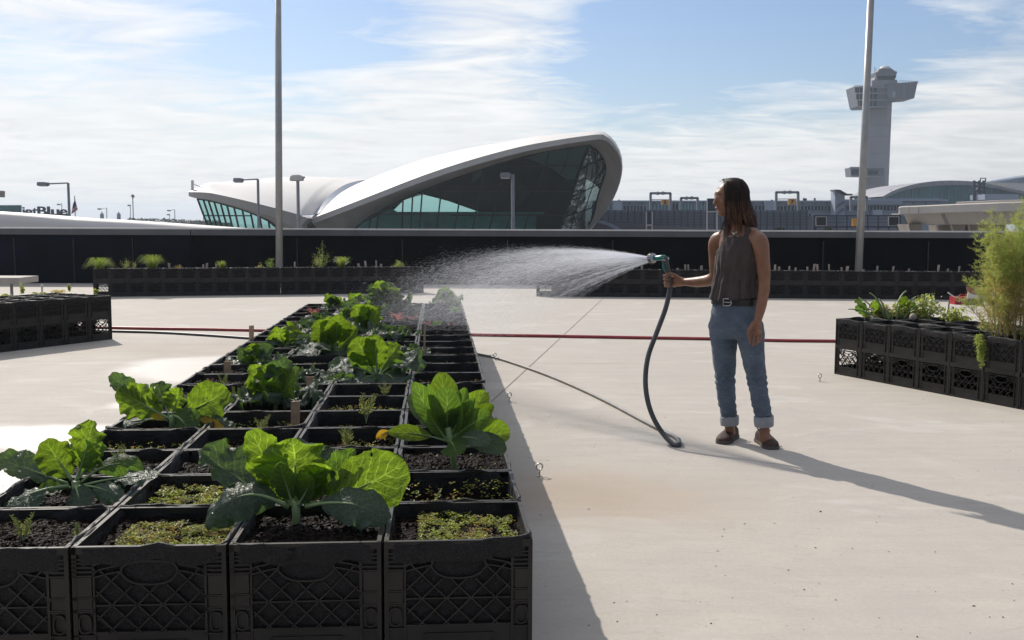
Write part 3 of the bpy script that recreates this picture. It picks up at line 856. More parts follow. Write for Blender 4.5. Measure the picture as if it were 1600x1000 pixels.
# ---- street lamps
def lamp(label, x, ytop, ybot, arm, hw, hh, Y, lean=0.0, group=None, th=.2, sign=-1):
    T = thing('street_lamp', label, 'street lamp', (W(x, 350, Y).x, Y, -7), group=group)
    mb = MB(); p = W(x, ytop, Y); b = W(x + lean, ybot, Y); b2 = b + (b - p) * ((b.z + 7) / (p.z - b.z))
    mb.tube([b2, p], [th * .62, th * .45], 8); pole = mb.build('pole', M['lamppole'], T)
    e = p
    if arm:
        e = W(x + sign * arm, ytop + 1.2, Y); mb = MB(); mb.bar(p, e, th * .45, th * .45, (0, 1, 0)); mb.build('arm', M['lamppole'], T)
    mb = MB()
    hc_ = W(x + sign * (arm + hw / 2), ytop + 1.4, Y)
    px_ = 1 / ppm(Y); wv = hw * px_; hv = hh * px_; z0 = hc_.z
    P = [hc_ + Vector((-wv / 2, 0, -hv / 2)), hc_ + Vector((wv / 2, 0, -hv / 2)), hc_ + Vector((wv / 2, 0, hv * .3)), hc_ + Vector((wv * .4, 0, hv / 2)), hc_ + Vector((-wv * .42, 0, hv / 2)), hc_ + Vector((-wv / 2, 0, hv * .15))]
    mb.ext([q + Vector((0, -.25, 0)) for q in P], (0, .5, 0)); h = mb.build('lamp_head', M['lamppole'], T)
    mb = MB(); mb.box(hc_ + Vector((0, 0, -hv / 2 - .02)), (wv * .8, .36, .04)); mb.build('lens', M['coptop'], h)
    return T
GL = 'street lamps beyond the parapet'
lamp('grey street lamp with a long arm standing right of the airline letters', 106.5, 286, 352, 32, 14, 5.5, 60, 2.5, GL, .17)
lamp('grey street lamp with arm over the left wing of the shell terminal', 403, 280, 360, 24, 13, 6, 60, 1.2, GL, .17)
lamp('pale square street lamp in front of the dark terminal glass', 801, 272.5, 363, 3.5, 16, 8, 55, .6, GL, .2)
T = thing('street_lamp', 'brown pole street lamp with a boxy head between the terminal wings', 'street lamp', (W(465, 350, 58).x, 58, -7), group=GL)
mb = MB(); p = W(465.3, 281, 58); b = W(466.6, 362, 58); mb.tube([b + (b - p) * ((b.z + 7) / (p.z - b.z)), p], [.11, .09], 8); mb.build('pole', M['lamppole'], T)
mb = MB(); P = [(452.5, 278), (453.5, 275.6), (457, 273.4), (467.5, 273.2), (468, 275), (473.5, 275.4), (473.5, 277.4), (471.5, 278.3), (471.5, 281.6), (452.5, 281)]
prism(mb, P, 57.7, .6); h = mb.build('lamp_head', M['fascia'], T)
mb = MB(); slab(mb, 453, 281.2, 471, 282.4, 57.8, .4); mb.build('lens', M['lamppole'], h)
far = [('tiny far lamp behind the airline letters', 96.5, 318, 3, 3.5, 150), ('tiny far lamp left of the twin slim masts', 166.7, 325, 9, 4.5, 130), ('short slim far mast with a small head beside the taller one', 203.6, 319.5, .5, 3, 140),
       ('tiny far lamp with an arm left of the shell terminal tip', 273, 327.5, 7, 4, 130), ('small pale far lamp lowest of the group left of the terminal', 265, 334, .5, 3, 170)]
for lb_, x, y, arm, hw, Y in far: lamp(lb_, x, y, 346, arm, hw, 1.6, Y, .3, 'far street lamps at the left', .10)
T = thing('light_mast', 'tall far mast with crossed floodlights between the small lamps', 'light mast', (W(207, 350, 160).x, 160, -7), group='far street lamps at the left')
mb = MB(); beam(mb, 207.3, 305, 208.6, 352, 160, .11); mb.build('pole', M['lamppole'], T)
mb = MB(); beam(mb, 204.5, 306.6, 210.5, 307.2, 160, .14); beam(mb, 206, 305.5, 209, 305.5, 160, .3); beam(mb, 206.8, 308.5, 208.5, 308.5, 160, .3); mb.build('floodlights', M['lamppole'], T)
for x, lb_ in ((159.5, 'small blue water tank nearer the airline letters'), (185.7, 'small blue water tank nearer the tall mast')):
    T = thing('water_tank', lb_, 'water tank', (W(x, 350, 220).x, 220, -7), group='blue tanks on the skyline')
    mb = MB(); c = W(x, 340.5, 220); mb.lathe([(.36, -8), (.36, -.4), (.40, -.4), (.40, .75), (.28, .95), (.12, 1.1), (.1, 1.3)], c, 12); mb.build('tank', M['blulite'], T)
mb = MB(); mb.tube([W(317.8, 330, 150), W(318, 352, 150)], .05, 5); o = mb.build('slim_mast', M['lamppole']); tag(rebase(o), 'very thin mast just left of the glazed terminal wing', 'mast')
mb = MB(); slab(mb, -8, 298, 1.2, 308, 60, .5); beam(mb, -4, 300, -3, 352, 60, .12); o = mb.build('sign_corner', M['conc2']); tag(rebase(o), 'brown sign edge just showing at the left margin of the view', 'sign')
# distant tree line
mb = MB(); r = random.Random(5)
for k in range(900):
    x = r.uniform(200, 345); y0 = 342.5 + (x - 200) * .028 + r.uniform(-1.2, 3) - (1.2 if r.random() < .1 else 0)
    Y = r.uniform(330, 360); c = W(x, y0, Y); s = r.uniform(.15, .5)
    a = [Vector((r.uniform(-1, 1), r.uniform(-1, 1), r.uniform(-1, 1))) * s for _ in range(4)]
    mb.add([c + q for q in a], [(0, 1, 2), (0, 2, 3), (0, 3, 1), (1, 3, 2)])
mb.box((W(270, 348, 345).x, 345, -3), (34, 20, 8.6)); o = mb.build('woodland', M['tree']); o['kind'] = 'stuff'; tag(o, 'low dark tree line on the horizon left of the terminal', 'trees')

# ---- long gate building
B0 = 190
T = thing('gate_building', 'long blue grey gate building with window strips behind the louvred screen', 'building', (W(1200, 350, B0).x, B0, -7))
mb = MB(); slab(mb, 925, 315, 1482, 400, B0, 25); mb.build('wall', M['blugrey'], T)
mb = MB(); slab(mb, 925, 313.2, 1300, 315.2, B0 - .5, 26); slab(mb, 1318, 311.5, 1482, 314.2, B0 - .5, 26); mb.build('roof_edge', M['blulite'], T)
mb = MB(); slab(mb, 1318, 314, 1410, 320, B0 - .8, 1); slab(mb, 1360, 310, 1474, 316, B0 + 4, 8); mb.build('plant_room', M['blugrey'], T)
for (x0, y0, x1, y1, m) in ((934, 317, 957, 328, 'farglass'), (974, 322, 1010, 329, 'fargl2'), (1018, 319, 1060, 328, 'farglass'), (1050, 317, 1106, 329, 'farglass'), (1172, 321.5, 1196, 328, 'fargl2'),
                         (1213, 322, 1247, 329, 'fargl2'), (1246, 322, 1303, 328, 'fargl2'), (1223, 334, 1268, 337.5, 'fargl2'), (1322, 323, 1345, 328, 'fargl2'), (1348, 322, 1412, 328.5, 'fargl2'), (1290, 338, 1345, 343, 'farglass'), (1352, 336, 1362, 344, 'fargl2')):
    mb = MB(); slab(mb, x0, y0, x1, y1, B0 - .25, .3); wn = mb.build('window', M[m], T)
    mb = MB(); n_ = max(2, int((x1 - x0) / 5))
    for k in range(n_ + 1): beam(mb, x0 + (x1 - x0) * k / n_, y0, x0 + (x1 - x0) * k / n_, y1, B0 - .32, .12)
    mb.build('window_bars', M['blulite'], wn)
for q_ in ((958.5, 315.5, 972.5, 328.3), (1195.5, 314, 1211, 337), (1364, 328, 1379, 353)):
    mb = MB(); slab(mb, *q_, B0 - 1.2, 1); mb.build('cladding_panel', M['blulite'], T)
mb = MB()
for k in range(28):
    x = 945 + k * 19.3; beam(mb, x, 315.4, x, 320, B0 - .3, .10)
for x0, y0 in ((967, 312), (1256, 309.5), (1259, 310), (1273, 309.5), (1206, 312)): beam(mb, x0, y0, x0, 314, B0 + 2, .3)
mb.build('roof_fitting', M['frame'], T)
# stair tower with diagonal flights
mb = MB(); prism(mb, [(1305, 298), (1320, 305.5), (1320, 353), (1304, 353)], B0 - 3, 2.5); st = mb.build('stair_tower', M['blulite'], T)
mb = MB(); mb.bar(W(1301, 297.5, B0 - 3.2), W(1309, 298, B0 - 3.2), 3, .25, (0, 0, 1)); mb.bar(W(1308.5, 298, B0 - 3.2), W(1320, 304.5, B0 - 3.2), 3, .25, (0, 0, 1)); mb.bar(W(1319, 304, B0 - 3.2), W(1328, 304.4, B0 - 3.2), 3, .25, (0, 0, 1))
mb.build('stair_roof', M['frame'], st)
mb = MB()
for y in (322, 333, 344): beam(mb, 1306, y + 2.5, 1319, y - 6.5, B0 - 3.25, .35)
mb.build('stair_flight', M['bludark'], st)
# louvred screen
T = thing('louvred_screen', 'long slate blue louvred screen wall in front of the gate building', 'screen wall', (W(1150, 350, 150).x, 150, -7))
mb = MB(); slab(mb, 925, 328.6, 1262, 400, 150, .5); slab(mb, 1262, 337, 1425, 400, 152, .5); mb.build('screen_panel', M['bludark'], T)
mb = MB()
for k in range(34):
    x = 940 + k * 10.35
    if x < 1262: beam(mb, x, 328, x, 365, 149.8, .14)
for y in (333, 337.5, 342, 346.5, 351): beam(mb, 935, y, 1262, y + .3, 149.85, .05)
mb.build('screen_post', M['frame'], T)
# road ramp in front
mb = MB(); prism(mb, [(925, 346.5), (960, 347), (1010, 350.5), (1060, 354.5), (1120, 358), (1200, 360), (1200, 380), (925, 380)], 120, 9); o = mb.build('ramp_wall', M['road']); struct(o)
mb = MB(); prism(mb, [(933, 344.6), (940, 344.8), (953, 348), (966, 354.5), (974, 362), (965, 362), (957, 356.5), (947, 351.5), (936, 348.5)], 118, 1.2); o = mb.build('curved_canopy', M['blulite']); tag(rebase(o), 'small curved pale canopy at the foot of the big wing', 'canopy')
mb = MB(); slab(mb, 972, 359.5, 1064, 364, 112, 5); o = mb.build('low_canopy', M['frame']); tag(rebase(o), 'low dark canopy edge right of the curved pale canopy', 'canopy')
mb = MB(); slab(mb, 1063, 362.4, 1700, 372, 50, 3); o = mb.build('lower_roof', M['coptop']); tag(rebase(o), 'sunlit white roof strip just above the right parapet', 'roof')
# gate frames with amber number signs
def frame(label, x0, x1, yt, yb, Y, num=None, sx0=0, sx1=0, sy0=0, sy1=0):
    T = thing('sign_gantry', label, 'sign gantry', (W((x0 + x1) / 2, 350, Y).x, Y, -7), group='gate frames over the building')
    mb = MB(); beam(mb, x0, yt, x0, yb, Y, .36); beam(mb, x1, yt, x1, yb, Y, .36); beam(mb, x0 - 1, yt, x1 + 1, yt, Y, .36)
    xm = (x0 + x1) / 2
    beam(mb, xm - 6, yt - .2, xm - 2.5, yt + .5, Y - .2, .5); beam(mb, xm + 2, yt - .2, xm + 6, yt - .1, Y - .2, .5)
    mb.build('posts', M['lamppole'], T)
    if num:
        mb = MB(); beam(mb, x0, sy0 - .6, x1, sy0 - .6, Y, .12); mb.build('rail', M['fascia'], T)
        mb = MB(); slab(mb, sx0, sy0, sx1, sy1, Y - .6, .4); sg = mb.build('sign_board', M['yellow'], T)
        cu = bpy.data.curves.new('t', 'FONT'); cu.body = num; cu.size = 8 / ppm(Y); cu.extrude = .03; cu.offset = .03; cu.align_x = 'CENTER'; cu.align_y = 'CENTER'
        ob = bpy.data.objects.new('t', cu); COL.objects.link(ob)
        me = bpy.data.meshes.new_from_object(ob.evaluated_get(bpy.context.evaluated_depsgraph_get())); bpy.data.objects.remove(ob)
        c = W((sx0 + sx1) / 2, (sy0 + sy1) / 2, Y - .68)
        for v in me.vertices: v.co = Vector((v.co.x, -v.co.z, v.co.y)) + c - T.location
        me.materials.append(M['ink']); o = bpy.data.objects.new('number', me); COL.objects.link(o); o.parent = sg
frame('gate frame with amber number 5 sign left of the woman', 1016.5, 1047.5, 302, 346, 160, '5', 1033.5, 1045, 312.5, 319.8)
frame('low plain gate frame close to the woman\'s head', 1064, 1090, 309.5, 330, 160)
frame('gate frame with amber number 7 sign right of the woman', 1212.8, 1247, 300.5, 340, 160, '7', 1232, 1244, 311.5, 319.5)
frame('low plain gate frame behind the tall right pole', 1329.5, 1354, 308, 330, 160)
# dark gantry with two screens
T = thing('road_gantry', 'dark lattice road gantry with two black screens and an amber sign', 'sign gantry', (W(1340, 350, 90).x, 90, -7))
mb = MB()
beam(mb, 1271, 337, 1407, 337, 90, .1); beam(mb, 1271, 354.5, 1407, 354.5, 90, .12); beam(mb, 1274, 360.5, 1407, 360.5, 90, .1)
for k in range(9):
    x = 1274 + k * 16.3; beam(mb, x, 337, x, 361, 90, .12)
for y in (342, 347.5): beam(mb, 1292, y, 1390, y, 90, .035)
beam(mb, 1272.5, 336, 1272.5, 372, 89.9, .22); beam(mb, 1404.5, 336, 1404.5, 372, 89.9, .25); mb.build('lattice', M['frame'], T)
for x0 in (1275.5, 1389):
    mb = MB(); slab(mb, x0, 339, x0 + 15, 352.5, 89.6, .3); s_ = mb.build('screen', M['ink'], T)
    mb = MB(); xa, xb = x0 - .6, x0 + 15.6
    for q in ((xa, 338.6, xb, 338.6), (xa, 352.8, xb, 352.8), (xa, 338.6, xa, 352.8), (xb, 338.6, xb, 352.8)): beam(mb, *q, 89.5, .05)
    mb.build('screen_frame', M['fascia'], s_)
mb = MB(); slab(mb, 1332, 341, 1338.5, 353.5, 89.6, .2); mb.build('amber_sign', M['yellow'], T)
# tall thin double panel near the woman's face and a small booth
for x0, x1, y0, lab in ((1010.5, 1018.5, 331, 'small dark framed board below the number 5 gate'), (1105.5, 1120, 310, 'tall dark framed panel just in front of the woman\'s face')):
    T = thing('notice_panel', lab, 'panel', (W(x0, 350, 88).x, 88, -7))
    mb = MB(); slab(mb, x0, y0, x1, y0 + 20, 88, .15); mb.build('board', M['frame'], T)
    mb = MB(); beam(mb, x0 - .5, y0, x0 - .5, 370, 87.9, .09); beam(mb, x1 + .5, y0, x1 + .5, 370, 87.9, .09); beam(mb, x0 - 1, y0 + 21, x1 + 1, y0 + 20.3, 87.9, .10); mb.build('post', M['fascia'], T)
# shrubs seen over the coping
for x, s_, lb_ in ((1218, 10, 'scrubby olive bush showing over the coping under the number 7 gate'), (1293, 7, 'small scrubby bush beside the gantry post')):
    T = thing('bush', lb_, 'bush', (W(x, 362, 60).x, 60, -7)); mb = MB()
    for k in range(500):
        a = r.uniform(0, 2 * PI); q = abs(r.gauss(0, .5)); c = W(x + math.cos(a) * s_ * q * 1.2, 361 - abs(r.gauss(0, 2.2)) * (1 - .3 * q), 60 + r.uniform(-.6, .6))
        vv = [c + Vector((r.uniform(-1, 1), r.uniform(-1, 1), r.uniform(-1, 1))) * .07 for _ in range(3)]; mb.add(vv, [(0, 1, 2)])
    mb.build('foliage', M['tree'], T); mb = MB(); c = W(x, 361, 60); mb.tube([c, Vector((c.x, 60, -7))], .05, 5); mb.build('stem', M['lamppole'], T)

# ---- control tower
TY = 360
T = thing('control_tower', 'tall grey concrete control tower with cantilevered cabs on the right', 'control tower', (W(1378, 350, TY).x, TY, -7))
def zc(x, y, Y=TY): return W(x, y, Y)
a1, a2, a3 = zc(1354, 330).x, zc(1381, 330).x, zc(1393, 330).x
u1, u2, u3 = zc(1360, 160).x, zc(1386.5, 160).x, zc(1400.5, 160).x
zt, zb = zc(1378, 126).z, -7
def ringz(x1, x2, x3, z): return [Vector((x1, TY + 2, z)), Vector((x2, TY, z)), Vector((x3, TY + 4, z)), Vector((x3 - 2, TY + 9, z)), Vector((x1 + .5, TY + 8, z))]
mb = MB(); lo = ringz(a1, a2, a3, zb); hi = ringz(u1, u2, u3, zt)
mb.add(lo + hi, [(0, 1, 6, 5), (1, 2, 7, 6), (2, 3, 8, 7), (3, 4, 9, 8), (4, 0, 5, 9), (5, 6, 7, 8, 9), (4, 3, 2, 1, 0)]); sh = mb.build('shaft', M['tower'], T)
mb = MB()
for y in (170, 195, 213, 240, 270, 300):
    f = (W(1370, y, TY).z - zb) / (zt - zb)
    p = [lo[i].lerp(hi[i], f) + Vector((0, -.04, 0)) for i in range(3)]
    mb.bar(p[0], p[1], .10, .10); mb.bar(p[1], p[2], .10, .10)
mb.build('pour_joint', M['tower2'], sh)
mb = MB(); prism(mb, [(1335, 135), (1386, 134), (1386, 167), (1344, 168), (1341, 165.5)], TY - 4, 9); cb = mb.build('lower_cab', M['tower2'], T)
for y0, y1, xa in ((137, 144, 1336), (147, 155, 1338), (158, 165.5, 1341)):
    mb = MB(); slab(mb, xa, y0, 1372, y1, TY - 4.15, .3); wn = mb.build('window', M['fargl2'], cb)
    for k in range(9): pass
mb = MB()
for y in (136, 145.8, 156.3, 167): beam(mb, 1335.5 + (y - 136) * .22, y, 1392, y, TY - 4.4, .32)
for x in (1343, 1350, 1357, 1364, 1371): beam(mb, x, 136, x, 166, TY - 4.3, .18)
mb.build('balcony_edge', M['tower'], cb)
mb = MB(); prism(mb, [(1386, 130.5), (1434, 127.5), (1428.5, 153.5), (1400, 155.5), (1386, 153)], TY - 5, 10); cc_ = mb.build('office_block', M['tower2'], T)
for q_ in ((1394.5, 143, 1399, 152), (1412, 132, 1413, 153)):
    mb = MB(); slab(mb, *q_, TY - 5.1, .2); mb.build('panel', M['blulite'], cc_)
mb = MB()
for x0, x1 in ((1405, 1434), (1335, 1350)):
    yy = 126 if x0 > 1400 else 133
    beam(mb, x0, yy, x1, yy + 1.5, TY - 4, .12)
    for k in range(7): x = x0 + (x1 - x0) * k / 6; beam(mb, x, yy, x, yy + 4, TY - 4, .12)
mb.build('railing', M['tower'], T)
mb = MB(); prism(mb, [(1362.5, 125.5), (1402, 124.5), (1403, 133.5), (1362.5, 135)], TY - 3, 7); prism(mb, [(1368, 120), (1397, 119), (1399, 126), (1366, 126)], TY - 2, 6); mb.build('neck', M['tower'], T)
mb = MB(); prism(mb, [(1368, 113), (1402, 112), (1398.5, 124), (1370.5, 124.5)], TY - 3, 7); cab = mb.build('cab', M['tower2'], T)
mb = MB(); prism(mb, [(1369.8, 119), (1400, 118), (1398.5, 123.2), (1370.8, 123.5)], TY - 3.2, .4); mb.build('window', M['fargl2'], cab)
mb = MB(); prism(mb, [(1371, 113), (1374, 107.5), (1393, 107), (1400, 112.2)], TY - 2, 5); mb.build('roof', M['tower2'], cab)
mb = MB(); c = zc(1384.5, 107.5); mb.lathe([(1.9, 0), (1.9, .25), (1.5, .8), (.8, 1.15), (.05, 1.3)], c + Vector((0, 1, 0)), 14); mb.build('radar_dome', M['white'], T)
mb = MB(); 
for x, y0 in ((1366.5, 104), (1368.5, 106), (1400, 109)): beam(mb, x, y0, x, 122, TY, .10)
mb.build('antenna', M['frame'], T)
mb = MB(); prism(mb, [(1328.5, 262), (1381, 262.5), (1381, 274), (1377, 276.5), (1330, 275.5)], TY - 4, 6); lc = mb.build('low_cab', M['tower2'], T)
mb = MB(); slab(mb, 1329.5, 265.5, 1342, 272.5, TY - 4.2, .3); slab(mb, 1357, 266, 1372, 273, TY - 4.2, .3); mb.build('window', M['fargl2'], lc)
mb = MB(); beam(mb, 1328, 261.5, 1382, 262, TY - 4.3, .4); beam(mb, 1328.8, 275.8, 1377, 276.3, TY - 4.3, .4); mb.build('balcony_edge', M['tower'], lc)

# ---- arched terminal behind the guideway
T = thing('arched_terminal', 'glass terminal with a shallow arched grey roof behind the concrete guideway', 'terminal building', (W(1490, 350, 260).x, 260, -7))
arc = smooth_poly([(1379, 307), (1396, 297.5), (1418, 290), (1445, 284.5), (1472, 282), (1500, 282), (1530, 284.2), (1560, 290), (1588, 297), (1605, 300)], 2)
inn = smooth_poly([(1383, 309), (1398, 302), (1420, 295.5), (1445, 291.5), (1472, 289.5), (1500, 289), (1530, 290), (1558, 294.5), (1586, 300.5), (1603, 304)], 2)
mb = MB()
A1 = [W(x, y, 258) for x, y in arc]; A2 = [W(x, y, 258) for x, y in lerp_poly(inn, len(arc))]
mb.grid([[p + Vector((0, 30, 0)) for p in A1], A1, A2, [p + Vector((0, 3, 0)) for p in A2]]); mb.build('roof', M['tower'], T, smooth=False)
mb = MB(); prism(mb, lerp_poly(inn, 24) + [(1605, 330), (1383, 330)], 260, 25); gl_ = mb.build('front_glazing', M['farglass'], T)
mb = MB()
for k in range(20):
    x = 1392 + k * 11.2; beam(mb, x, 296, x, 326, 259.8, .14)
for k in range(22):
    i = int(k / 22 * (len(arc) - 1)); a = A1[i]; b = A2[i]; mb.bar(a + Vector((0, -.1, 0)), b + Vector((0, -.1, 0)), .12, .1, (0, 1, 0))
mb.build('mullion', M['blugrey'], gl_)
mb = MB()
for x in (1522, 1530, 1537): beam(mb, x, 282, x, 316, 250, .5)
for y in (284, 290, 297, 304): beam(mb, 1520, y, 1540, y + 3, 250, .35)
beam(mb, 1524, 300, 1536, 284, 250, .4); beam(mb, 1532, 278.5, 1540, 278.5, 250, .2); beam(mb, 1532, 278.5, 1532, 284, 250, .2); beam(mb, 1540, 278.5, 1540, 284, 250, .2)
mb.build('stair_frame', M['frame'], T)
mb = MB(); slab(mb, 1539, 303.5, 1592, 312, 245, 8); mb.build('annex', M['blulite'], T)
mb = MB(); slab(mb, 1384, 310.5, 1452, 321, 240, 8); slab(mb, 1380, 312, 1470, 324, 236, 6); mb.build('entrance_block', M['blugrey'], T)
mb = MB(); prism(mb, [(1553, 285), (1600, 286.5), (1640, 289), (1640, 302), (1600, 298), (1580, 292)], 300, 20); o = mb.build('pale_roof', M['white']); tag(rebase(o), 'sunlit pale roof wedge behind the arched terminal at the right', 'roof')
mb = MB(); prism(mb, [(1555, 284.5), (1600, 277), (1640, 270), (1640, 288), (1600, 286)], 320, 20); o = mb.build('slate_roof', M['blugrey']); tag(rebase(o), 'slate blue sloping roof rising at the right margin', 'roof')

# ---- concrete guideway
T = thing('guideway', 'curved weathered concrete rail guideway on flared piers at the right', 'elevated track', (W(1520, 350, 75).x, 75, -7))
gt = [(1404, 326), (1404.3, 323.6), (1406, 322.6), (1412, 322), (1440, 321), (1495, 318.5), (1560, 316), (1660, 313), (1750, 310)]
gtb = [(1404.5, 334), (1405, 334.6), (1406.5, 335), (1412, 335), (1440, 334.2), (1495, 332.2), (1560, 331), (1660, 329.5), (1750, 328)]
gyy = [75, 74.9, 74.8, 74.6, 73.8, 72.2, 70.5, 69, 68]
tp = [W(x, y, Y) for (x, y), Y in zip(gt, gyy)]; bp_ = [W(x, y, Y) for (x, y), Y in zip(gtb, gyy)]
mb = MB(); away = lambda p, q: p + Vector((p.x / p.y * q, q, 0))
mb.grid([[away(p, 7) - Vector((0, 0, .3)) for p in tp], [away(p, .12) for p in tp], [p + Vector((0, 0, -.07)) for p in tp], [p + Vector((0, 0, .05)) for p in bp_], [p + Vector((0, .1, 0)) for p in bp_], [p + Vector((0, 1.5, 0)) for p in bp_]])
mb.add([away(tp[0], 7), tp[0], bp_[0], away(bp_[0], 7)], [(0, 1, 2, 3)])
pb = mb.build('parapet_band', M['conc'], T)
mb = MB()
for x in range(1420, 1600, 15):
    i_ = (x - 1404) / 200; beam(mb, x, 323, x, 333.5, 74.4 - i_ * 3.7, .05)
mb.build('panel_joint', M['conc2'], pb)
U = [(1413, 335), (1440, 334.2), (1495, 332.2), (1560, 331), (1660, 329.5), (1750, 328)]
V_ = [(1419, 350.2), (1445, 350.6), (1495, 350.8), (1560, 350.8), (1660, 350.5), (1750, 350)]
yy2 = [76, 75.3, 73.8, 72, 70.5, 69.5]
a_ = [W(x, y, Y) for (x, y), Y in zip(U, yy2)]; b2_ = [W(x, y, Y + 1.0) for (x, y), Y in zip(V_, yy2)]
mb = MB(); mb.grid([a_, b2_, [p + Vector((0, 4, 0)) for p in b2_]]); mb.add([a_[0], b2_[0], away(b2_[0], 4), away(a_[0], 5)], [(0, 1, 2, 3)]); mb.build('girder', M['conc'], T)
gt = [(x, y, Y) for (x, y), Y in zip(gt, gyy)][3:]
mb = MB()
for x0 in (1471.5, 1474.5): beam(mb, x0, 334, x0 + 7, 350, 73.2, .12)
mb.build('rust_stain', M['conc2'], T)
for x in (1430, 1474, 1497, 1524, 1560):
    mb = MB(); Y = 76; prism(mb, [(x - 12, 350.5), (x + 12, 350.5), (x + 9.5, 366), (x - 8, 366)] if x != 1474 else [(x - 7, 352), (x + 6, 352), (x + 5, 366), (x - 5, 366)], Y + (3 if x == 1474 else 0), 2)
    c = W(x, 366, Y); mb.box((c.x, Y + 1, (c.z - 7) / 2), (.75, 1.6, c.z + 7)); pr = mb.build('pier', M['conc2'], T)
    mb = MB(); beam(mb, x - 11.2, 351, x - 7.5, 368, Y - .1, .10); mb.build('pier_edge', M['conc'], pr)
mb = MB()
L = []
for x, y, Y in gt:
    if x > 1448: L.append((W(x, y - 2.2, Y + 5), W(x, y - .2, Y + 5)))
mb.tube([a for a, b in L], .05, 4); mb.tube([b + Vector((0, 0, .05)) for a, b in L], .05, 4)
N = len(L) - 1
for k in range(160):
    f = k / 160 * N; i = int(f); g = f - i; a = L[i][0].lerp(L[i + 1][0], g); b = L[i][1].lerp(L[i + 1][1], g); mb.bar(a, b, .05, .05)
mb.build('railing', M['fascia'], T)

# ---- the two tall poles on the deck
def tallpole(label, xt, yt, xb, yb, d0, d1, segs=8):
    b = G(xb, yb); Y = b.y
    T = thing('flag_pole', label, 'pole', (b.x, b.y, 0), group='tall poles behind the far planters')
    p = W(xt, yt, Y); top = b + (p - b) * 1.03
    mb = MB(); mb.tube([b, b.lerp(top, .5), top], [d0 / 2, (d0 + d1) / 4, d1 / 2], 20); mb.build('pole_shaft', M['pole'], T, smooth=True)
    mb = MB(); mb.lathe([(d0 * .95, 0), (d0 * .95, .03), (d0 * .6, .05), (d0 * .55, .09)], b, 20); mb.build('base_plate', M['pole'], T)
tallpole('tall grey steel pole in front of the left terminal wing', 434.5, 0, 436.6, 446.8, .163, .132)
tallpole('tall grey steel pole leaning over the view of the control tower', 1360.5, 0, 1340.3, 449, .170, .148)
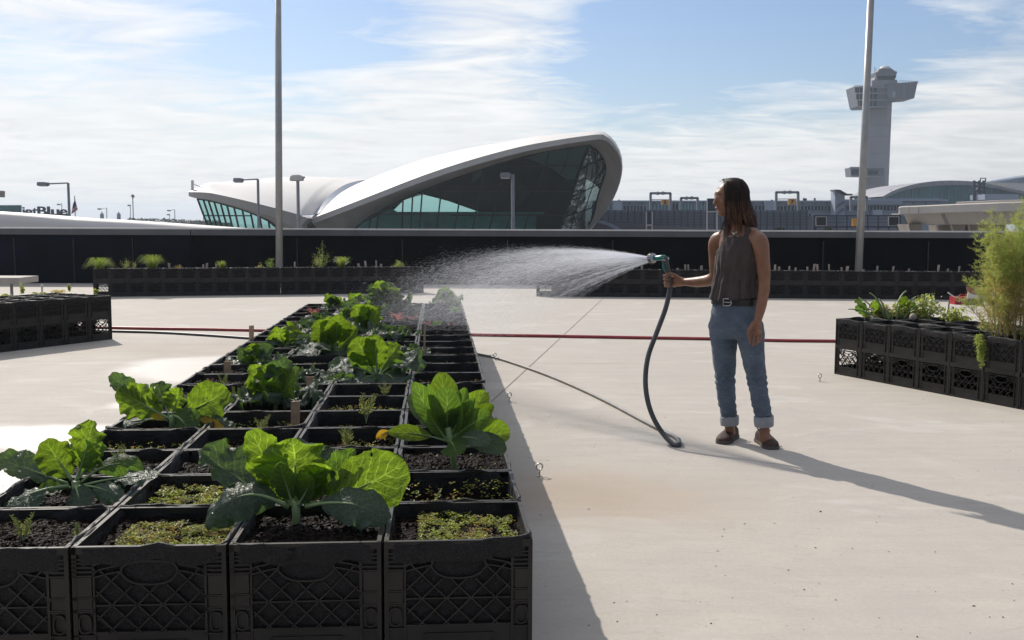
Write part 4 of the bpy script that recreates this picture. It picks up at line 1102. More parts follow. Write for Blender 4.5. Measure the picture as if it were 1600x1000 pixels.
# ------------------------------------------------------------------ leaves
def leaf_mat(name, base, under, vein, trans, gl=.42, waxy=0.0):
    m, nt, b = new_mat(name)
    o = nt.nodes['Material Output']
    uv = nt.nodes.new('ShaderNodeUVMap'); uv.uv_map = 'UVMap'
    s_ = nt.nodes.new('ShaderNodeSeparateXYZ'); nt.links.new(uv.outputs[0], s_.inputs[0])
    S = s_.outputs[0]; Tt = mathn(nt, 'ABSOLUTE', mathn(nt, 'SUBTRACT', s_.outputs[1], .5))   # 0 midrib .. .5 edge
    co = coords(nt)
    wob = mathn(nt, 'MULTIPLY', mathn(nt, 'SUBTRACT', noise_n(nt, 22, 3, .6, co), .5), .10)
    mid = mathn(nt, 'LESS_THAN', Tt, mathn(nt, 'MULTIPLY', mathn(nt, 'SUBTRACT', 1.12, S), .034))
    side = mathn(nt, 'ADD', mathn(nt, 'SUBTRACT', S, mathn(nt, 'MULTIPLY', Tt, .62)), wob)
    fr = mathn(nt, 'FRACT', mathn(nt, 'MULTIPLY', side, 7.5))
    sv = mathn(nt, 'LESS_THAN', mathn(nt, 'ABSOLUTE', mathn(nt, 'SUBTRACT', fr, .5)), mathn(nt, 'SUBTRACT', .075, mathn(nt, 'MULTIPLY', Tt, .09)))
    vo = nt.nodes.new('ShaderNodeTexVoronoi'); vo.feature = 'DISTANCE_TO_EDGE'; vo.inputs['Scale'].default_value = 15
    mp_ = nt.nodes.new('ShaderNodeMapping'); mp_.inputs['Scale'].default_value = (1, .62, 1); nt.links.new(uv.outputs[0], mp_.inputs['Vector']); nt.links.new(mp_.outputs[0], vo.inputs['Vector'])
    net = ramp(nt, vo.outputs['Distance'], .0, .06, .65, 0.0)
    v = mathn(nt, 'MAXIMUM', mathn(nt, 'MAXIMUM', mid, mathn(nt, 'MULTIPLY', sv, .85)), mathn(nt, 'MULTIPLY', net, .55))
    blot = ramp(nt, noise_n(nt, 9, 4, .6, co), .3, .7)
    col = mixrgb(nt, blot, base, tuple(c * 1.35 for c in base))
    col = mixrgb(nt, mathn(nt, 'MULTIPLY', v, .55), col, vein)
    geo = nt.nodes.new('ShaderNodeNewGeometry')
    oi = nt.nodes.new('ShaderNodeObjectInfo')
    hv = ramp(nt, oi.outputs['Random'], 0, 1, .80, 1.22)
    hs = nt.nodes.new('ShaderNodeHueSaturation'); nt.links.new(hv, hs.inputs['Value']); nt.links.new(ramp(nt, oi.outputs['Random'], 0, 1, .485, .512), hs.inputs['Hue']); nt.links.new(col, hs.inputs['Color'])
    nt.links.new(hs.outputs[0], b.inputs['Base Color'])
    nt.links.new(ramp(nt, noise_n(nt, 30, 3, .6, co), .3, .7, gl - .1, gl + .12), b.inputs['Roughness'])
    b.inputs['Specular IOR Level'].default_value = .5
    tl = nt.nodes.new('ShaderNodeBsdfTranslucent')
    tc_ = mixrgb(nt, blot, trans, tuple(c * .78 for c in trans))
    tc_ = mixrgb(nt, mathn(nt, 'MULTIPLY', v, .85), tc_, tuple(min(.95, c * 1.7 + .05) for c in trans))
    hs2 = nt.nodes.new('ShaderNodeHueSaturation'); nt.links.new(hv, hs2.inputs['Value']); nt.links.new(tc_, hs2.inputs['Color'])
    nt.links.new(hs2.outputs[0], tl.inputs['Color'])
    mx = nt.nodes.new('ShaderNodeMixShader'); mx.inputs[0].default_value = .56
    nt.links.new(b.outputs[0], mx.inputs[1]); nt.links.new(tl.outputs[0], mx.inputs[2]); nt.links.new(mx.outputs[0], o.inputs[0])
    hole = mathn(nt, 'MULTIPLY', mathn(nt, 'GREATER_THAN', noise_n(nt, 24, 2, .4, co), .745), mathn(nt, 'GREATER_THAN', Tt, .09))
    trn = nt.nodes.new('ShaderNodeBsdfTransparent'); mh = nt.nodes.new('ShaderNodeMixShader'); nt.links.new(hole, mh.inputs[0]); nt.links.new(mx.outputs[0], mh.inputs[1]); nt.links.new(trn.outputs[0], mh.inputs[2]); nt.links.new(mh.outputs[0], o.inputs[0])
    hgt = mathn(nt, 'SUBTRACT', mathn(nt, 'MULTIPLY', noise_n(nt, 48, 3, .55, co), .9), mathn(nt, 'MULTIPLY', v, .5))
    bp = nt.nodes.new('ShaderNodeBump'); bp.inputs['Strength'].default_value = .75; bp.inputs['Distance'].default_value = .012
    nt.links.new(hgt, bp.inputs['Height']); nt.links.new(bp.outputs[0], b.inputs['Normal']); nt.links.new(bp.outputs[0], tl.inputs['Normal'])
    return m
M['leafy'] = leaf_mat('young_cabbage_leaf', (.050, .082, .016), None, (.20, .28, .06), (.235, .37, .016))
M['leafb'] = leaf_mat('waxy_outer_leaf', (.085, .125, .092), None, (.14, .20, .12), (.085, .15, .022), .36)
M['leafg'] = leaf_mat('smooth_green_leaf', (.045, .088, .028), None, (.18, .26, .10), (.16, .29, .022), .38)
M['leafo'] = leaf_mat('yellowed_leaf', (.50, .30, .02), None, (.6, .45, .1), (.75, .42, .02))
M['leafr'] = leaf_mat('red_lettuce_leaf', (.20, .075, .07), None, (.3, .15, .12), (.34, .13, .11))
M['petiole'] = simple('pale_green_petiole', (.22, .31, .13), .45, 0, .2, 12, .2, 80, .002)

def leaf_obj(B, Tp, width, mat, parent, N=(0, -1, .25), arch=.15, ruffle=.5, cup=.12, stalk=.22, seed=0, droop=0.0, res=(22, 17), shape='round', name='leaf', world=True, tipw=.0):
    """one cabbage leaf: a stalk and midrib from B to Tp, blade facing N, ruffled towards its edge"""
    r = random.Random(seed); B = Vector(B); Tp = Vector(Tp); N = Vector(N).normalized()
    L = (Tp - B).length
    up = Vector((0, 0, 1))
    C = (B + Tp) / 2 + up * (arch * L) - N * (cup * .3 * L)
    C2 = Tp.copy(); C2.z -= droop * L
    def cen(t):
        p = B * (1 - t) ** 2 + C * 2 * t * (1 - t) + Tp * t * t
        p = p + Vector((0, 0, -droop * L * max(0, t - .55) ** 2 * 3)); return p
    n, m = res; rows = []; uvs = []
    if ruffle > .25 and n >= 26: n, m = int(n * 1.6), int(m * 1.5)
    elif n >= 18: n, m = int(n * 1.25), int(m * 1.2)
    ph = r.random() * 10; o1 = Vector((r.random() * 40, r.random() * 40, r.random() * 40))
    for i in range(n + 1):
        s = i / n; t = stalk + (1 - stalk) * s
        p = cen(t); tg = (cen(min(1, t + .02)) - cen(max(0, t - .02))); tg.normalize()
        sd = tg.cross(N)
        if sd.length < .05: sd = tg.cross(Vector((1, 0, 0)))
        sd.normalize(); nn = sd.cross(tg).normalized()
        if shape == 'round': wv = (math.sin(PI * min(1, s * .93 + .045)) ** .62) * (.72 + .36 * s)
        elif shape == 'long': wv = math.sin(PI * min(1, s * .92 + .05)) ** .8 * (.8 + .25 * s)
        else: wv = math.sin(PI * min(1, s * .9 + .07)) ** .7
        row = []
        for j in range(m + 1):
            u = -1 + 2 * j / m; e = abs(u)
            lob = 1 + (.04 + .20 * ruffle) * noise.noise(Vector((s * 5, (1 if u > 0 else -1) * 3.0, 0)) + o1) * (e > .6) + (.02 + .17 * ruffle) * (noise.noise(Vector((s * 14, u * 2, 3)) + o1) + .55 * noise.noise(Vector((s * 37, (u > 0) * 5, 6)) + o1)) * e
            if shape != 'long': lob *= 1 + min(1, e * 1.3) * (ruffle * (.17 * abs(math.sin(s * PI * 4.3 + ph + (u > 0) * .8)) - .06) + min(ruffle, .6) * .05 * abs(math.sin(s * PI * 15 + ph * 3 + (u > 0))))
            w_ = width / 2 * wv * lob
            lift = cup * abs(w_) * (e ** 1.6) * 1.1
            rf = ruffle * width * .115 * e ** 2.2 * (math.sin(s * 17 + ph + (u > 0) * 2) + .7 * math.sin(s * 31 + ph * 2 + (u > 0)))
            bub = ruffle * width * (.050 * noise.noise(Vector((s * 6, u * 3, 1)) + o1) + (.030 * abs(noise.noise(Vector((s * 17, u * 9, 4)) + o1)) + .016 * noise.noise(Vector((s * 34, u * 17, 9)) + o1)) * min(1, 4 * abs(u) + .15))
            q = p + sd * (u * w_) + nn * (lift + rf + bub)
            q += tg * (ruffle * width * .03 * e * math.sin(s * 23 + ph))
            row.append(q)
        rows.append(row)
    mb = MB(); mb.grid(rows)
    nb = len(mb.v)
    # stalk runs up into the midrib on the under side
    pts = []; rad = []
    r0 = width * .035 + .0022
    for k in range(9):
        t = .0 + (stalk + .55 * (1 - stalk)) * k / 8; pts.append(cen(t)); rad.append(max(.0012, r0 * (1 - .8 * k / 8)))
    off = Vector((0, 0, 0))
    if world and parent is not None:
        q = parent
        while q is not None: off += q.location; q = q.parent
    me = bpy.data.meshes.new(name)
    tb = MB(); tb.tube(pts, rad, 6); tv = tb.v; tf = [tuple(i + nb for i in f) for f in tb.f]
    me.from_pydata([a - off for a in mb.v] + [a - off for a in tv], [], mb.f + tf)
    uvl = me.uv_layers.new(name='UVMap')
    nf = len(mb.f)
    for pi_, poly in enumerate(me.polygons):
        for li in poly.loop_indices:
            vi = me.loops[li].vertex_index
            if vi < nb: uvl.data[li].uv = ((vi // (m + 1)) / n, (vi % (m + 1)) / m)
            else: uvl.data[li].uv = (.1, .5)
        poly.use_smooth = True
        if pi_ >= nf: poly.material_index = 1
    me.materials.append(mat); me.materials.append(M['petiole'])
    o = bpy.data.objects.new(name, me); COL.objects.link(o)
    if parent is not None: o.parent = parent
    return o

SZ = RZ - .045
def base_of(px, py, z=None): return G(px, py, SZ if z is None else z)
def plant(name, label, cat, B, group=None): return thing(name, label, cat, B, 0, group)
def pleaf(T, B, tip, dy, wpx, mat, start=None, **k):
    """leaf whose tip is seen at pixel tip, dy metres behind (+) or before (-) the plant's base"""
    Y = B.y
    b = B if start is None else W(start[0], start[1], Y + dy * .25)
    tp = W(tip[0], tip[1], Y + dy)
    return leaf_obj(b, tp, wpx / ppm(Y + dy * .6), M[mat], T, **k)
def stub(T, B, top, r0=.014, r1=.010):
    mb = MB(); mb.tube([B - Vector((0, 0, .02)), (B + top) / 2 + Vector((.002, 0, 0)), top], [r0, (r0 + r1) / 2, r1], 8); mb.build('stem', M['petiole'], T, smooth=True)

# big cabbage in the middle of the front row
B = base_of(462, 826); T = plant('cabbage_plant', 'large crinkled cabbage in the middle of the nearest crate row', 'cabbage', B, 'cabbages of the long front planter')
top = W(462, 785, B.y); stub(T, B, top, .013, .012); s0 = (462, 792)
pleaf(T, B, (458, 684), .05, 118, 'leafy', s0, N=(0, -1, .15), arch=0, ruffle=.8, cup=.3, stalk=.12, seed=1, res=(30, 23))
pleaf(T, B, (392, 672), .07, 66, 'leafy', (452, 790), N=(.35, -1, .2), arch=0, ruffle=.6, cup=.4, stalk=.1, seed=2, res=(28, 19))
pleaf(T, B, (314, 702), .10, 86, 'leafb', (448, 790), N=(.35, -.6, .9), arch=.02, ruffle=.8, cup=.5, stalk=.22, seed=3, res=(28, 19))
pleaf(T, B, (322, 812), -.09, 84, 'leafb', (450, 793), N=(-.25, -.75, .75), arch=.42, ruffle=.35, cup=-.35, stalk=.12, seed=4, droop=.18, res=(28, 19))
pleaf(T, B, (634, 722), -.02, 112, 'leafy', (478, 791), N=(-.12, -1, .18), arch=-.10, ruffle=.35, cup=.1, stalk=.22, seed=5, res=(30, 23))
pleaf(T, B, (556, 703), .05, 56, 'leafg', (474, 788), N=(-.8, -1, .1), arch=-.06, ruffle=.5, cup=.5, stalk=.15, seed=6, res=(26, 17))
pleaf(T, B, (606, 806), -.12, 74, 'leafb', (478, 792), N=(.25, -.85, .6), arch=.16, ruffle=.3, cup=-.2, stalk=.2, seed=7, droop=.1, res=(26, 19))
pleaf(T, B, (520, 700), .16, 96, 'leafb', (470, 780), N=(.1, -.4, 1), arch=.1, ruffle=1.0, cup=.3, stalk=.3, seed=8, res=(26, 19))
pleaf(T, B, (436, 722), -.02, 44, 'leafg', (458, 792), N=(.1, -1, .3), arch=-.05, ruffle=.5, cup=.6, stalk=.2, seed=9)
pleaf(T, B, (505, 728), .03, 58, 'leafy', (468, 790), N=(-.2, -1, .2), arch=-.04, ruffle=.8, cup=.5, stalk=.15, seed=10)
pleaf(T, B, (488, 745), -.03, 40, 'leafg', (465, 790), N=(-.2, -1, .2), arch=0, ruffle=.5, cup=.6, stalk=.15, seed=11)

# tall smooth plant at the right-hand side
B = base_of(712, 742, RZ - .03); T = plant('sprout_plant', 'tall smooth leaved brussels sprout plant leaning over the right rim', 'sprout plant', B, 'cabbages of the long front planter')
top = W(700, 668, B.y - .02); stub(T, B, top, .010, .012)
C0 = (700, 690)
for i, (tip, dy, wd, mt, N, ar, cu, sh, st, sd) in enumerate([
    ((645, 598), .03, 44, 'leafg', (.5, -1, .2), .02, .4, 'long', .2, 21), ((690, 582), .10, 52, 'leafy', (.1, -1, .3), 0, .3, 'round', .2, 22),
    ((668, 600), .0, 24, 'leafg', (.9, -.8, .2), .03, .6, 'long', .2, 23), ((698, 604), -.04, 50, 'leafg', (0, -1, .25), .03, .15, 'round', .2, 24),
    ((728, 606), .05, 38, 'leafg', (-.3, -1, .2), .02, .4, 'long', .2, 25), ((760, 612), .12, 48, 'leafy', (-.2, -.9, .4), .03, .3, 'round', .2, 26),
    ((772, 634), .03, 36, 'leafy', (-.5, -.8, .5), .05, .5, 'round', .3, 27), ((606, 676), -.03, 30, 'leafy', (.1, -.9, .5), .12, .2, 'long', .28, 28),
    ((766, 646), -.04, 42, 'leafg', (.1, -.9, .4), .08, .3, 'round', .22, 29), ((797, 678), .02, 54, 'leafy', (-.1, -.8, .5), .10, .3, 'round', .35, 30),
    ((790, 706), -.06, 42, 'leafb', (-.1, -.7, .7), .22, .1, 'round', .3, 31), ((714, 712), -.12, 50, 'leafg', (0, -1, .3), .35, .0, 'round', .3, 32),
    ((765, 694), -.11, 34, 'leafb', (.1, -.8, .7), .25, .1, 'round', .35, 33), ((668, 640), -.06, 34, 'leafg', (.4, -1, .1), -.02, .6, 'long', .15, 34),
    ((722, 634), -.05, 30, 'leafg', (-.4, -1, .2), .02, .6, 'long', .2, 35), ((742, 622), .0, 30, 'leafg', (-.5, -.9, .2), .02, .5, 'long', .2, 36),
    ((640, 618), .10, 40, 'leafb', (.3, -.8, .5), .02, .3, 'round', .2, 37)]):
    pleaf(T, B, tip, dy, wd, mt, C0, N=N, arch=ar, ruffle=.14, cup=cu, stalk=st, seed=sd, shape=sh, res=(20, 13))
# fallen yellow leaf tip
Y_ = B.y - .05
leaf_obj(W(607, 674, Y_), W(588, 684, Y_ - .02), 16 / ppm(Y_), M['leafo'], T, N=(.2, -1, .3), arch=.05, ruffle=.2, cup=.3, stalk=.0, seed=40, shape='long', res=(10, 8))

# cabbage at the front left
B = base_of(118, 782); T = plant('cabbage_plant', 'sprawling cabbage in the left front crates with holes and pale lower leaves', 'cabbage', B, 'cabbages of the long front planter')
top = W(118, 752, B.y); stub(T, B, top, .013, .014); s0 = (117, 756)
pleaf(T, B, (145, 657), .04, 66, 'leafy', s0, N=(-.2, -1, .2), arch=0, ruffle=.8, cup=.3, stalk=.25, seed=51, res=(28, 19))
pleaf(T, B, (70, 688), .0, 62, 'leafy', (112, 750), N=(.3, -1, .2), arch=-.03, ruffle=.6, cup=.4, stalk=.1, seed=52, res=(26, 19))
pleaf(T, B, (160, 690), .05, 50, 'leafg', (120, 750), N=(-.3, -1, .3), arch=-.02, ruffle=.6, cup=.4, stalk=.2, seed=53)
pleaf(T, B, (-8, 716), .05, 56, 'leafb', (105, 756), N=(.1, -.6, .8), arch=.06, ruffle=.7, cup=.2, stalk=.2, seed=54, res=(26, 17))
pleaf(T, B, (222, 732), .02, 46, 'leafg', (125, 756), N=(.0, -.8, .6), arch=.33, ruffle=.3, cup=-.3, stalk=.3, seed=55, droop=.1)
pleaf(T, B, (248, 742), -.05, 48, 'leafb', (125, 760), N=(-.1, -.35, 1), arch=.04, ruffle=.5, cup=-.1, stalk=.45, seed=56)
pleaf(T, B, (-12, 806), -.14, 74, 'leafb', (108, 760), N=(-.3, -.5, .9), arch=.12, ruffle=.6, cup=-.3, stalk=.25, seed=57, droop=.1, res=(26, 19))
pleaf(T, B, (128, 800), -.14, 50, 'leafb', (118, 760), N=(0, -.9, .5), arch=.2, ruffle=.4, cup=-.2, stalk=.15, seed=58)
pleaf(T, B, (190, 778), -.10, 40, 'leafb', (124, 760), N=(-.3, -.6, .7), arch=.1, ruffle=.4, cup=-.3, stalk=.35, seed=59)
pleaf(T, B, (60, 768), -.05, 40, 'leafg', (110, 762), N=(-.1, -.5, .8), arch=.05, ruffle=.3, cup=.3, stalk=.25, seed=60)

# cabbage two rows behind it
B = base_of(268, 672); T = plant('cabbage_plant', 'wide cabbage with yellow edged leaves on the left, behind the sprawling one', 'cabbage', B, 'cabbages of the long front planter')
top = W(268, 650, B.y); stub(T, B, top, .012, .013); s0 = (266, 655)
pleaf(T, B, (186, 608), .0, 58, 'leafy', s0, N=(.3, -1, .3), arch=-.03, ruffle=.8, cup=.2, stalk=.2, seed=61, res=(26, 19))
pleaf(T, B, (172, 586), .05, 34, 'leafb', (240, 640), N=(.6, -1, .3), arch=.03, ruffle=.9, cup=.5, stalk=.2, seed=62)
pleaf(T, B, (244, 598), .08, 40, 'leafb', (264, 650), N=(.2, -1, .3), arch=0, ruffle=1, cup=.4, stalk=.3, seed=63)
pleaf(T, B, (280, 606), .02, 40, 'leafy', s0, N=(-.1, -1, .3), arch=0, ruffle=.8, cup=.4, stalk=.25, seed=64)
pleaf(T, B, (356, 608), .02, 66, 'leafy', (272, 652), N=(-.1, -1, .25), arch=-.08, ruffle=.6, cup=.2, stalk=.2, seed=65, res=(26, 19))
pleaf(T, B, (300, 684), -.12, 60, 'leafg', (272, 650), N=(-.2, -1, .3), arch=.3, ruffle=.4, cup=-.1, stalk=.1, seed=66)
pleaf(T, B, (164, 670), -.02, 34, 'leafb', (258, 656), N=(0, -.4, 1), arch=.06, ruffle=.5, cup=-.2, stalk=.3, seed=67)
pleaf(T, B, (236, 650), -.05, 14, 'leafo', (262, 658), N=(.2, -.6, .8), arch=.1, ruffle=.4, cup=.2, stalk=.2, seed=68)
pleaf(T, B, (368, 684), -.06, 44, 'leafb', (276, 656), N=(-.2, -.7, .7), arch=.16, ruffle=.7, cup=-.2, stalk=.3, seed=69)
pleaf(T, B, (352, 672), -.08, 14, 'leafo', (285, 652), N=(-.2, -.5, .9), arch=.2, ruffle=.8, cup=.3, stalk=.3, seed=70)
pleaf(T, B, (220, 640), .1, 34, 'leafg', (262, 655), N=(.2, -.9, .5), arch=0, ruffle=.6, cup=.3, stalk=.3, seed=71)

def rosette(px, py, wpx, hpx, label, seed, kind='mix', z=None, name='cabbage_plant', cat='cabbage', bright=(2, 3), n_low=5, group='cabbages of the long front planter', ruffle=.7, extra=()):
    """an upright heart of bright leaves over a skirt of older waxy ones"""
    r = random.Random(seed); B = base_of(px, py, z); T = plant(name, label, cat, B, group)
    k = 1 / ppm(B.y); hpx *= 1.12; top = B + Vector((0, 0, .03)); stub(T, B, top, .010, .011)
    c0 = top; hw = wpx * k / 2; H = hpx * k
    nb = r.randint(*bright) + (1 if seed % 2 else 0)
    for i in range(nb):
        f = (i + .5) / nb * 2 - 1 + r.uniform(-.12, .12); up_ = r.uniform(.72, 1.0) * (1 - .30 * f * f)
        tp = B + Vector((f * hw * .82, r.uniform(-.05, .08), H * up_)); wd = r.uniform(.50, .72) * (1 - .1 * abs(f))
        leaf_obj(c0, tp, H * wd, M['leafy' if (kind != 'blue' and r.random() < .75) else 'leafb'], T, N=(-f * .5 + r.uniform(-.5, .5), -1, r.uniform(.1, .6)), arch=r.uniform(-.10, .10), ruffle=ruffle * r.uniform(.9, 1.5), cup=r.uniform(.0, .6), stalk=r.uniform(.18, .34), seed=seed * 10 + i, res=(22, 17), shape=r.choice(('round', 'round', 'x')))
    for i in range(2):
        f = r.uniform(-.7, .7); tp = B + Vector((f * hw, r.uniform(-.10, -.02), H * r.uniform(.35, .6)))
        leaf_obj(c0, tp, H * r.uniform(.3, .45), M['leafg'], T, N=(r.uniform(-.9, .9), -1, .4), arch=.08, ruffle=ruffle * 1.2, cup=.5, stalk=.25, seed=seed * 10 + 20 + i, res=(16, 11))
    for i in range(n_low + 2):
        a = 2 * PI * (i + r.uniform(-.25, .25)) / (n_low + 2) + .4; ca, sa = math.cos(a), math.sin(a)
        ln = hw * r.uniform(.95, 1.35)
        tp = B + Vector((ca * ln, sa * ln * .8, H * r.uniform(-.02, .42)))
        leaf_obj(c0, tp, max(.55 * H, hw * .85) * r.uniform(.8, 1.15), M['leafb'], T, N=(-ca * .5, -sa * .5 - .35, 1), arch=r.uniform(.1, .4), ruffle=ruffle * 1.7, cup=r.uniform(-.4, .2), stalk=.3, seed=seed * 10 + 40 + i, droop=r.uniform(.05, .35), res=(20, 15))
    return T
rosette(430, 642, 118, 92, 'upright folded cabbage just behind the big front cabbage', 81, bright=(3, 3), n_low=5)
rosette(590, 598, 140, 72, 'broad cabbage with a fan shaped leaf, left of the sprout plant', 82, bright=(3, 3), n_low=6, ruffle=.5)
rosette(400, 578, 92, 44, 'low cabbage by the left rim beside a short stake', 83, bright=(3, 3), n_low=5)
rosette(446, 548, 74, 50, 'small cabbage right of the tall left stake', 84, bright=(2, 2), n_low=5)
rosette(524, 560, 100, 66, 'two winged cabbage in the middle of the planter', 85, bright=(3, 3), n_low=6, ruffle=.3)
rosette(574, 527, 76, 52, 'dark hearted savoy cabbage behind the fan leaved one', 86, bright=(3, 3), n_low=5)
rosette(600, 490, 84, 48, 'frilly pale cabbage in the mist near the far end', 87, bright=(3, 3), n_low=6, ruffle=1.2)
rosette(697, 478, 46, 32, 'small cabbage alone at the far right end of the planter', 88, bright=(3, 3), n_low=4)
rosette(522, 486, 48, 30, 'little cabbage at the far left end of the planter', 89, bright=(2, 2), n_low=4)
rosette(552, 506, 62, 40, 'grey green cabbage under the falling spray', 90, bright=(2, 2), n_low=6)
rosette(490, 524, 80, 26, 'drooping blue green cabbage spilling over the left rim', 91, kind='blue', bright=(2, 2), n_low=7)
rosette(470, 545, 66, 26, 'flat crinkled cabbage beside the two winged one', 92, kind='blue', bright=(2, 2), n_low=6)
rosette(612, 532, 80, 24, 'spreading crinkled cabbage leaning on the centre rim', 93, kind='blue', bright=(2, 2), n_low=6)
rosette(500, 506, 50, 22, 'tiny blue green cabbage behind the drooping one', 94, kind='blue', bright=(2, 2), n_low=5)

rosette(455, 596, 84, 24, 'flat grey green cabbage between the upright cabbage and the left rim', 195, kind='blue', bright=(1, 1), n_low=6)
rosette(532, 604, 76, 26, 'flat grey green cabbage left of the fan leaved one', 196, kind='blue', bright=(1, 1), n_low=6)
rosette(572, 562, 74, 24, 'low crinkled cabbage in the row behind the fan leaved one', 197, kind='blue', bright=(1, 1), n_low=6)
rosette(646, 556, 52, 20, 'small low cabbage against the centre rim near the thin stick', 198, kind='blue', bright=(1, 1), n_low=5)
rosette(560, 484, 60, 26, 'faint cabbage in the mist beside the frilly one', 199, kind='mix', bright=(2, 2), n_low=6)

# lettuces
def lettuce(px, py, wpx, label, seed, z=None, mat='leafr', group='small red plants of the long front planter', cat='lettuce'):
    r = random.Random(seed); B = base_of(px, py, z); T = plant('red_lettuce' if mat == 'leafr' else 'lettuce', label, cat, B, group); k = wpx / ppm(B.y)
    for i in range(9):
        a = 2 * PI * i / 9 + r.uniform(-.3, .3); tp = B + Vector((math.cos(a) * k * .5, math.sin(a) * k * .4, k * r.uniform(.35, .75)))
        leaf_obj(B, tp, k * .42, M[mat], T, N=(-math.cos(a), -math.sin(a) - .6, .8), arch=.1, ruffle=1.2, cup=.4, stalk=.1, seed=seed * 20 + i, res=(10, 9))
lettuce(622, 506, 24, 'pink red lettuce left of the two in the spray', 101); lettuce(645, 505, 18, 'smaller pink lettuce right of its pair in the spray', 102)
lettuce(706, 516, 16, 'reddish lettuce in the right-hand column under the spray', 103); lettuce(490, 497, 22, 'red lettuce at the far left rim', 104)
lettuce(668, 512, 14, 'pale pink lettuce beside the centre rim under the spray', 105)
lettuce(328, 600, 12, 'dark red seedling near the left rim by the short stake', 106)
lettuce(683, 513, 16, 'small green lettuce in the right-hand column under the spray', 107, mat='leafg'); lettuce(712, 492, 20, 'pale green lettuce near the far right end', 108, mat='leafg')

# carrot-like ferny seedlings
def ferny(px, py, hpx, label, seed, col='fern', z=None, group='feathery seedlings of the long front planter', n=4, spread=.5):
    r = random.Random(seed); B = base_of(px, py, z); T = plant('feathery_seedling', label, 'seedling', B, group); H = hpx / ppm(B.y)
    mb = MB(); fb = MB()
    for s in range(n):
        a = r.uniform(-1, 1) * spread; tip = B + Vector((a * H, r.uniform(-.3, .3) * H * spread, H * r.uniform(.65, 1)))
        mid = (B + tip) / 2 + Vector((-a * H * .15, 0, H * .06)); P = [B.lerp(mid, f).lerp(mid.lerp(tip, f), f) for f in [k / 10 for k in range(11)]]
        mb.tube(P, [.0016] * 11, 4)
        for k in range(3, 11):
            for sg in (-1, 1):
                ln = H * .20 * (1.15 - k / 11) + H * .03; d = Vector((sg * r.uniform(.6, 1), r.uniform(-.6, .6), r.uniform(.4, .9))).normalized()
                e = P[k] + d * ln; fb.bar(P[k], e, .0010, .0010)
                for q in range(5):
                    c = P[k].lerp(e, .3 + .7 * q / 5); s2 = ln * .3
                    dd = Vector((r.uniform(-1, 1), r.uniform(-1, 1), r.uniform(0, 1))).normalized() * s2
                    sd = dd.cross(Vector((r.uniform(-1, 1), r.uniform(-1, 1), .3))).normalized() * s2 * .28
                    fb.add([c, c + dd * .5 + sd, c + dd, c + dd * .5 - sd], [(0, 1, 2, 3)])
    mb.build('stem', M['stem'], T); fb.build('foliage', M[col], T, fix=False)
def thin_leaf_mat(name, col, trans):
    m, nt, b = new_mat(name); o = nt.nodes['Material Output']; co = coords(nt)
    f = ramp(nt, noise_n(nt, 30, 3, .6, co), .3, .7)
    nt.links.new(mixrgb(nt, f, tuple(c * .7 for c in col), tuple(c * 1.3 for c in col)), b.inputs['Base Color']); b.inputs['Roughness'].default_value = .45
    tl = nt.nodes.new('ShaderNodeBsdfTranslucent'); nt.links.new(mixrgb(nt, f, tuple(c * .75 for c in trans), trans), tl.inputs[0])
    mx = nt.nodes.new('ShaderNodeMixShader'); mx.inputs[0].default_value = .5
    nt.links.new(b.outputs[0], mx.inputs[1]); nt.links.new(tl.outputs[0], mx.inputs[2]); nt.links.new(mx.outputs[0], o.inputs[0]); return m
M['fern'] = thin_leaf_mat('feathery_leaf', (.28, .31, .09), (.62, .64, .18))
M['micro'] = thin_leaf_mat('seedling_leaf', (.25, .30, .06), (.55, .60, .10))
M['microb'] = thin_leaf_mat('bronze_seedling_leaf', (.26, .17, .06), (.5, .33, .08))
M['grass'] = thin_leaf_mat('grass_blade', (.11, .18, .03), (.35, .50, .06))
M['straw'] = thin_leaf_mat('straw_coloured_stalk', (.50, .40, .15), (.78, .62, .22))
M['fennel'] = thin_leaf_mat('fennel_thread', (.21, .27, .06), (.60, .68, .16))
for i, (px, py, h, lb_) in enumerate(((38, 850, 52, 'feathery seedling in the left front crate'), (188, 733, 42, 'feathery seedling between the two left cabbages'), (410, 680, 36, 'feathery pair just above the big cabbage'),
        (545, 702, 42, 'lone feathery seedling above the right leaf of the big cabbage'), (572, 662, 56, 'yellowish branching seedling in the dark crate left of the sprout plant'), (602, 622, 30, 'short pale seedling behind the branching one'),
        (350, 608, 26, 'feathery seedling by the left rim beside red leaves'), (366, 622, 18, 'tiny feathery seedling below the left stake crate'), (560, 705, 18, 'small reddish feathery seedling next to the lone one'),
        (120, 845, 30, 'small feathery seedling in the left front crate near the rim'))):
    ferny(px, py, h, lb_, 200 + i, 'fern', None, n=4 if h > 30 else 3, spread=.35)
# bare reddish kale stalks in the second crate of the right column
B = base_of(715, 768, RZ - .075); T = plant('red_kale_seedling', 'dark red kale seedlings in the shaded crate below the sprout plant', 'seedling', B); r = random.Random(4)
for dx, dyp, tip in ((-28, 0, (692, 744)), (-22, 2, (684, 752)), (0, 0, (722, 738)), (4, 0, (740, 735)), (8, 0, (756, 738)), (-8, 4, (706, 748))):
    b0 = B + Vector((dx / ppm(B.y), 0, 0)); tp = W(tip[0], tip[1], B.y - .01)
    leaf_obj(b0, tp, 12 / ppm(B.y), M['leafr'], T, N=(r.uniform(-.4, .4), -1, .4), arch=.05, ruffle=1.2, cup=.3, stalk=.6, seed=r.randrange(999), res=(8, 7))

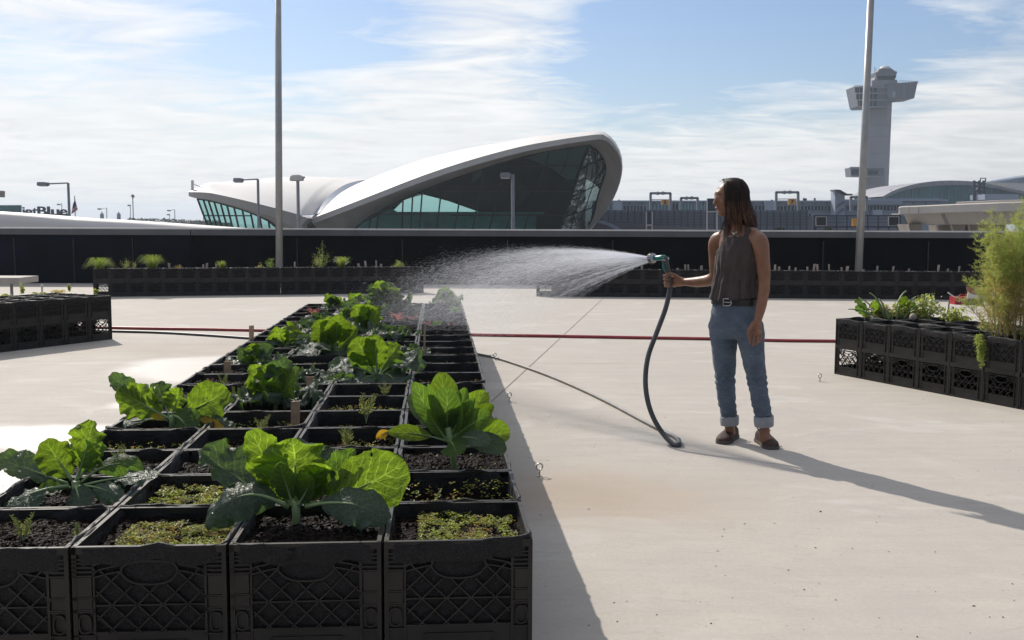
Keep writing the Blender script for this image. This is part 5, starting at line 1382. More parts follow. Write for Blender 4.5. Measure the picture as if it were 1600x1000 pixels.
# patches of tiny seedlings
def micro(cells, label, seed, n, z, mats=('micro', 'microb'), region=None, size=.0075):
    r = random.Random(seed); objs = []
    (col, row) = cells; c = cell(col, row); ax = vn_; ay = vd
    x0, x1, y0, y1 = region or (-.45, .45, -.45, .45)
    for mi, mt in enumerate(mats):
        mb = MB()
        for k in range(int(n * (1 - .35 * mi) / (1 + .3 * mi))):
            u = r.uniform(x0, x1); v = r.uniform(y0, y1)
            if noise.noise(Vector((u * 6, v * 6, seed + mi * .4))) < -.12 + .15 * mi: continue
            p = c + ax * (u * CW) + ay * (v * CD); hgt = z + r.uniform(.004, .022) + .01 * noise.noise(Vector((u * 9, v * 9, seed)))
            p = Vector((p.x, p.y, hgt)); s = size * r.uniform(.5, 1.25); nr = Vector((r.uniform(-.7, .7), r.uniform(-.7, .7), 1)).normalized()
            a = nr.orthogonal().normalized(); a.rotate(Matrix.Rotation(r.uniform(0, 6.28), 3, nr)); b_ = nr.cross(a)
            for sg in (-1, 1):
                q = p + a * (s * .62 * sg)
                mb.add([q + a * (s * .6) , q + b_ * (s * .5) + nr * s * .2, q - a * (s * .6), q - b_ * (s * .5) + nr * s * .2], [(0, 1, 2, 3)])
        o = mb.build('seedlings', M[mt], None, fix=False); objs.append(o)
    a, b = objs if len(objs) == 2 else (objs[0], None)
    if b:
        n0 = len(a.data.polygons)
        me = a.data; bm = bmesh.new(); bm.from_mesh(me); nf = len(bm.faces); bm.from_mesh(b.data); bm.faces.ensure_lookup_table()
        me.materials.append(M[mats[1]])
        for f in bm.faces[nf:]: f.material_index = 1
        bm.to_mesh(me); bm.free(); bpy.data.objects.remove(b)
    a.name = 'seedling_patch'; tag(rebase(a), label, 'seedlings', 'patches of tiny seedlings', 'stuff')
micro((0, 0), 'yellow green seedlings in the nearest right-hand crate', 1, 1500, RZ - .045, region=(-.28, .42, -.42, .45))
micro((2, 0), 'golden seedlings in the front crate left of the big cabbage', 2, 2300, RZ - .040, region=(-.30, .45, -.46, .25))
micro((2, 1), 'golden and red seedlings in the second crate left of the big cabbage', 3, 1800, RZ - .045, region=(-.4, .45, -.3, .4))
micro((1, 5), 'sparse seedlings around the middle stake', 4, 260, RZ - .06)
micro((3, 5), 'thin seedlings by the left rim', 5, 300, RZ - .06)
micro((0, 4), 'thin seedlings behind the sprout plant', 6, 160, RZ - .07, region=(-.1, .45, -.3, .3))
micro((2, 4), 'scattered seedlings in the crate beside the upright folded cabbage', 7, 200, RZ - .06)
micro((0, 7), 'brown dry seedlings in the right-hand column', 8, 200, RZ - .05, mats=('microb', 'micro'))
for i_, (cc_, rr_) in enumerate(((0, 9), (1, 7), (2, 6), (1, 9), (0, 12), (2, 9), (3, 8), (1, 12), (0, 15), (3, 3), (2, 3), (0, 2), (1, 2), (0, 1))):
    micro((cc_, rr_), 'scattered weeds in the %s crate, %s row of the front planter' % (COLN[cc_], ORD[rr_]), 20 + i_, 150, RZ - .062 if rr_ > 2 else RZ - .045, size=.009)
micro((1, 3), 'seedlings in the dark crate left of the sprout plant', 9, 160, RZ - .06, region=(-.1, .45, -.4, .4))

# wooden stakes in the long planter
def stake(px, py, wpx, hpx, label, z=None, lean=.03, group='flat wooden stakes of the long front planter'):
    B = G(px, py, SZ if z is None else z); k = 1 / ppm(B.y); w_ = wpx * k; h_ = hpx * k
    mb = MB(); P = [Vector((-w_ / 2, 0, -.04)), Vector((w_ / 2, 0, -.04)), Vector((w_ / 2 + lean * h_, 0, h_)), Vector((-w_ / 2 + lean * h_, 0, h_ * .985))]
    mb.ext([B + p for p in P], (0, .006, 0)); o = mb.build('wooden_stake', M['wood']); tag(rebase(o), label, 'plant stake', group); return o
stake(392.5, 540, 7.5, 32, 'tallest flat wooden stake at the left rim, standing against the pale deck')
stake(355, 588, 11, 24, 'short wide wooden stake at the left rim in front of the tall one')
stake(484, 618, 12, 30, 'wooden stake in the dark crate right of the upright cabbage')
stake(461, 662, 14, 36, 'wooden stake nearest the big front cabbage')
stake(663, 560, 3, 52, 'thin reddish stick standing by the centre rim under the spray', lean=.01)

# ---- plants and markers of the far planters
RB = 2 * HB
def far_pt(PL, px, back=.16):
    A_, d, pitch, bk = PL
    # bearing px onto the planter's centre line
    dr = ray(px, 420); o = A_ + bk * back
    den = dr.x * d.y - dr.y * d.x; t = ((o.x - CAM.x) * dr.y - (o.y - CAM.y) * dr.x) / -den * -1
    t = ((CAM.x - o.x) * dr.y - (CAM.y - o.y) * dr.x) / (d.x * dr.y - d.y * dr.x)
    p = o + d * t; return Vector((p.x, p.y, RB - .03))
def tuft(B, w_, h_, label, seed, n=260, group='grass tufts of the far planters', flop=.5):
    r = random.Random(seed); T = plant('grass_tuft', label, 'grass', B, group); mb = MB(); yb = MB()
    for k in range(n):
        a = r.uniform(0, 2 * PI); ln = h_ * r.uniform(.5, 1.05); sp = r.uniform(0, 1) ** .7
        d = Vector((math.cos(a), math.sin(a), 0)); b0 = B + d * w_ * .12 * r.random(); out = w_ * .5 * sp
        P = [b0, b0 + d * out * .35 + Vector((0, 0, ln * .6)), b0 + d * out * .75 + Vector((0, 0, ln * .95)), b0 + d * out * (1 + flop * .4) + Vector((0, 0, ln * (1 - flop * sp)))]
        s = Vector((-d.y, d.x, 0)) * .004
        for i in range(3):
            k0 = 1 - i * .3; k1 = 1 - (i + 1) * .3
            (mb if r.random() < .85 else yb).add([P[i] - s * k0, P[i] + s * k0, P[i + 1] + s * k1, P[i + 1] - s * k1], [(0, 1, 2, 3)])
    mb.build('blades', M['grass'], T, fix=False); yb.build('dry_blades', M['straw'], T, fix=False); return T
def bushy(B, w_, h_, label, seed, n=500, mat='fern', name='herb_plant', cat='herb', group='leafy plants of the far planters', ls=.012, flat=False, col2=None, stems=6):
    r = random.Random(seed); T = plant(name, label, cat, B, group); mb = MB(); sb = MB(); cb = MB()
    for s in range(stems):
        a = r.uniform(-1, 1); tip = B + Vector((a * w_ * .4, r.uniform(-.3, .3) * w_, h_ * r.uniform(.5, 1) * (1 - .4 * abs(a)))); sb.tube([B, (B + tip) / 2 + Vector((a * w_ * .08, 0, 0)), tip], [.004, .003, .0015], 4)
        for k in range(n // stems):
            f = r.uniform(.25, 1.0); c = B.lerp(tip, f) + Vector((r.gauss(0, w_ * .11), r.gauss(0, w_ * .11), r.gauss(0, h_ * .06)))
            v1 = Vector((r.uniform(-1, 1), r.uniform(-1, 1), r.uniform(-.4, 1))).normalized() * ls * r.uniform(.6, 1.5); v2 = v1.orthogonal().normalized() * v1.length * (.45 if not flat else .9)
            (cb if col2 and r.random() < .3 else mb).add([c - v1 * .5, c + v2 * .5, c + v1 * .5, c - v2 * .5], [(0, 1, 2, 3)])
    sb.build('stem', M['stem'], T); mb.build('foliage', M[mat], T, fix=False)
    if col2: cb.build('pale_foliage', M[col2], T, fix=False)
    return T
P = lambda x: far_pt(PL_BL, x)
kf = 1 / ppm(20)
tuft(P(156), 40 * kf, 20 * kf, 'grass tuft spilling over the left end of the far left planter', 1, 300, flop=.9)
tuft(P(238), 40 * kf, 24 * kf, 'widest grass tuft, third plant of the far left planter', 2, 340)
tuft(P(346), 20 * kf, 14 * kf, 'small round grass tuft left of the tall left pole', 3, 160)
tuft(P(534), 32 * kf, 20 * kf, 'grass tuft beside the tallest yellow herb', 4, 260, flop=.3)
bushy(P(196), 16 * kf, 22 * kf, 'pale conical rosemary between the two big grass tufts', 5, 400); bushy(P(209), 9 * kf, 16 * kf, 'narrow pale herb right next to the conical one', 6, 200)
bushy(P(422), 18 * kf, 22 * kf, 'leafy green herb just left of the tall left pole', 7, 220, 'grass', ls=.02); bushy(P(406), 12 * kf, 12 * kf, 'sparse greyish herb left of the tall left pole', 8, 60, 'straw', ls=.02)
bushy(P(503), 28 * kf, 42 * kf, 'tallest yellow green herb of the far left planter', 9, 900, 'fern', ls=.018, col2='grass', stems=9)
bushy(P(623), 22 * kf, 13 * kf, 'low bright green herb near the right end of the far left planter', 10, 420, 'micro', ls=.02)
bushy(P(278), 22 * kf, 8 * kf, 'low purple herb in the far left planter', 11, 160, 'microb', ls=.016)
M['stakep'] = simple('weathered_pale_marker', (.40, .34, .30), .8, 0, .2, 20)
rr2 = random.Random(12)
def markers(PL, xs_, group, where):
    for i, x in enumerate(xs_):
        B_ = far_pt(PL, x, .16 + rr2.uniform(-.1, .1)); h_ = rr2.uniform(5, 13) * kf; w_ = rr2.uniform(2.2, 4) * kf; ln_ = rr2.uniform(-.15, .15)
        mb = MB(); Pp = [Vector((-w_ / 2, 0, -.03)), Vector((w_ / 2, 0, -.03)), Vector((w_ / 2 + ln_ * h_, 0, h_)), Vector((-w_ / 2 + ln_ * h_, 0, h_))]
        mb.ext([B_ + p for p in Pp], (0, .006, 0)); o = mb.build('plant_marker', M['stakep']); tag(rebase(o), '%s pale plant marker from the left in the %s' % (ORD[i], where), 'plant marker', group)
markers(PL_BL, (265, 317, 323, 337, 460, 561, 572, 588, 596), 'markers of the far left planter', 'far left planter')
markers(PL_BR, (988, 1003, 1058, 1071, 1076, 1096, 1211, 1217, 1233, 1243, 1262, 1271, 1278, 1296, 1316, 1323, 1349, 1371, 1395, 1420, 1466, 1482, 1498), 'markers of the far right planter', 'far right planter')
# dry stubble along the far planters
for PL, lo, hi, lb_ in ((PL_BL, 160, 655, 'dry stubble and litter along the far left planter'), (PL_BR, 850, 1530, 'dry stubble and litter along the far right planter')):
    mb = MB(); r = random.Random(int(lo))
    for k in range(900):
        p = far_pt(PL, r.uniform(lo, hi), r.uniform(.03, .3)) + Vector((0, 0, r.uniform(.0, .03)))
        v1 = Vector((r.uniform(-1, 1), r.uniform(-1, 1), r.uniform(.0, 1.4))) * r.uniform(.008, .035); v2 = v1.orthogonal().normalized() * .006
        mb.add([p - v2, p + v2, p + v1], [(0, 1, 2)])
    o = mb.build('plant_litter', M['stakep'], fix=False); tag(rebase(o), lb_, 'plant litter', 'litter on the planters', 'stuff')

# ---- right planter: squash, herbs and the tall fennel
def rp(px, py): return G(px, py, RB - .03)
PG = 'plants of the right planter'
Bq = rp(1352, 497)
rz_ = random.Random(31)
def herb(px, py, w, h, label, seed, **k):
    B = rp(px, py); q = 1 / ppm(B.y); return bushy(B, w * q, h * q, label, seed, group=PG, **k)
herb(1352, 498, 22, 18, 'small bright green herb at the left corner of the right planter', 41, n=60, mat='micro', ls=.035, flat=True)
herb(1378, 499, 44, 34, 'reddish leaved herb near the left corner of the right planter', 42, n=420, mat='microb', ls=.026, flat=True, col2='micro')
herb(1440, 500, 62, 46, 'bushy yellow green herb in the middle of the right planter', 43, n=760, mat='micro', ls=.028, flat=True, col2='fern', stems=9)
herb(1405, 499, 50, 28, 'grey green leafy herb in front of the squash stalks', 44, n=460, mat='micro', ls=.026, col2='fern', flat=True)
herb(1492, 505, 60, 26, 'low yellow green herb left of the fennel', 45, n=420, mat='micro', ls=.026, flat=True)
herb(1457, 492, 16, 40, 'narrow upright rosemary behind the bushy herb', 46, n=300, mat='grass', ls=.016, stems=4)
herb(1537, 520, 36, 34, 'pale feathery herb at the foot of the fennel', 47, n=300, mat='fern', ls=.02)
T = plant('squash_plant', 'pale thick squash stalks arching over the right planter', 'squash', rp(1392, 500), PG); mb = MB(); B = rp(1392, 500)
for i in range(11):
    a = rz_.uniform(-1, 1); b0 = B + Vector((a * .12, rz_.uniform(-.1, .1), 0)); tp = b0 + Vector((a * .3 + rz_.uniform(-.08, .08), rz_.uniform(-.1, .1), rz_.uniform(.08, .27)))
    pk = (b0 + tp) / 2 + Vector((0, 0, rz_.uniform(.05, .12))); PP = [b0.lerp(pk, f).lerp(pk.lerp(tp, f), f) for f in [k / 8 for k in range(9)]]
    mb.tube(PP, [.011 - .0007 * k for k in range(9)], 6)
mb.build('stalk', M['petiole'], T, smooth=True)
for i in range(8):
    a = rz_.uniform(-1, 1); b0 = B + Vector((a * .2, 0, .03)); leaf_obj(b0, b0 + Vector((a * .15 + rz_.uniform(-.1, .1), rz_.uniform(-.1, .08), rz_.uniform(.06, .2))), .10, M['leafg' if i % 2 else 'leafy'], T, N=(rz_.uniform(-.5, .5), -.8, .6), arch=.1, ruffle=.8, stalk=.3, seed=900 + i, res=(12, 9))
mb = MB(); c = rp(1423, 503) + Vector((0, -.05, .05)); mb.lathe([(.01, -.035), (.028, -.025), (.034, 0), (.025, .025), (.008, .035)], c, 12); o = mb.build('squash_fruit', M['stakep'], smooth=True); tag(rebase(o), 'pale round squash resting on the rim of the right planter', 'squash fruit')
for i, (px, h, lb_) in enumerate(((1474, 18, 'short dark spike beside the taller dark spike'), (1481, 32, 'tall dark seed spike left of the fennel'))):
    B = rp(px, 502); mb = MB(); T = plant('seed_spike', lb_, 'seed spike', B, 'dark seed spikes'); q = 1 / ppm(B.y)
    mb.tube([B, B + Vector((0, 0, h * q * .5)), B + Vector((.005, 0, h * q))], [.004, .012, .003], 6); mb.build('spike', M['frame'], T)
# fennel
FB = G(1575, 528, RB - .03); qf = 1 / ppm(FB.y)
T = plant('fennel_bush', 'tall feathery fennel with straw stalks and green threads at the right edge', 'fennel', FB)
r = random.Random(77); stalks = MB(); green = MB(); yel = MB(); straw = MB()
def thread(mb, p, d, ln, w_=.0014):
    e = p + d * ln; s = d.cross(Vector((r.uniform(-1, 1), -1, r.uniform(-1, 1))))
    if s.length < .01: return
    s = s.normalized() * w_; mb.add([p - s, p + s, e], [(0, 1, 2)])
for st_ in range(105):
    a = r.uniform(-1, 1) + (.25 if r.random() < .4 else 0); back = r.uniform(-.16, .22); b0 = FB + Vector((a * 42 * qf + .10, back, 0))
    ht = r.uniform(130, 222) * qf * (1 - .18 * abs(a - .3)); tip = b0 + Vector((a * 14 * qf + r.uniform(-28, 30) * qf, r.uniform(-.14, .14), ht))
    if r.random() < .14: tip += Vector((-28 * qf, 0, -55 * qf))
    mid = (b0 + tip) / 2 + Vector((r.uniform(-8, 8) * qf, 0, 8 * qf)); N_ = 18
    PP = [b0.lerp(mid, f).lerp(mid.lerp(tip, f), f) for f in [k / N_ for k in range(N_ + 1)]]
    (straw if r.random() < .65 else stalks).tube(PP, [.0040 - .00019 * k for k in range(N_ + 1)], 4)
    for k in range(3, N_ + 1):
        f = k / N_; dens = 22 if f > .42 else 9
        tgt = (green if r.random() < .55 else yel) if f > .5 else (yel if r.random() < .3 else straw)
        for q in range(4):
            dd = Vector((r.uniform(-1, 1), r.uniform(-1, 1), r.uniform(-.1, 1.0))).normalized(); ln = r.uniform(.04, .13) * (1.2 - .5 * f); e = PP[k] + dd * ln
            tgt.bar(PP[k], e, .0007, .0007)
            for z_ in range(dens):
                c = PP[k].lerp(e, r.uniform(.1, 1)); d2 = (dd + Vector((r.uniform(-1, 1), r.uniform(-1, 1), r.uniform(-.6, 1))) * 1.1).normalized(); thread(tgt, c, d2, r.uniform(.014, .045), .0009)
stalks.build('stalk', M['stem'], T, fix=False); straw.build('dry_stalk', M['straw'], T, fix=False); green.build('foliage', M['fennel'], T, fix=False); yel.build('yellow_foliage', M['fern'], T, fix=False)
# trailing herb over the crate front
B = G(1530, 524, RB); T = plant('trailing_herb', 'feathery herb trailing down the front of the right planter', 'herb', B, PG); mb = MB(); sb = MB()
for s_ in range(9):
    e = W(1540 + r.uniform(-14, 22), 548 + r.uniform(-10, 22), B.y - .10); m_ = W(1534 + r.uniform(-8, 12), 530, B.y - .09); PP = [B.lerp(m_, f).lerp(m_.lerp(e, f), f) for f in [k / 10 for k in range(11)]]
    sb.tube(PP, [.0018] * 11, 4)
    for p in PP[2:]:
        for q in range(26): thread(mb, p + Vector((r.gauss(0, .012), r.gauss(0, .01), r.gauss(0, .012))), Vector((r.uniform(-1, 1), r.uniform(-1, 1), r.uniform(-1, .6))).normalized(), r.uniform(.012, .03), .003)
sb.build('stem', M['stem'], T, fix=False); mb.build('foliage', M['fennel'], T, fix=False)
# ---- left planter: sparse seedlings
for i, (px, py, w, h, mt, lb_) in enumerate(((36, 459, 12, 22, 'micro', 'small bright sprout at the left of the left planter'), (108, 456, 8, 16, 'micro', 'small sprout near the middle of the left planter'), (150, 459, 8, 12, 'micro', 'tiny sprout at the right end of the left planter'),
                             (8, 466, 26, 8, 'fern', 'low yellowish seedlings at the left margin of the left planter'), (92, 458, 30, 6, 'straw', 'thin dry stems in the left planter'), (60, 461, 26, 6, 'fern', 'low green seedlings behind the left planter rim'))):
    B = rp(px, py); q = 1 / ppm(B.y); bushy(B, w * q, h * q, lb_, 300 + i, n=90, mat=mt, ls=.022, flat=True, group='sprouts of the left planter', stems=3)
B = rp(66, 458); mb = MB(); mb.tube([B, B + Vector((0, 0, 10 / ppm(B.y)))], [.012, .012], 8); mb.tube([B + Vector((0, 0, 10 / ppm(B.y))), B + Vector((0, 0, 13 / ppm(B.y)))], [.018, .016], 8); o = mb.build('water_tap', M['coptop']); tag(rebase(o), 'small pale water tap standing in the left planter', 'tap')
# ------------------------------------------------------------------ the woman with the hose
Y0 = 6.44
def Q(px, py, dy=0.0): return W(px, py, Y0 + dy)
KP = Y0 / F
FWD = Vector((-.60, -.80, 0)).normalized(); LEFT = Vector((-FWD.y * -1 * -1, FWD.x, 0)); LEFT = Vector((.80, -.60, 0))
def skin_mat():
    m, nt, b = new_mat('skin'); co = coords(nt)
    f = ramp(nt, noise_n(nt, 14, 5, .6, co), .3, .7)
    nt.links.new(mixrgb(nt, f, (.20, .088, .046), (.28, .135, .078)), b.inputs['Base Color'])
    b.inputs['Roughness'].default_value = .42; b.inputs['Subsurface Weight'].default_value = .12
    b.inputs['Subsurface Radius'].default_value = (.012, .005, .003); b.inputs['Subsurface Scale'].default_value = 1.0
    bump(nt, b, noise_n(nt, 260, 3, .6, co), .15, .001); return m
M['skin'] = skin_mat()
def cloth(name, a, b2, rough, wscale, bs, sheen=.3):
    m, nt, b = new_mat(name); co = coords(nt)
    f = ramp(nt, noise_n(nt, wscale, 6, .65, co, .8), .3, .7)
    g = noise_n(nt, 420, 2, .6, co)
    c = mixrgb(nt, f, a, b2); nt.links.new(mixrgb(nt, mathn(nt, 'MULTIPLY', ramp(nt, g, .35, .65), .3), c, tuple(min(1, x * 1.8) for x in b2)), b.inputs['Base Color'])
    b.inputs['Roughness'].default_value = rough; b.inputs['Sheen Weight'].default_value = sheen
    bump(nt, b, mathn(nt, 'ADD', mathn(nt, 'MULTIPLY', g, .25), noise_n(nt, bs, 4, .6, co, .6)), .55, .006); return m
M['tank'] = cloth('charcoal_cotton', (.034, .024, .022), (.060, .045, .042), .9, 9, 26, .1)
def denim_mat():
    m, nt, b = new_mat('faded_denim'); co = coords(nt)
    f = ramp(nt, noise_n(nt, 6, 6, .65, co, .5), .32, .7)
    c = mixrgb(nt, f, (.036, .054, .084), (.115, .150, .200))
    sx = nt.nodes.new('ShaderNodeSeparateXYZ'); nt.links.new(co, sx.inputs[0])
    st = ramp(nt, noise_n(nt, 30, 5, .7, coords(nt, 'Object', (1, 1, 2.6)), 1.2), .5, .72)
    c = mixrgb(nt, mathn(nt, 'MULTIPLY', st, .55), c, (.19, .25, .32))
    g = noise_n(nt, 500, 2, .6, co); c = mixrgb(nt, mathn(nt, 'MULTIPLY', ramp(nt, g, .4, .6), .25), c, (.17, .21, .26))
    nt.links.new(c, b.inputs['Base Color']); b.inputs['Roughness'].default_value = .9; b.inputs['Sheen Weight'].default_value = .1
    bump(nt, b, mathn(nt, 'ADD', mathn(nt, 'MULTIPLY', g, .3), noise_n(nt, 20, 5, .65, coords(nt, 'Object', (1, 1, 1.7)), 1.0)), .6, .008); return m
M['denim'] = denim_mat()
M['cuff'] = cloth('pale_denim_inside', (.19, .205, .22), (.27, .285, .30), .9, 30, 60)
M['hair'] = simple('dark_brown_hair', (.024, .011, .0065), .40, 0, .6, 30, spec=.4)
M['hairtip'] = simple('lighter_hair_ends', (.11, .048, .022), .45, 0, .5, 30)
M['leather'] = simple('dark_red_brown_suede', (.045, .018, .013), .7, 0, .35, 30, .3, 90, .002)
M['toecap'] = simple('dusty_rose_leather', (.055, .024, .018), .7, 0, .25, 25, .2, 90, .002)
M['sole'] = simple('grey_rubber_sole', (.10, .085, .07), .8, 0, .15, 20)
M['belt'] = simple('black_belt', (.010, .010, .010), .4, 0, .2, 20)
M['metal'] = simple('dull_steel', (.55, .54, .52), .35, .9, .1, 20)
M['eye'] = simple('dark_eye', (.02, .012, .01), .2, 0, .1, 20)
M['lips'] = simple('lips', (.34, .13, .11), .4, 0, .1, 20)

def ell(mb, c, rx, ry, rz, axes=None, n=20, m=12):
    c = Vector(c); A, B_, C_ = axes or (Vector((1, 0, 0)), Vector((0, 1, 0)), Vector((0, 0, 1)))
    vs = []; fs = []
    for i in range(m + 1):
        t = PI * i / m
        for k in range(n):
            p = 2 * PI * k / n; vs.append(c + A * (rx * math.sin(t) * math.cos(p)) + B_ * (ry * math.sin(t) * math.sin(p)) + C_ * (rz * math.cos(t)))
    for i in range(m):
        for k in range(n): fs.append((i * n + k, (i + 1) * n + k, (i + 1) * n + (k + 1) % n, i * n + (k + 1) % n))
    mb.add(vs, fs)
def limb(mb, pts, rad, n=16):
    """round ended tapering limb along pts"""
    pts = [Vector(p) for p in pts]
    a = (pts[0] - pts[1]).normalized(); b = (pts[-1] - pts[-2]).normalized()
    P = [pts[0] + a * rad[0] * .8, pts[0] + a * rad[0] * .5] ; Rr = [rad[0] * .25, rad[0] * .8]
    for i in range(len(pts) - 1):
        for k in range(5):
            f = k / 5; g = f * f * (3 - 2 * f)
            p0 = pts[max(0, i - 1)]; p1 = pts[i]; p2 = pts[i + 1]; p3 = pts[min(len(pts) - 1, i + 2)]
            P.append(.5 * ((2 * p1) + (p2 - p0) * f + (2 * p0 - 5 * p1 + 4 * p2 - p3) * f * f + (3 * p1 - p0 - 3 * p2 + p3) * f ** 3)); Rr.append(rad[i] + (rad[i + 1] - rad[i]) * g)
    P += [pts[-1], pts[-1] + b * rad[-1] * .5, pts[-1] + b * rad[-1] * .8]; Rr += [rad[-1], rad[-1] * .8, rad[-1] * .25]
    mb.tube(P, Rr, n)
def loft(mb, rings, A, B_, n=40, cap=True):
    """rings: (centre, half width along A, half depth along B front, half depth back)"""
    vs = []; fs = []
    for c, a, bf, bb in rings:
        for k in range(n):
            t = 2 * PI * k / n; ca, sa = math.cos(t), math.sin(t)
            x = a * math.copysign(abs(ca) ** .85, ca); y = (bf if sa > 0 else bb) * math.copysign(abs(sa) ** .9, sa)
            vs.append(Vector(c) + A * x + B_ * y)
    for i in range(len(rings) - 1):
        for k in range(n): fs.append((i * n + k, i * n + (k + 1) % n, (i + 1) * n + (k + 1) % n, (i + 1) * n + k))
    if cap: fs.append(tuple(range(n - 1, -1, -1))); fs.append(tuple((len(rings) - 1) * n + k for k in range(n)))
    mb.add(vs, fs)
def fuse(mb, name, mat, parent, vox, smooth_it=4, disp=None):
    o = mb.build(name, mat, parent)
    m = o.modifiers.new('r', 'REMESH'); m.mode = 'VOXEL'; m.voxel_size = vox
    s = o.modifiers.new('s', 'SMOOTH'); s.iterations = smooth_it; s.factor = .5
    dg = bpy.context.evaluated_depsgraph_get(); dg.update(); me = bpy.data.meshes.new_from_object(o.evaluated_get(dg))
    o.modifiers.clear(); old = o.data; o.data = me; bpy.data.meshes.remove(old)
    me.materials.clear(); me.materials.append(mat)
    if disp:
        me.update(); ns = [v.normal.copy() for v in me.vertices]; off = parent.location
        for v, nn in zip(me.vertices, ns): v.co += nn * disp(v.co + off)
    me.polygons.foreach_set('use_smooth', [True] * len(me.polygons)); me.update(); return o

PO = G(1168, 697)
PT = thing('person', 'woman in dark sleeveless top and cuffed jeans holding a watering hose', 'person', (PO.x, PO.y, 0))
AX = (LEFT, FWD, Vector((0, 0, 1)))
body = MB()
# torso under the clothes
trings = [(Q(1150, 505), .150, .105, .115), (Q(1150, 485), .148, .100, .105), (Q(1149, 465), .128, .092, .090), (Q(1150, 445), .120, .088, .084), (Q(1153, 425), .128, .094, .088), (Q(1156, 408), .138, .112, .094), (Q(1158, 392), .142, .108, .098),
          (Q(1160, 376), .148, .088, .096), (Q(1160, 366), .142, .070, .084), (Q(1158, 358), .110, .056, .068), (Q(1154, 351), .066, .048, .056)]
loft(body, trings, LEFT, FWD)
# neck and head
HF = Vector((-.955, -.295, -.10)).normalized(); HL = Vector((.28, -.96, 0)); HL = (HL - HF * HL.dot(HF)).normalized(); HU = HL.cross(HF) * -1
if HU.z < 0: HU = -HU
HC = Q(1139, 309, 0)
limb(body, [Q(1155, 362, .01), Q(1149, 345, .005), Q(1143, 328, 0)], [.062, .050, .052])
def hp(f, l, u): return HC + HF * f + HL * l + HU * u
HA = (HF, HL, HU)
ell(body, hp(-.014, 0, .018), .094, .073, .088, HA, 28, 18)
ell(body, hp(.030, 0, -.030), .056, .056, .080, HA, 24, 16)
ell(body, hp(.050, 0, .010), .042, .055, .045, HA)
ell(body, hp(.050, 0, -.088), .030, .026, .022, HA)
ell(body, hp(.030, 0, -.075), .045, .044, .030, HA)
ell(body, hp(.070, 0, .034), .020, .036, .020, HA)
limb(body, [hp(.080, 0, .016), hp(.094, 0, -.008), hp(.104, 0, -.028)], [.010, .010, .0115], 12)
for s in (-1, 1):
    ell(body, hp(.092, s * .011, -.031), .010, .008, .008, HA, 12, 8)
    ell(body, hp(.058, s * .034, -.018), .026, .022, .024, HA)
    ell(body, hp(.066, s * .030, .022), .012, .020, .007, HA, 12, 8)
    ell(body, hp(-.012, s * .074, -.010), .018, .007, .030, HA)
ell(body, hp(.084, 0, -.052), .012, .021, .0065, HA, 14, 8); ell(body, hp(.080, 0, -.063), .012, .018, .007, HA, 14, 8)
# left arm hanging down, nearer the camera
SL = Q(1187, 379, -.13)
limb(body, [Q(1178, 372, -.09), SL, Q(1192, 410, -.15), Q(1194, 446, -.16), Q(1190, 474, -.17), Q(1184, 501, -.19)], [.049, .053, .043, .035, .033, .024], 20)
limb(body, [Q(1184, 499, -.19), Q(1183, 508, -.195), Q(1182, 516, -.20)], [.025, .030, .030], 16)
ell(body, Q(1182, 512, -.198), .036, .018, .044, (Vector((.75, -.66, 0)), Vector((.66, .75, 0)), Vector((0, 0, 1))))
for i, (x0, x1, x2, y1, y2, dyy) in enumerate(((1174.5, 1172, 1171.5, 528, 537, -.225), (1179, 1177.5, 1176, 531, 541, -.215), (1184, 1183, 1181, 531, 540, -.205), (1188.5, 1188, 1186, 528, 536, -.19))):
    limb(body, [Q(x0, 518, dyy + .01), Q(x1, y1 - 4, dyy), Q(x1, y1 + 1, dyy - .004), Q(x2, y2 - 1, dyy - .016)], [.0100, .0095, .0088, .0075], 10)
limb(body, [Q(1177, 504, -.21), Q(1171.5, 513, -.235), Q(1169, 521, -.245), Q(1169.5, 526.5, -.25)], [.0125, .0115, .0100, .0085], 10)
# right arm reaching out to the hose on the far side
limb(body, [Q(1128, 372, .10), Q(1120, 380, .14), Q(1119, 408, .17), Q(1117, 433, .20), Q(1095, 440, .29), Q(1069, 440.5, .39)], [.050, .054, .046, .041, .036, .0255], 20)
HYH = .40
def hq(px, py, dy): return Q(px, py, HYH + dy)
limb(body, [hq(1070, 440.5, -.01), hq(1062, 440, 0), hq(1056, 439, .0)], [.026, .032, .030], 16)
ell(body, hq(1055.5, 438.5, .004), .036, .022, .042, (Vector((1, 0, 0)), Vector((0, 1, 0)), Vector((0, 0, 1))))
for i, y in enumerate((430.5, 436, 441.5, 446.5)):
    x = i * .8
    limb(body, [hq(1055.5, y, .020), hq(1046 + x, y - .4, .034), hq(1038.5 + x, y, .016), hq(1038 + x, y + .6, -.012), hq(1044 + x, y + 1.0, -.027)], [.0112, .0100, .0096, .0092, .0080], 10)
limb(body, [hq(1060, 434, -.014), hq(1053.5, 430, -.026), hq(1047, 427.5, -.027), hq(1041.5, 427, -.020)], [.0135, .012, .0105, .009], 10)
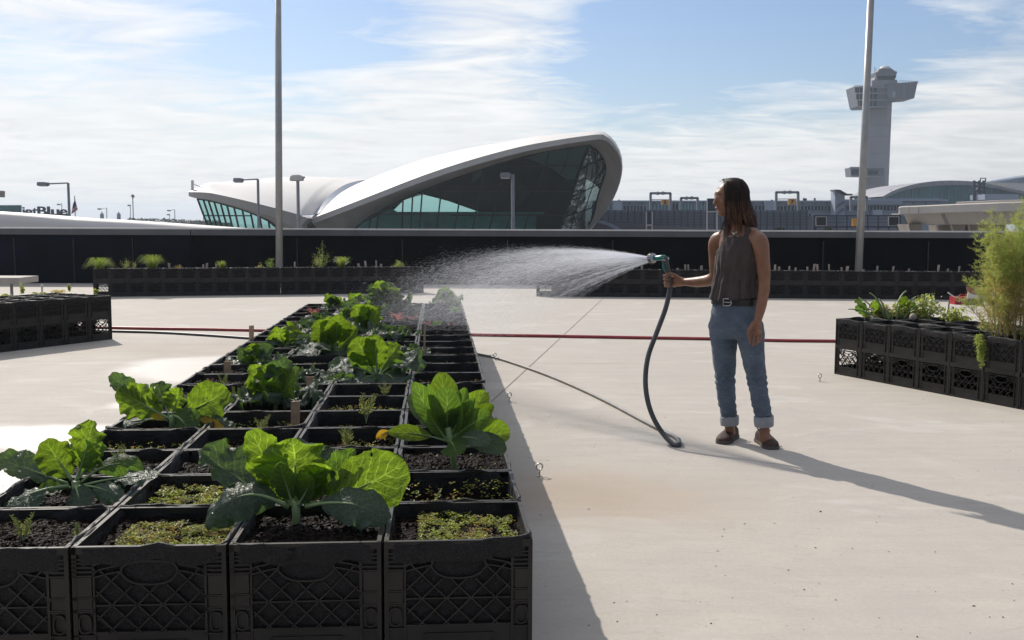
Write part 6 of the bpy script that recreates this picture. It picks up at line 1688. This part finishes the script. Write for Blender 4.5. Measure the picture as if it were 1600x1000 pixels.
# legs, hidden but for the ankles
RF = G(1139, 690); LF = G(1197, 701)
limb(body, [Q(1128, 500, .06), Q(1133, 590, .08), Q(1139, 650, .09), Vector((RF.x + .012, RF.y + .03, .05))], [.06, .04, .030, .034], 16)
limb(body, [Q(1170, 500, -.06), Q(1182, 590, -.08), Q(1193, 650, -.07), Vector((LF.x, LF.y + .035, .05))], [.06, .04, .030, .034], 16)
bd = fuse(body, 'body', M['skin'], PT, .0042, 2)
mb = MB()
for s in (-1, 1):
    ell(mb, hp(.071, s * .029, .004), .0105, .0125, .0085, HA, 12, 8)
mb.build('eyes', M['eye'], PT, smooth=True)
mb = MB(); ell(mb, hp(.0895, 0, -.0525), .0085, .018, .0042, HA, 14, 8); ell(mb, hp(.086, 0, -.0620), .0085, .016, .0048, HA, 14, 8); mb.build('lips', M['lips'], PT, smooth=True)
mb = MB()
for s in (-1, 1): mb.tube([hp(.086, s * .012, .0225), hp(.084, s * .028, .029), hp(.070, s * .044, .0245)], [.0024, .0030, .0016], 6)
mb.build('eyebrows', M['hair'], PT)

# sleeveless top: cut from a wider copy of the torso
n = 120; rows = 70; z0, z1 = Q(1150, 466).z, Q(1156, 354.5).z
key = [(r[0], r[1] + .010, r[2] + .012, r[3] + .012) for r in trings]
key = [k for k in key]
def interp(z):
    for a, b in zip(key, key[1:]):
        if a[0].z <= z <= b[0].z:
            f = (z - a[0].z) / (b[0].z - a[0].z); g = f
            return (a[0].lerp(b[0], g), a[1] + (b[1] - a[1]) * g, a[2] + (b[2] - a[2]) * g, a[3] + (b[3] - a[3]) * g)
    return key[-1]
top = MB(); vs = []; keep = []
for i in range(rows + 1):
    z = z0 + (z1 - z0) * i / rows; c, a, bf, bb = interp(z)
    t_ = max(0, (Q(1150, 425).z - z) / (Q(1150, 425).z - z0)); a += .022 * t_; bf += .018 * t_; bb += .012 * t_
    for k in range(n):
        th = 2 * PI * k / n; ca, sa = math.cos(th), math.sin(th)
        x = a * math.copysign(abs(ca) ** .85, ca); y = (bf if sa > 0 else bb) * math.copysign(abs(sa) ** .9, sa)
        low = max(0, min(1, (Q(1150, 385).z - z) / .30))
        fold = (.0060 * math.sin(th * 13 + 2.0 * math.sin(z * 8) + 1.3) + .0045 * math.sin(th * 23 + z * 11) + .006 * noise.noise(Vector((ca * 4, sa * 4, z * 5)))) * (.15 + low)
        fold += .004 * noise.noise(Vector((ca * 7, sa * 7, z * 16))) + .0035 * math.sin((z * 60 + 5 * ca + 4 * sa)) * max(0, 1 - abs(z - Q(1150, 440).z) / .10)
        d = (LEFT * ca + FWD * sa)
        p = c + LEFT * x + FWD * y + d * fold; p.z += .010 * math.sin(th * 2 + .6) * max(0, 1 - i / 8.0)
        vs.append(p)
        keep.append((x, y, z))
fs = []
za = Q(1150, 405).z; zs = z1
for i in range(rows):
    for k in range(n):
        q = (i * n + k, i * n + (k + 1) % n, (i + 1) * n + (k + 1) % n, (i + 1) * n + k)
        x, y, z = keep[q[0]]; f = max(0, (z - za) / (zs - za))
        lim = .152 - .062 * min(1, f * 1.7) ** .7
        if f > 0 and abs(x) > lim: continue
        if z > Q(1150, 369).z and abs(x) < .056 and y > .0: continue
        fs.append(q)
top.add(vs, fs)
tk = top.build('sleeveless_top', M['tank'], PT, smooth=True, fix=True)
so_ = tk.modifiers.new('s', 'SOLIDIFY'); so_.thickness = .004; so_.offset = 1
# small pale pendant at the neckline
mb = MB(); mb.tube([Q(1139, 358, -.06), Q(1143, 363, -.075), Q(1147, 365, -.085), Q(1152, 362, -.088)], .0022, 5); ell(mb, Q(1146.5, 365.5, -.088), .006, .004, .006); mb.build('necklace', M['metal'], PT)

# jeans
jn = MB()
loft(jn, [(Q(1149, 468), .140, .108, .108), (Q(1149, 482), .150, .112, .116), (Q(1149, 500), .162, .112, .126), (Q(1149, 516), .160, .106, .120), (Q(1150, 528), .148, .088, .100)], LEFT, FWD)
def leg(pts, rad): limb(jn, pts, rad, 22)
leg([Q(1130, 508, .05), Q(1131, 530, .055), Q(1132, 560, .065), Q(1133, 590, .08), Q(1135, 620, .10), Q(1139, 650, .10)], [.092, .087, .074, .064, .058, .053])
leg([Q(1170, 508, -.06), Q(1173, 530, -.065), Q(1177, 560, -.075), Q(1182, 590, -.085), Q(1187, 620, -.075), Q(1193, 650, -.07)], [.092, .085, .071, .062, .057, .053])
zk = Q(1133, 595).z
def jd(p):
    d = 0.0
    w1 = math.exp(-((p.z - zk) / .055) ** 2); w2 = math.exp(-((p.z - .24) / .06) ** 2); w3 = math.exp(-((p.z - .74) / .07) ** 2)
    ph = 9 * noise.noise(Vector((p.x * 6, p.y * 6, p.z * 3)))
    d += .0045 * w1 * math.sin(p.z * 120 + 2 * ph + (p.x * 60)) + .0028 * w2 * math.sin(p.z * 130 + ph) + .003 * w3 * math.sin(p.z * 70 + p.x * 60 + ph)
    d += .0045 * noise.noise(Vector((p.x * 9, p.y * 9, p.z * 12))) + .0028 * noise.noise(Vector((p.x * 22, p.y * 22, p.z * 30)))
    return d
je = fuse(jn, 'jeans', M['denim'], PT, .006, 3, jd)
for (a, b, r_) in ((Q(1139.3, 650, .10), Q(1140, 664, .10), .0605), (Q(1193, 650, -.07), Q(1194, 666, -.07), .0615)):
    mb = MB(); d = (b - a).normalized(); ax = d.orthogonal().normalized(); ay = d.cross(ax); rws = []
    for f, rr_ in ((-.02, .90), (.0, 1.0), (.25, 1.02), (.6, 1.0), (.92, .97), (1.0, .93), (.9, .86), (.3, .84)):
        row = []
        for k in range(40):
            t = 2 * PI * k / 40; q = r_ * rr_ * (1 + .03 * noise.noise(Vector((math.cos(t) * 2, math.sin(t) * 2, f * 2 + r_ * 50)))); row.append(a.lerp(b, f) + ax * q * math.cos(t) + ay * q * math.sin(t) + Vector((0, 0, .004 * noise.noise(Vector((math.cos(t) * 2, math.sin(t) * 2, 9))))))
        row.append(row[0].copy()); rws.append(row)
    mb.grid(rws); mb.build('cuff', M['cuff'], je, smooth=True)
# belt, buckle, fly and pockets
bc = Q(1149.3, 470.5)
mb = MB(); rws = []
for dz, g in ((-.021, .004), (-.019, .009), (.019, .009), (.021, .004)):
    row = []
    for k in range(72):
        t = 2 * PI * k / 72; ca, sa = math.cos(t), math.sin(t); g_ = g + .003
        row.append(bc + LEFT * ((.141 + g_) * math.copysign(abs(ca) ** .85, ca)) + FWD * ((.1085 + g_) * math.copysign(abs(sa) ** .9, sa)) + Vector((0, 0, dz)))
    row.append(row[0].copy()); rws.append(row)
mb.grid(rws); bt = mb.build('belt', M['belt'], PT, smooth=False)
bk = bc + FWD * .126
mb = MB(); P = [bk + LEFT * x + Vector((0, 0, z)) - FWD * (.12 * abs(x)) for x, z in ((-.026, .021), (.008, .022), (.024, .016), (.029, 0), (.024, -.016), (.008, -.022), (-.026, -.021))]
mb.tube(P, .0034, 8, closed=True); mb.tube([bk + LEFT * -.024, bk + LEFT * .027 + FWD * .003], .0026, 6); mb.build('buckle', M['metal'], bt, smooth=True)
mb = MB()
for k in (-.36, .95, 1.9, 2.6):
    t = PI / 2 - k; ca, sa = math.cos(t), math.sin(t); p = bc + LEFT * (.150 * ca) + FWD * (.118 * sa); mb.bar(p + Vector((0, 0, -.026)), p + Vector((0, 0, .026)), .012, .006, LEFT * ca + FWD * sa)
mb.build('belt_loop', M['denim'], je)
# shoes
def shoe(c, d, L=.262, w_=.046):
    d = Vector(d).normalized(); s = Vector((-d.y, d.x, 0)); c = Vector((c.x, c.y, 0)); toe = []
    st = [(-.5, .030, .058), (-.46, .036, .078), (-.36, .038, .092), (-.22, .038, .096), (-.08, .038, .082), (.06, .042, .068), (.20, .047, .058), (.32, .047, .051), (.42, .040, .043), (.48, .026, .032), (.5, .010, .022)]
    def ring(f, hw, hh, g=0.0, zb=.018):
        row = []
        for k in range(21):
            t = PI * k / 20; x = math.cos(t); z = math.sin(t) ** .62
            row.append(c + d * (f * L) + s * ((hw + g) * math.copysign(abs(x) ** .7, x)) + Vector((0, 0, zb + (hh - zb) * z)))
        return row
    up = MB(); up.grid([ring(*q) for q in st]); sh = up.build('shoe', M['leather'], PT, smooth=True)
    cap = MB(); cap.grid([ring(f, hw, hh, .0018) for f, hw, hh in [(q[0], q[1] + .0005, q[2] + .002) for q in st[5:]]]); cap.build('toe_cap', M['toecap'], sh, smooth=True)
    so2 = MB(); ol = []
    for f, hw, hh in st: ol.append(c + d * (f * L * 1.02) + s * (hw + .004))
    for f, hw, hh in reversed(st): ol.append(c + d * (f * L * 1.02) - s * (hw + .004))
    so2.ext(ol, (0, 0, .021)); so2.build('sole', M['sole'], sh)
    col = MB(); P = [c + d * (-.30 * L + .036 * math.cos(t)) + s * (.033 * math.sin(t)) + Vector((0, 0, .094 - .006 * math.cos(t))) for t in [2 * PI * k / 20 for k in range(20)]]
    col.tube(P, .0055, 6, closed=True); col.build('collar', M['leather'], sh, smooth=True)
    lc = MB()
    for k in range(4):
        f = -.12 + k * .06; hgt = .094 - k * .009; a_ = c + d * (f * L) + s * .020 + Vector((0, 0, hgt)); b_ = c + d * ((f + .03) * L) - s * .020 + Vector((0, 0, hgt - .004)); m_ = (a_ + b_) / 2 + Vector((0, 0, .007))
        lc.tube([a_, m_, b_], .0024, 5); lc.tube([b_ + d * -.01, (a_ + b_) / 2 + Vector((0, 0, .009)), a_ + d * .008], .0024, 5)
    e = c + d * (-.12 * L) + Vector((0, 0, .100))
    for sg in (-1, 1): lc.tube([e, e + s * sg * .022 + Vector((0, 0, .008)), e + s * sg * .034 + d * .01 - Vector((0, 0, .012)), e + s * sg * .012 + d * .004], .0024, 5)
    lc.build('laces', M['belt'], sh)
shoe(G(1137, 688.5), (-.50, -.87, 0)); shoe(G(1197.5, 696), (.10, -1, 0))

# hair: a parted fall of strands over an opaque under layer
r = random.Random(21)
HR = (.106, .086, .104)
def hair_path(phi, tier, ln, out=0.0, start=None, nn=14):
    """phi: where round the head the strand hangs (0 = face, 90 = her left, toward the camera)"""
    P = []; lift = .006 * tier + out
    ph0 = start if start is not None else phi
    part = hp(.045 if phi < 150 or phi > 250 else -.02, -.012, .112)
    for i in range(9):
        f = i / 8; pol = math.radians(8 + 92 * f); ph = math.radians(ph0 + (phi - ph0) * f)
        x = (HR[0] + lift) * math.sin(pol) * math.cos(ph); y = (HR[1] + lift) * math.sin(pol) * math.sin(ph); z = (HR[2] + lift) * math.cos(pol)
        p = hp(-.016 + x, y, .020 + z)
        P.append(p.lerp(part, max(0, 1 - f * 3.2) * .8))
    last = P[-1]; c0 = hp(-.016, 0, .02); radial = (last - c0); radial.z = 0; radial.normalize()
    m_ = nn - 9
    for i in range(1, m_ + 1):
        f = i / m_; q = last + Vector((0, 0, -ln * f)) + radial * (.012 * math.sin(PI * f * .8) - .012 * f)
        q += Vector((.055, .0, 0)) * (f * f * (1 if 95 < phi < 265 else .3)); P.append(q)
    return P
def tip_len(phi): return {0: .12}.get(phi, .125 + .02 * math.sin(math.radians(phi) * 3))
ph_list = [52 + (268 - 52) * i / 60 for i in range(61)]
mb = MB(); mb.grid([hair_path(p, -.3, .120 + .012 * math.sin(p * .3), start=min(max(p, 70), 290)) for p in ph_list]); hc = mb.build('hair', M['hair'], PT, smooth=True)
sm = hc.modifiers.new('s', 'SOLIDIFY'); sm.thickness = .008; sm.offset = 0
mb = MB(); tipm = MB()
for i in range(1500):
    phi = r.uniform(46, 272); tr = r.uniform(0, 1.3); ln = .140 + r.gauss(0, .024) + (.03 if 80 < phi < 200 else 0)
    if phi < 62 or phi > 298: ln += .05 * r.random(); 
    P = hair_path(phi, tr, ln, out=r.uniform(-.001, .003), start=phi + r.uniform(-14, 14), nn=15)
    jit = Vector((r.gauss(0, .004), r.gauss(0, .004), 0)); w0 = r.uniform(.0012, .0026)
    wv1 = noise.noise(Vector((phi * .09, 3, 0))) * 6; wa = r.uniform(.002, .006)
    P = [p + jit * (k / 14) + (HL * math.sin(k * .75 + wv1) + HF * math.cos(k * .6 + wv1)) * wa * max(0, (k - 5) / 9) + Vector((r.gauss(0, .0006), r.gauss(0, .0006), 0)) for k, p in enumerate(P)]
    mb.tube(P, [w0 * (1 - .55 * k / 14) for k in range(15)], 4, cap=False)
    if r.random() < .42:
        k0 = r.randint(9, 12); seg = P[k0:]; tipm.tube([p + (p - HC).normalized() * .001 for p in seg], [w0 * 1.1 * (1 - .1 * k) for k in range(len(seg))], 4, cap=False)
# loose locks over the front of the shoulder and fly-aways on top
for i in range(60):
    a = hp(.030 + r.uniform(-.01, .01), .062 + r.uniform(-.006, .008), -.02); e = Q(1128 + r.uniform(-6, 9), 366 + r.uniform(-12, 10), -.10 + r.uniform(-.02, .02)); m_ = (a + e) / 2 + Vector((r.uniform(0, .012), -.012, 0)); P = [a.lerp(m_, f).lerp(m_.lerp(e, f), f) for f in [k / 9 for k in range(10)]]
    (mb if r.random() < .6 else tipm).tube(P, [.0016 * (1 - .06 * k) for k in range(10)], 4, cap=False)
for i in range(50):
    a = hp(r.uniform(-.06, .05), r.uniform(-.05, .05), .10); d = Vector((r.uniform(-.6, .9), r.uniform(-.5, .5), r.uniform(.3, .8))) * r.uniform(.012, .028); mb.tube([a, a + d * .5 + Vector((0, 0, .004)), a + d], [.0007, .0006, .0003], 3, cap=False)
mb.build('hair_strands', M['hair'], hc, smooth=True); tipm.build('hair_ends', M['hairtip'], hc, smooth=True)

# ------------------------------------------------------------------ spray gun, hose, spray
M['teal'] = simple('teal_plastic', (.01, .17, .15), .35, 0, .15, 10)
M['gunbody'] = simple('dark_grey_plastic', (.06, .065, .07), .35, 0, .2, 10)
M['chrome'] = simple('grey_nozzle_ring', (.42, .42, .45), .3, .6, .15, 30)
def hosemat(name, a, b2, sc):
    m = simple(name, a, .45, 0, .25, sc, .25, 200, .001); return m
M['hose'] = hosemat('dark_grey_hose', (.055, .058, .065), None, 8); M['hosetan'] = hosemat('dusty_tan_hose', (.20, .19, .175), None, 8)
M['hosered'] = hosemat('red_rubber_hose', (.33, .045, .05), None, 6)
NB = W(1031, 404, Y0 + .41); GH = W(1046, 432, Y0 + .40)
GT = thing('spray_gun', 'teal and grey hose spray gun held in the woman\'s fist', 'spray nozzle', GH)
nd = Vector((-.82, .56, .05)).normalized()
n0 = W(1038, 402.5, Y0 + .38); n1 = W(1022.5, 403.5, Y0 + .45); nz = (n1 - n0).normalized()
mb = MB(); mb.tube([n0 + nz * -.008, n0, n0.lerp(n1, .3), n0.lerp(n1, .7), n1], [.010, .019, .020, .017, .016], 14); mb.build('barrel', M['teal'], GT, smooth=True)
mb = MB(); mb.tube([n1 - nz * .004, n1, n1 + nz * .010, n1 + nz * .030, n1 + nz * .042, n1 + nz * .044], [.018, .026, .033, .035, .030, .02], 18); hd = mb.build('nozzle_head', M['chrome'], GT, smooth=True)
mb = MB()
for k in range(14):
    a = 2 * PI * k / 14; u = nz.orthogonal().normalized(); v = nz.cross(u); q = u * math.cos(a) + v * math.sin(a); mb.bar(n1 + nz * .008 + q * .034, n1 + nz * .034 + q * .0365, .006, .005, q)
mb.build('grip_rib', M['gunbody'], hd)
hb = W(1046.5, 436, Y0 + .39)
mb = MB(); mb.tube([n0 + Vector((.004, 0, .004)), n0 + Vector((.006, 0, -.02)), n0.lerp(hb, .5), hb], [.021, .022, .0185, .017], 14); mb.build('handle', M['gunbody'], GT, smooth=True)
mb = MB(); p1 = n0.lerp(hb, .22) + Vector((-.018, -.010, 0)); p2 = n0.lerp(hb, .72) + Vector((-.014, -.010, 0)); mb.tube([p1, (p1 + p2) / 2 + Vector((-.007, -.004, 0)), p2], [.004, .009, .004], 8); mb.build('trigger', M['teal'], GT, smooth=True)
mb = MB(); c_ = n0.lerp(hb, .12); mb.tube([c_ + Vector((-.024, 0, .004)), c_ + Vector((-.006, -.024, .0)), c_ + Vector((.022, -.006, .006)), c_ + Vector((.026, .01, .014))], .004, 6); mb.build('collar', M['chrome'], GT, smooth=True)
def spline(pts, k=8):
    pts = [Vector(p) for p in pts]; out = []
    for i in range(len(pts) - 1):
        p0 = pts[max(0, i - 1)]; p1 = pts[i]; p2 = pts[i + 1]; p3 = pts[min(len(pts) - 1, i + 2)]
        for j in range(k):
            f = j / k; out.append(.5 * ((2 * p1) + (p2 - p0) * f + (2 * p0 - 5 * p1 + 4 * p2 - p3) * f * f + (3 * p1 - p0 - 3 * p2 + p3) * f ** 3))
    out.append(pts[-1]); return out
gy = G(1058, 697).y
HP = [hb, W(1046.5, 452, Y0 + .39), W(1040, 482, Y0 + .37), W(1026, 520, Y0 + .31), W(1013, 556, Y0 + .24), W(1008.5, 592, Y0 + .17), W(1012, 626, Y0 + .10), W(1022, 655, Y0 + .05), W(1037, 679, Y0 + .02)]
c = G(1052, 694, .016); HP += [c, G(1061, 694, .017), G(1060, 687, .017)]
T = thing('garden_hose', 'grey garden hose hanging from the spray gun and trailing to the planter', 'hose', (c.x, c.y, 0))
mb = MB(); mb.tube(spline(HP, 8), .0165, 12); mb.build('hanging_length', M['hose'], T, smooth=True)
HG = [G(1060, 687, .017), G(1052, 681, .016), G(1035, 673, .016), G(1000, 655, .015), G(955, 631, .015), G(905, 607, .015), G(855, 586, .015), G(810, 570, .015), G(775, 559, .015), G(750, 554, .015), G(700, 545, .015), G(600, 535, .015)]
mb = MB(); mb.tube(spline(HG, 8), .0115, 10); mb.build('ground_length', M['hosetan'], T, smooth=True)
def ghose(name, label, pts, mat, r_):
    o = MB(); P = spline([G(x, y, r_) for x, y in pts], 8); o.tube(P, r_, 8); q = o.build(name, mat, smooth=True); tag(rebase(q), label, 'hose'); return q
ghose('red_hose', 'thin dark red hose stretched across the whole deck behind the woman', [(120, 510), (178, 512), (260, 513.5), (330, 514.5), (400, 516), (560, 519), (738, 523), (860, 525), (1000, 527.5), (1120, 529.5), (1220, 532), (1310, 533), (1360, 535)], M['hosered'], .019)
ghose('grey_hose', 'thin grey hose lying left of the front planter, in front of the red hose', [(120, 516), (178, 517.5), (250, 519.5), (320, 523.5), (385, 528), (430, 531), (470, 533)], M['hose'], .016)

# spray: many jets breaking into drops
wm, nt, b = new_mat('spray_water'); nt.nodes.remove(b); o_ = nt.nodes['Material Output']
tl = nt.nodes.new('ShaderNodeBsdfTranslucent'); tl.inputs[0].default_value = (.95, .96, 1, 1); df = nt.nodes.new('ShaderNodeBsdfDiffuse'); df.inputs[0].default_value = (.9, .92, .95, 1)
tr = nt.nodes.new('ShaderNodeBsdfTransparent'); m1 = nt.nodes.new('ShaderNodeMixShader'); m1.inputs[0].default_value = .35; m2 = nt.nodes.new('ShaderNodeMixShader'); m2.inputs[0].default_value = .44
nt.links.new(tl.outputs[0], m1.inputs[1]); nt.links.new(df.outputs[0], m1.inputs[2]); nt.links.new(tr.outputs[0], m2.inputs[1]); nt.links.new(m1.outputs[0], m2.inputs[2]); nt.links.new(m2.outputs[0], o_.inputs[0])
S0 = n1 + nz * .045; r = random.Random(99); mb = MB()
aim = Vector((-.50, .86, 0)); aim = (Vector((W(690, 470, 8.9).x, 8.9, 0)) - Vector((S0.x, S0.y, 0))).normalized(); sidev = Vector((aim.y, -aim.x, 0))
def drop(p, v, ln, rad):
    v = v.normalized(); a = v.orthogonal().normalized(); a.rotate(Matrix.Rotation(r.uniform(0, 6.28), 3, v)); bb = v.cross(a)
    mb.add([p - v * ln * .5, p + a * rad, p + bb * rad, p - (a + bb) * rad * .7, p + v * ln * .5], [(0, 1, 2), (0, 2, 3), (0, 3, 1), (4, 2, 1), (4, 3, 2), (4, 1, 3)])
import numpy as np
ng = np.random.default_rng(5)
jets = []
for j in range(340):
    el = math.radians(r.choice((r.uniform(-17, 6), r.uniform(-5, 6), r.uniform(0, 6.5)))); yaw = r.gauss(0, math.radians(5.5)); sp = r.uniform(7.4, 9.4)
    d0 = (aim * math.cos(el) * math.cos(yaw) + sidev * math.sin(yaw) + Vector((0, 0, math.sin(el)))).normalized()
    st = S0 + (sidev * math.sin(yaw) * .1 + Vector((0, 0, 1)) * math.sin(el) * .08)
    jets.append((tuple(st), tuple(d0), sp))
def streaks(per, tpow, tmax, j0, j1, lmin, lmax, wmin, wmax):
    V = []
    for st, d0, sp in jets:
        n_ = int(per * ng.uniform(.6, 1.4)); t = ng.random(n_) ** tpow * tmax
        st = np.array(st); d0 = np.array(d0); drag = 1 - .35 * t
        p = st + d0 * (sp * t * drag)[:, None]; p[:, 2] -= 4.9 * t * t
        p += ng.normal(size=(n_, 3)) * (j0 + j1 * t * t + .01 * t)[:, None]
        v = d0 * sp + np.stack([np.zeros(n_), np.zeros(n_), -9.8 * t], 1) + ng.normal(size=(n_, 3)) * (.4 + 1.4 * t)[:, None]
        v /= np.linalg.norm(v, axis=1)[:, None]
        a = np.cross(v, ng.normal(size=(n_, 3))); a /= np.linalg.norm(a, axis=1)[:, None]
        ln = ng.uniform(lmin, lmax, n_) * (1.05 - 1.3 * t); w_ = ng.uniform(wmin, wmax, n_) * (.75 + 1.2 * t)
        k = p[:, 2] > .50
        q = np.stack([p - v * ln[:, None] / 2, p + a * w_[:, None], p + v * ln[:, None] / 2, p - a * w_[:, None]], 1)[k]
        V.append(q.reshape(-1, 3))
    return np.concatenate(V)
VV = np.concatenate([streaks(820, 1.05, .47, .0015, .70, .02, .08, .00010, .00026), streaks(130, 1.15, .47, .0015, .60, .03, .11, .0003, .0006), streaks(90, .6, .50, .02, .8, .004, .012, .0003, .0006)])
nq = len(VV) // 4; me = bpy.data.meshes.new('water_spray'); me.vertices.add(nq * 4); me.loops.add(nq * 4); me.polygons.add(nq)
c0_ = VV.mean(0); c0_[2] = VV[:, 2].min(); me.vertices.foreach_set('co', (VV - c0_).astype(np.float32).ravel()); me.loops.foreach_set('vertex_index', np.arange(nq * 4, dtype=np.int32))
me.polygons.foreach_set('loop_start', np.arange(0, nq * 4, 4, dtype=np.int32)); me.update(calc_edges=True); me.materials.append(wm)
o = bpy.data.objects.new('water_spray', me); COL.objects.link(o); o.location = Vector([float(x) for x in c0_])
tag(o, 'fan of white water drops sprayed from the gun over the planter', 'water spray', None, 'stuff')

# ------------------------------------------------------------------ eye bolts, bench, tool case
def eyebolt(px, py, s, label):
    B = G(px, py); T = thing('eye_bolt', label, 'eye bolt', B, group='ring bolts set in the deck'); s *= .82; R_ = .019 * s
    mb = MB(); mb.tube([B, B + Vector((0, 0, .035 * s))], .005 * s, 8); mb.build('shank', M['metal'], T, smooth=True)
    mb = MB(); c_ = B + Vector((0, 0, .035 * s + R_)); mb.tube([c_ + Vector((R_ * math.cos(a) * .9, R_ * math.cos(a) * .4, R_ * math.sin(a))) for a in [2 * PI * k / 20 for k in range(20)]], .0048 * s, 8, closed=True); mb.build('ring', M['metal'], T, smooth=True)
    mb = MB(); mb.lathe([(.014 * s, 0), (.014 * s, .004), (.008 * s, .006)], B, 10); mb.build('washer', M['metal'], T)
eyebolt(773, 562, 1.15, 'ring bolt in the deck where the tan hose meets the planter'); eyebolt(796, 627, 1.15, 'ring bolt in the deck beside the sprout plant'); eyebolt(843, 744, 1.2, 'ring bolt in the deck nearest the camera, at the edge of the planter shadow')
eyebolt(1281, 596, 1.15, 'ring bolt in the deck just left of the right planter')
M['benchc'] = simple('pale_bench_slab', (.42, .38, .34), .8, 0, .15, 3, .3, 30, .003)
bx = W(45, 440, 14.6); T = thing('bench', 'pale stone topped bench cut off by the left margin', 'bench', (bx.x - .8, 14.6, 0))
zt_ = W(30, 434.5, 14.2).z; mb = MB(); mb.box((bx.x - 1.0, 14.6, zt_ - .045), (2.0, .6, .085)); mb.build('seat', M['benchc'], T)
for dx in (-.2, -1.7):
    mb = MB(); mb.tube([(bx.x + dx, 14.5, 0), (bx.x + dx, 14.5, zt_ - .06)], .022, 8); mb.build('leg', M['lamppole'], T)
M['redcase'] = simple('red_case_plastic', (.35, .02, .03), .4, 0, .1, 10)
M['card'] = simple('brown_cardboard', (.30, .17, .11), .8, 0, .15, 10)
CB = G(1508, 476); q = 1 / ppm(CB.y)
T = thing('tool_case', 'red tool case with pale lettering on the deck behind the fennel', 'tool case', CB)
mb = MB(); mb.box(CB + Vector((0, .12, 6 * q)), (32 * q, .24, 11.5 * q)); cs = mb.build('case', M['redcase'], T)
mb = MB(); mb.tube([CB + Vector((-8 * q, .1, 11 * q)), CB + Vector((-4 * q, .1, 15 * q)), CB + Vector((6 * q, .1, 15 * q)), CB + Vector((10 * q, .1, 11 * q))], .012, 6); mb.tube([CB + Vector((10 * q, .0, 9 * q)), CB + Vector((6 * q, 0, 15 * q)), CB + Vector((8 * q, 0, 24 * q))], [.03, .05, .012], 8); mb.build('handle', M['redcase'], T)
cu = bpy.data.curves.new('t', 'FONT'); cu.body = 'HILTI'; cu.size = 7.5 * q; cu.extrude = .002; cu.align_x = 'CENTER'; cu.offset = .002
ob = bpy.data.objects.new('t', cu); COL.objects.link(ob); me = bpy.data.meshes.new_from_object(ob.evaluated_get(bpy.context.evaluated_depsgraph_get())); bpy.data.objects.remove(ob)
for v in me.vertices: v.co = Vector((v.co.x - .02, -v.co.z - .004, v.co.y + 3.5 * q))
me.materials.append(M['coptop']); o = bpy.data.objects.new('lettering', me); COL.objects.link(o); o.parent = cs
mb = MB(); mb.tube([W(1481, 457, CB.y), W(1488, 462, CB.y), W(1495, 465.5, CB.y)], [.010, .012, .010], 6); mb.build('probe', M['coptop'], T, smooth=True)
CB2 = G(1526, 476.5); T = thing('cardboard_box', 'open cardboard box with sunlit flaps beside the red tool case', 'box', CB2)
mb = MB(); mb.box(CB2 + Vector((0, .15, 4.5 * q)), (22 * q, .3, 9 * q)); mb.build('box_body', M['gunbody'], T)
mb = MB(); mb.ext([CB2 + Vector((x * q, -.01, z * q)) for x, z in ((-16, 10), (-14, 20), (-8, 17), (8, 15), (14, 16), (16, 10))], (0, .02, 0)); mb.build('flap', M['coptop'], T)
mb = MB(); mb.ext([CB2 + Vector((x * q, .05, z * q)) for x, z in ((-15, 28), (10, 28), (12, 16), (-12, 16))], (0, .02, 0)); mb.build('flap', M['card'], T)
# small litter on the slab
M['chip'] = simple('dark_leaf_litter', (.05, .035, .025), .9, 0, .3, 30)
mb = MB(); r = random.Random(8)
for k in range(300):
    px = r.uniform(840, 1600) if r.random() < .75 else r.uniform(0, 700); py = 470 + (1000 - 470) * r.random() ** 1.3
    p = G(px, py); s = r.uniform(.002, .007) * (1 if r.random() < .96 else 1.6); a = r.uniform(0, 6.28); d = Vector((math.cos(a), math.sin(a), 0)) * s; e = Vector((-math.sin(a), math.cos(a), 0)) * s * r.uniform(.2, .6)
    z_ = Vector((0, 0, s * .35)); p = p + Vector((0, 0, .0015))
    mb.add([p - d, p - e, p + d, p + e, p + z_], [(0, 1, 4), (1, 2, 4), (2, 3, 4), (3, 0, 4)])
o = mb.build('leaf_litter', M['chip'], fix=False); tag(rebase(o), 'tiny dark crumbs of soil and leaf scattered over the pale deck', 'litter', None, 'stuff')

# ------------------------------------------------------------------ air
hm = bpy.data.materials.new('summer_haze'); hm.use_nodes = True; nt = hm.node_tree; nt.nodes.clear()
ho = nt.nodes.new('ShaderNodeOutputMaterial'); hv = nt.nodes.new('ShaderNodeVolumePrincipled')
hv.inputs['Color'].default_value = (.80, .89, 1.0, 1); hv.inputs['Density'].default_value = .00035; hv.inputs['Anisotropy'].default_value = .3
nt.links.new(hv.outputs[0], ho.inputs['Volume'])
mb = MB(); mb.box((0, 2750, 26), (8200, 6600, 68.2)); hz_o = mb.build('haze', hm); hz_o['kind'] = 'stuff'; tag(hz_o, 'thin pale air between the deck and the far buildings', 'haze')
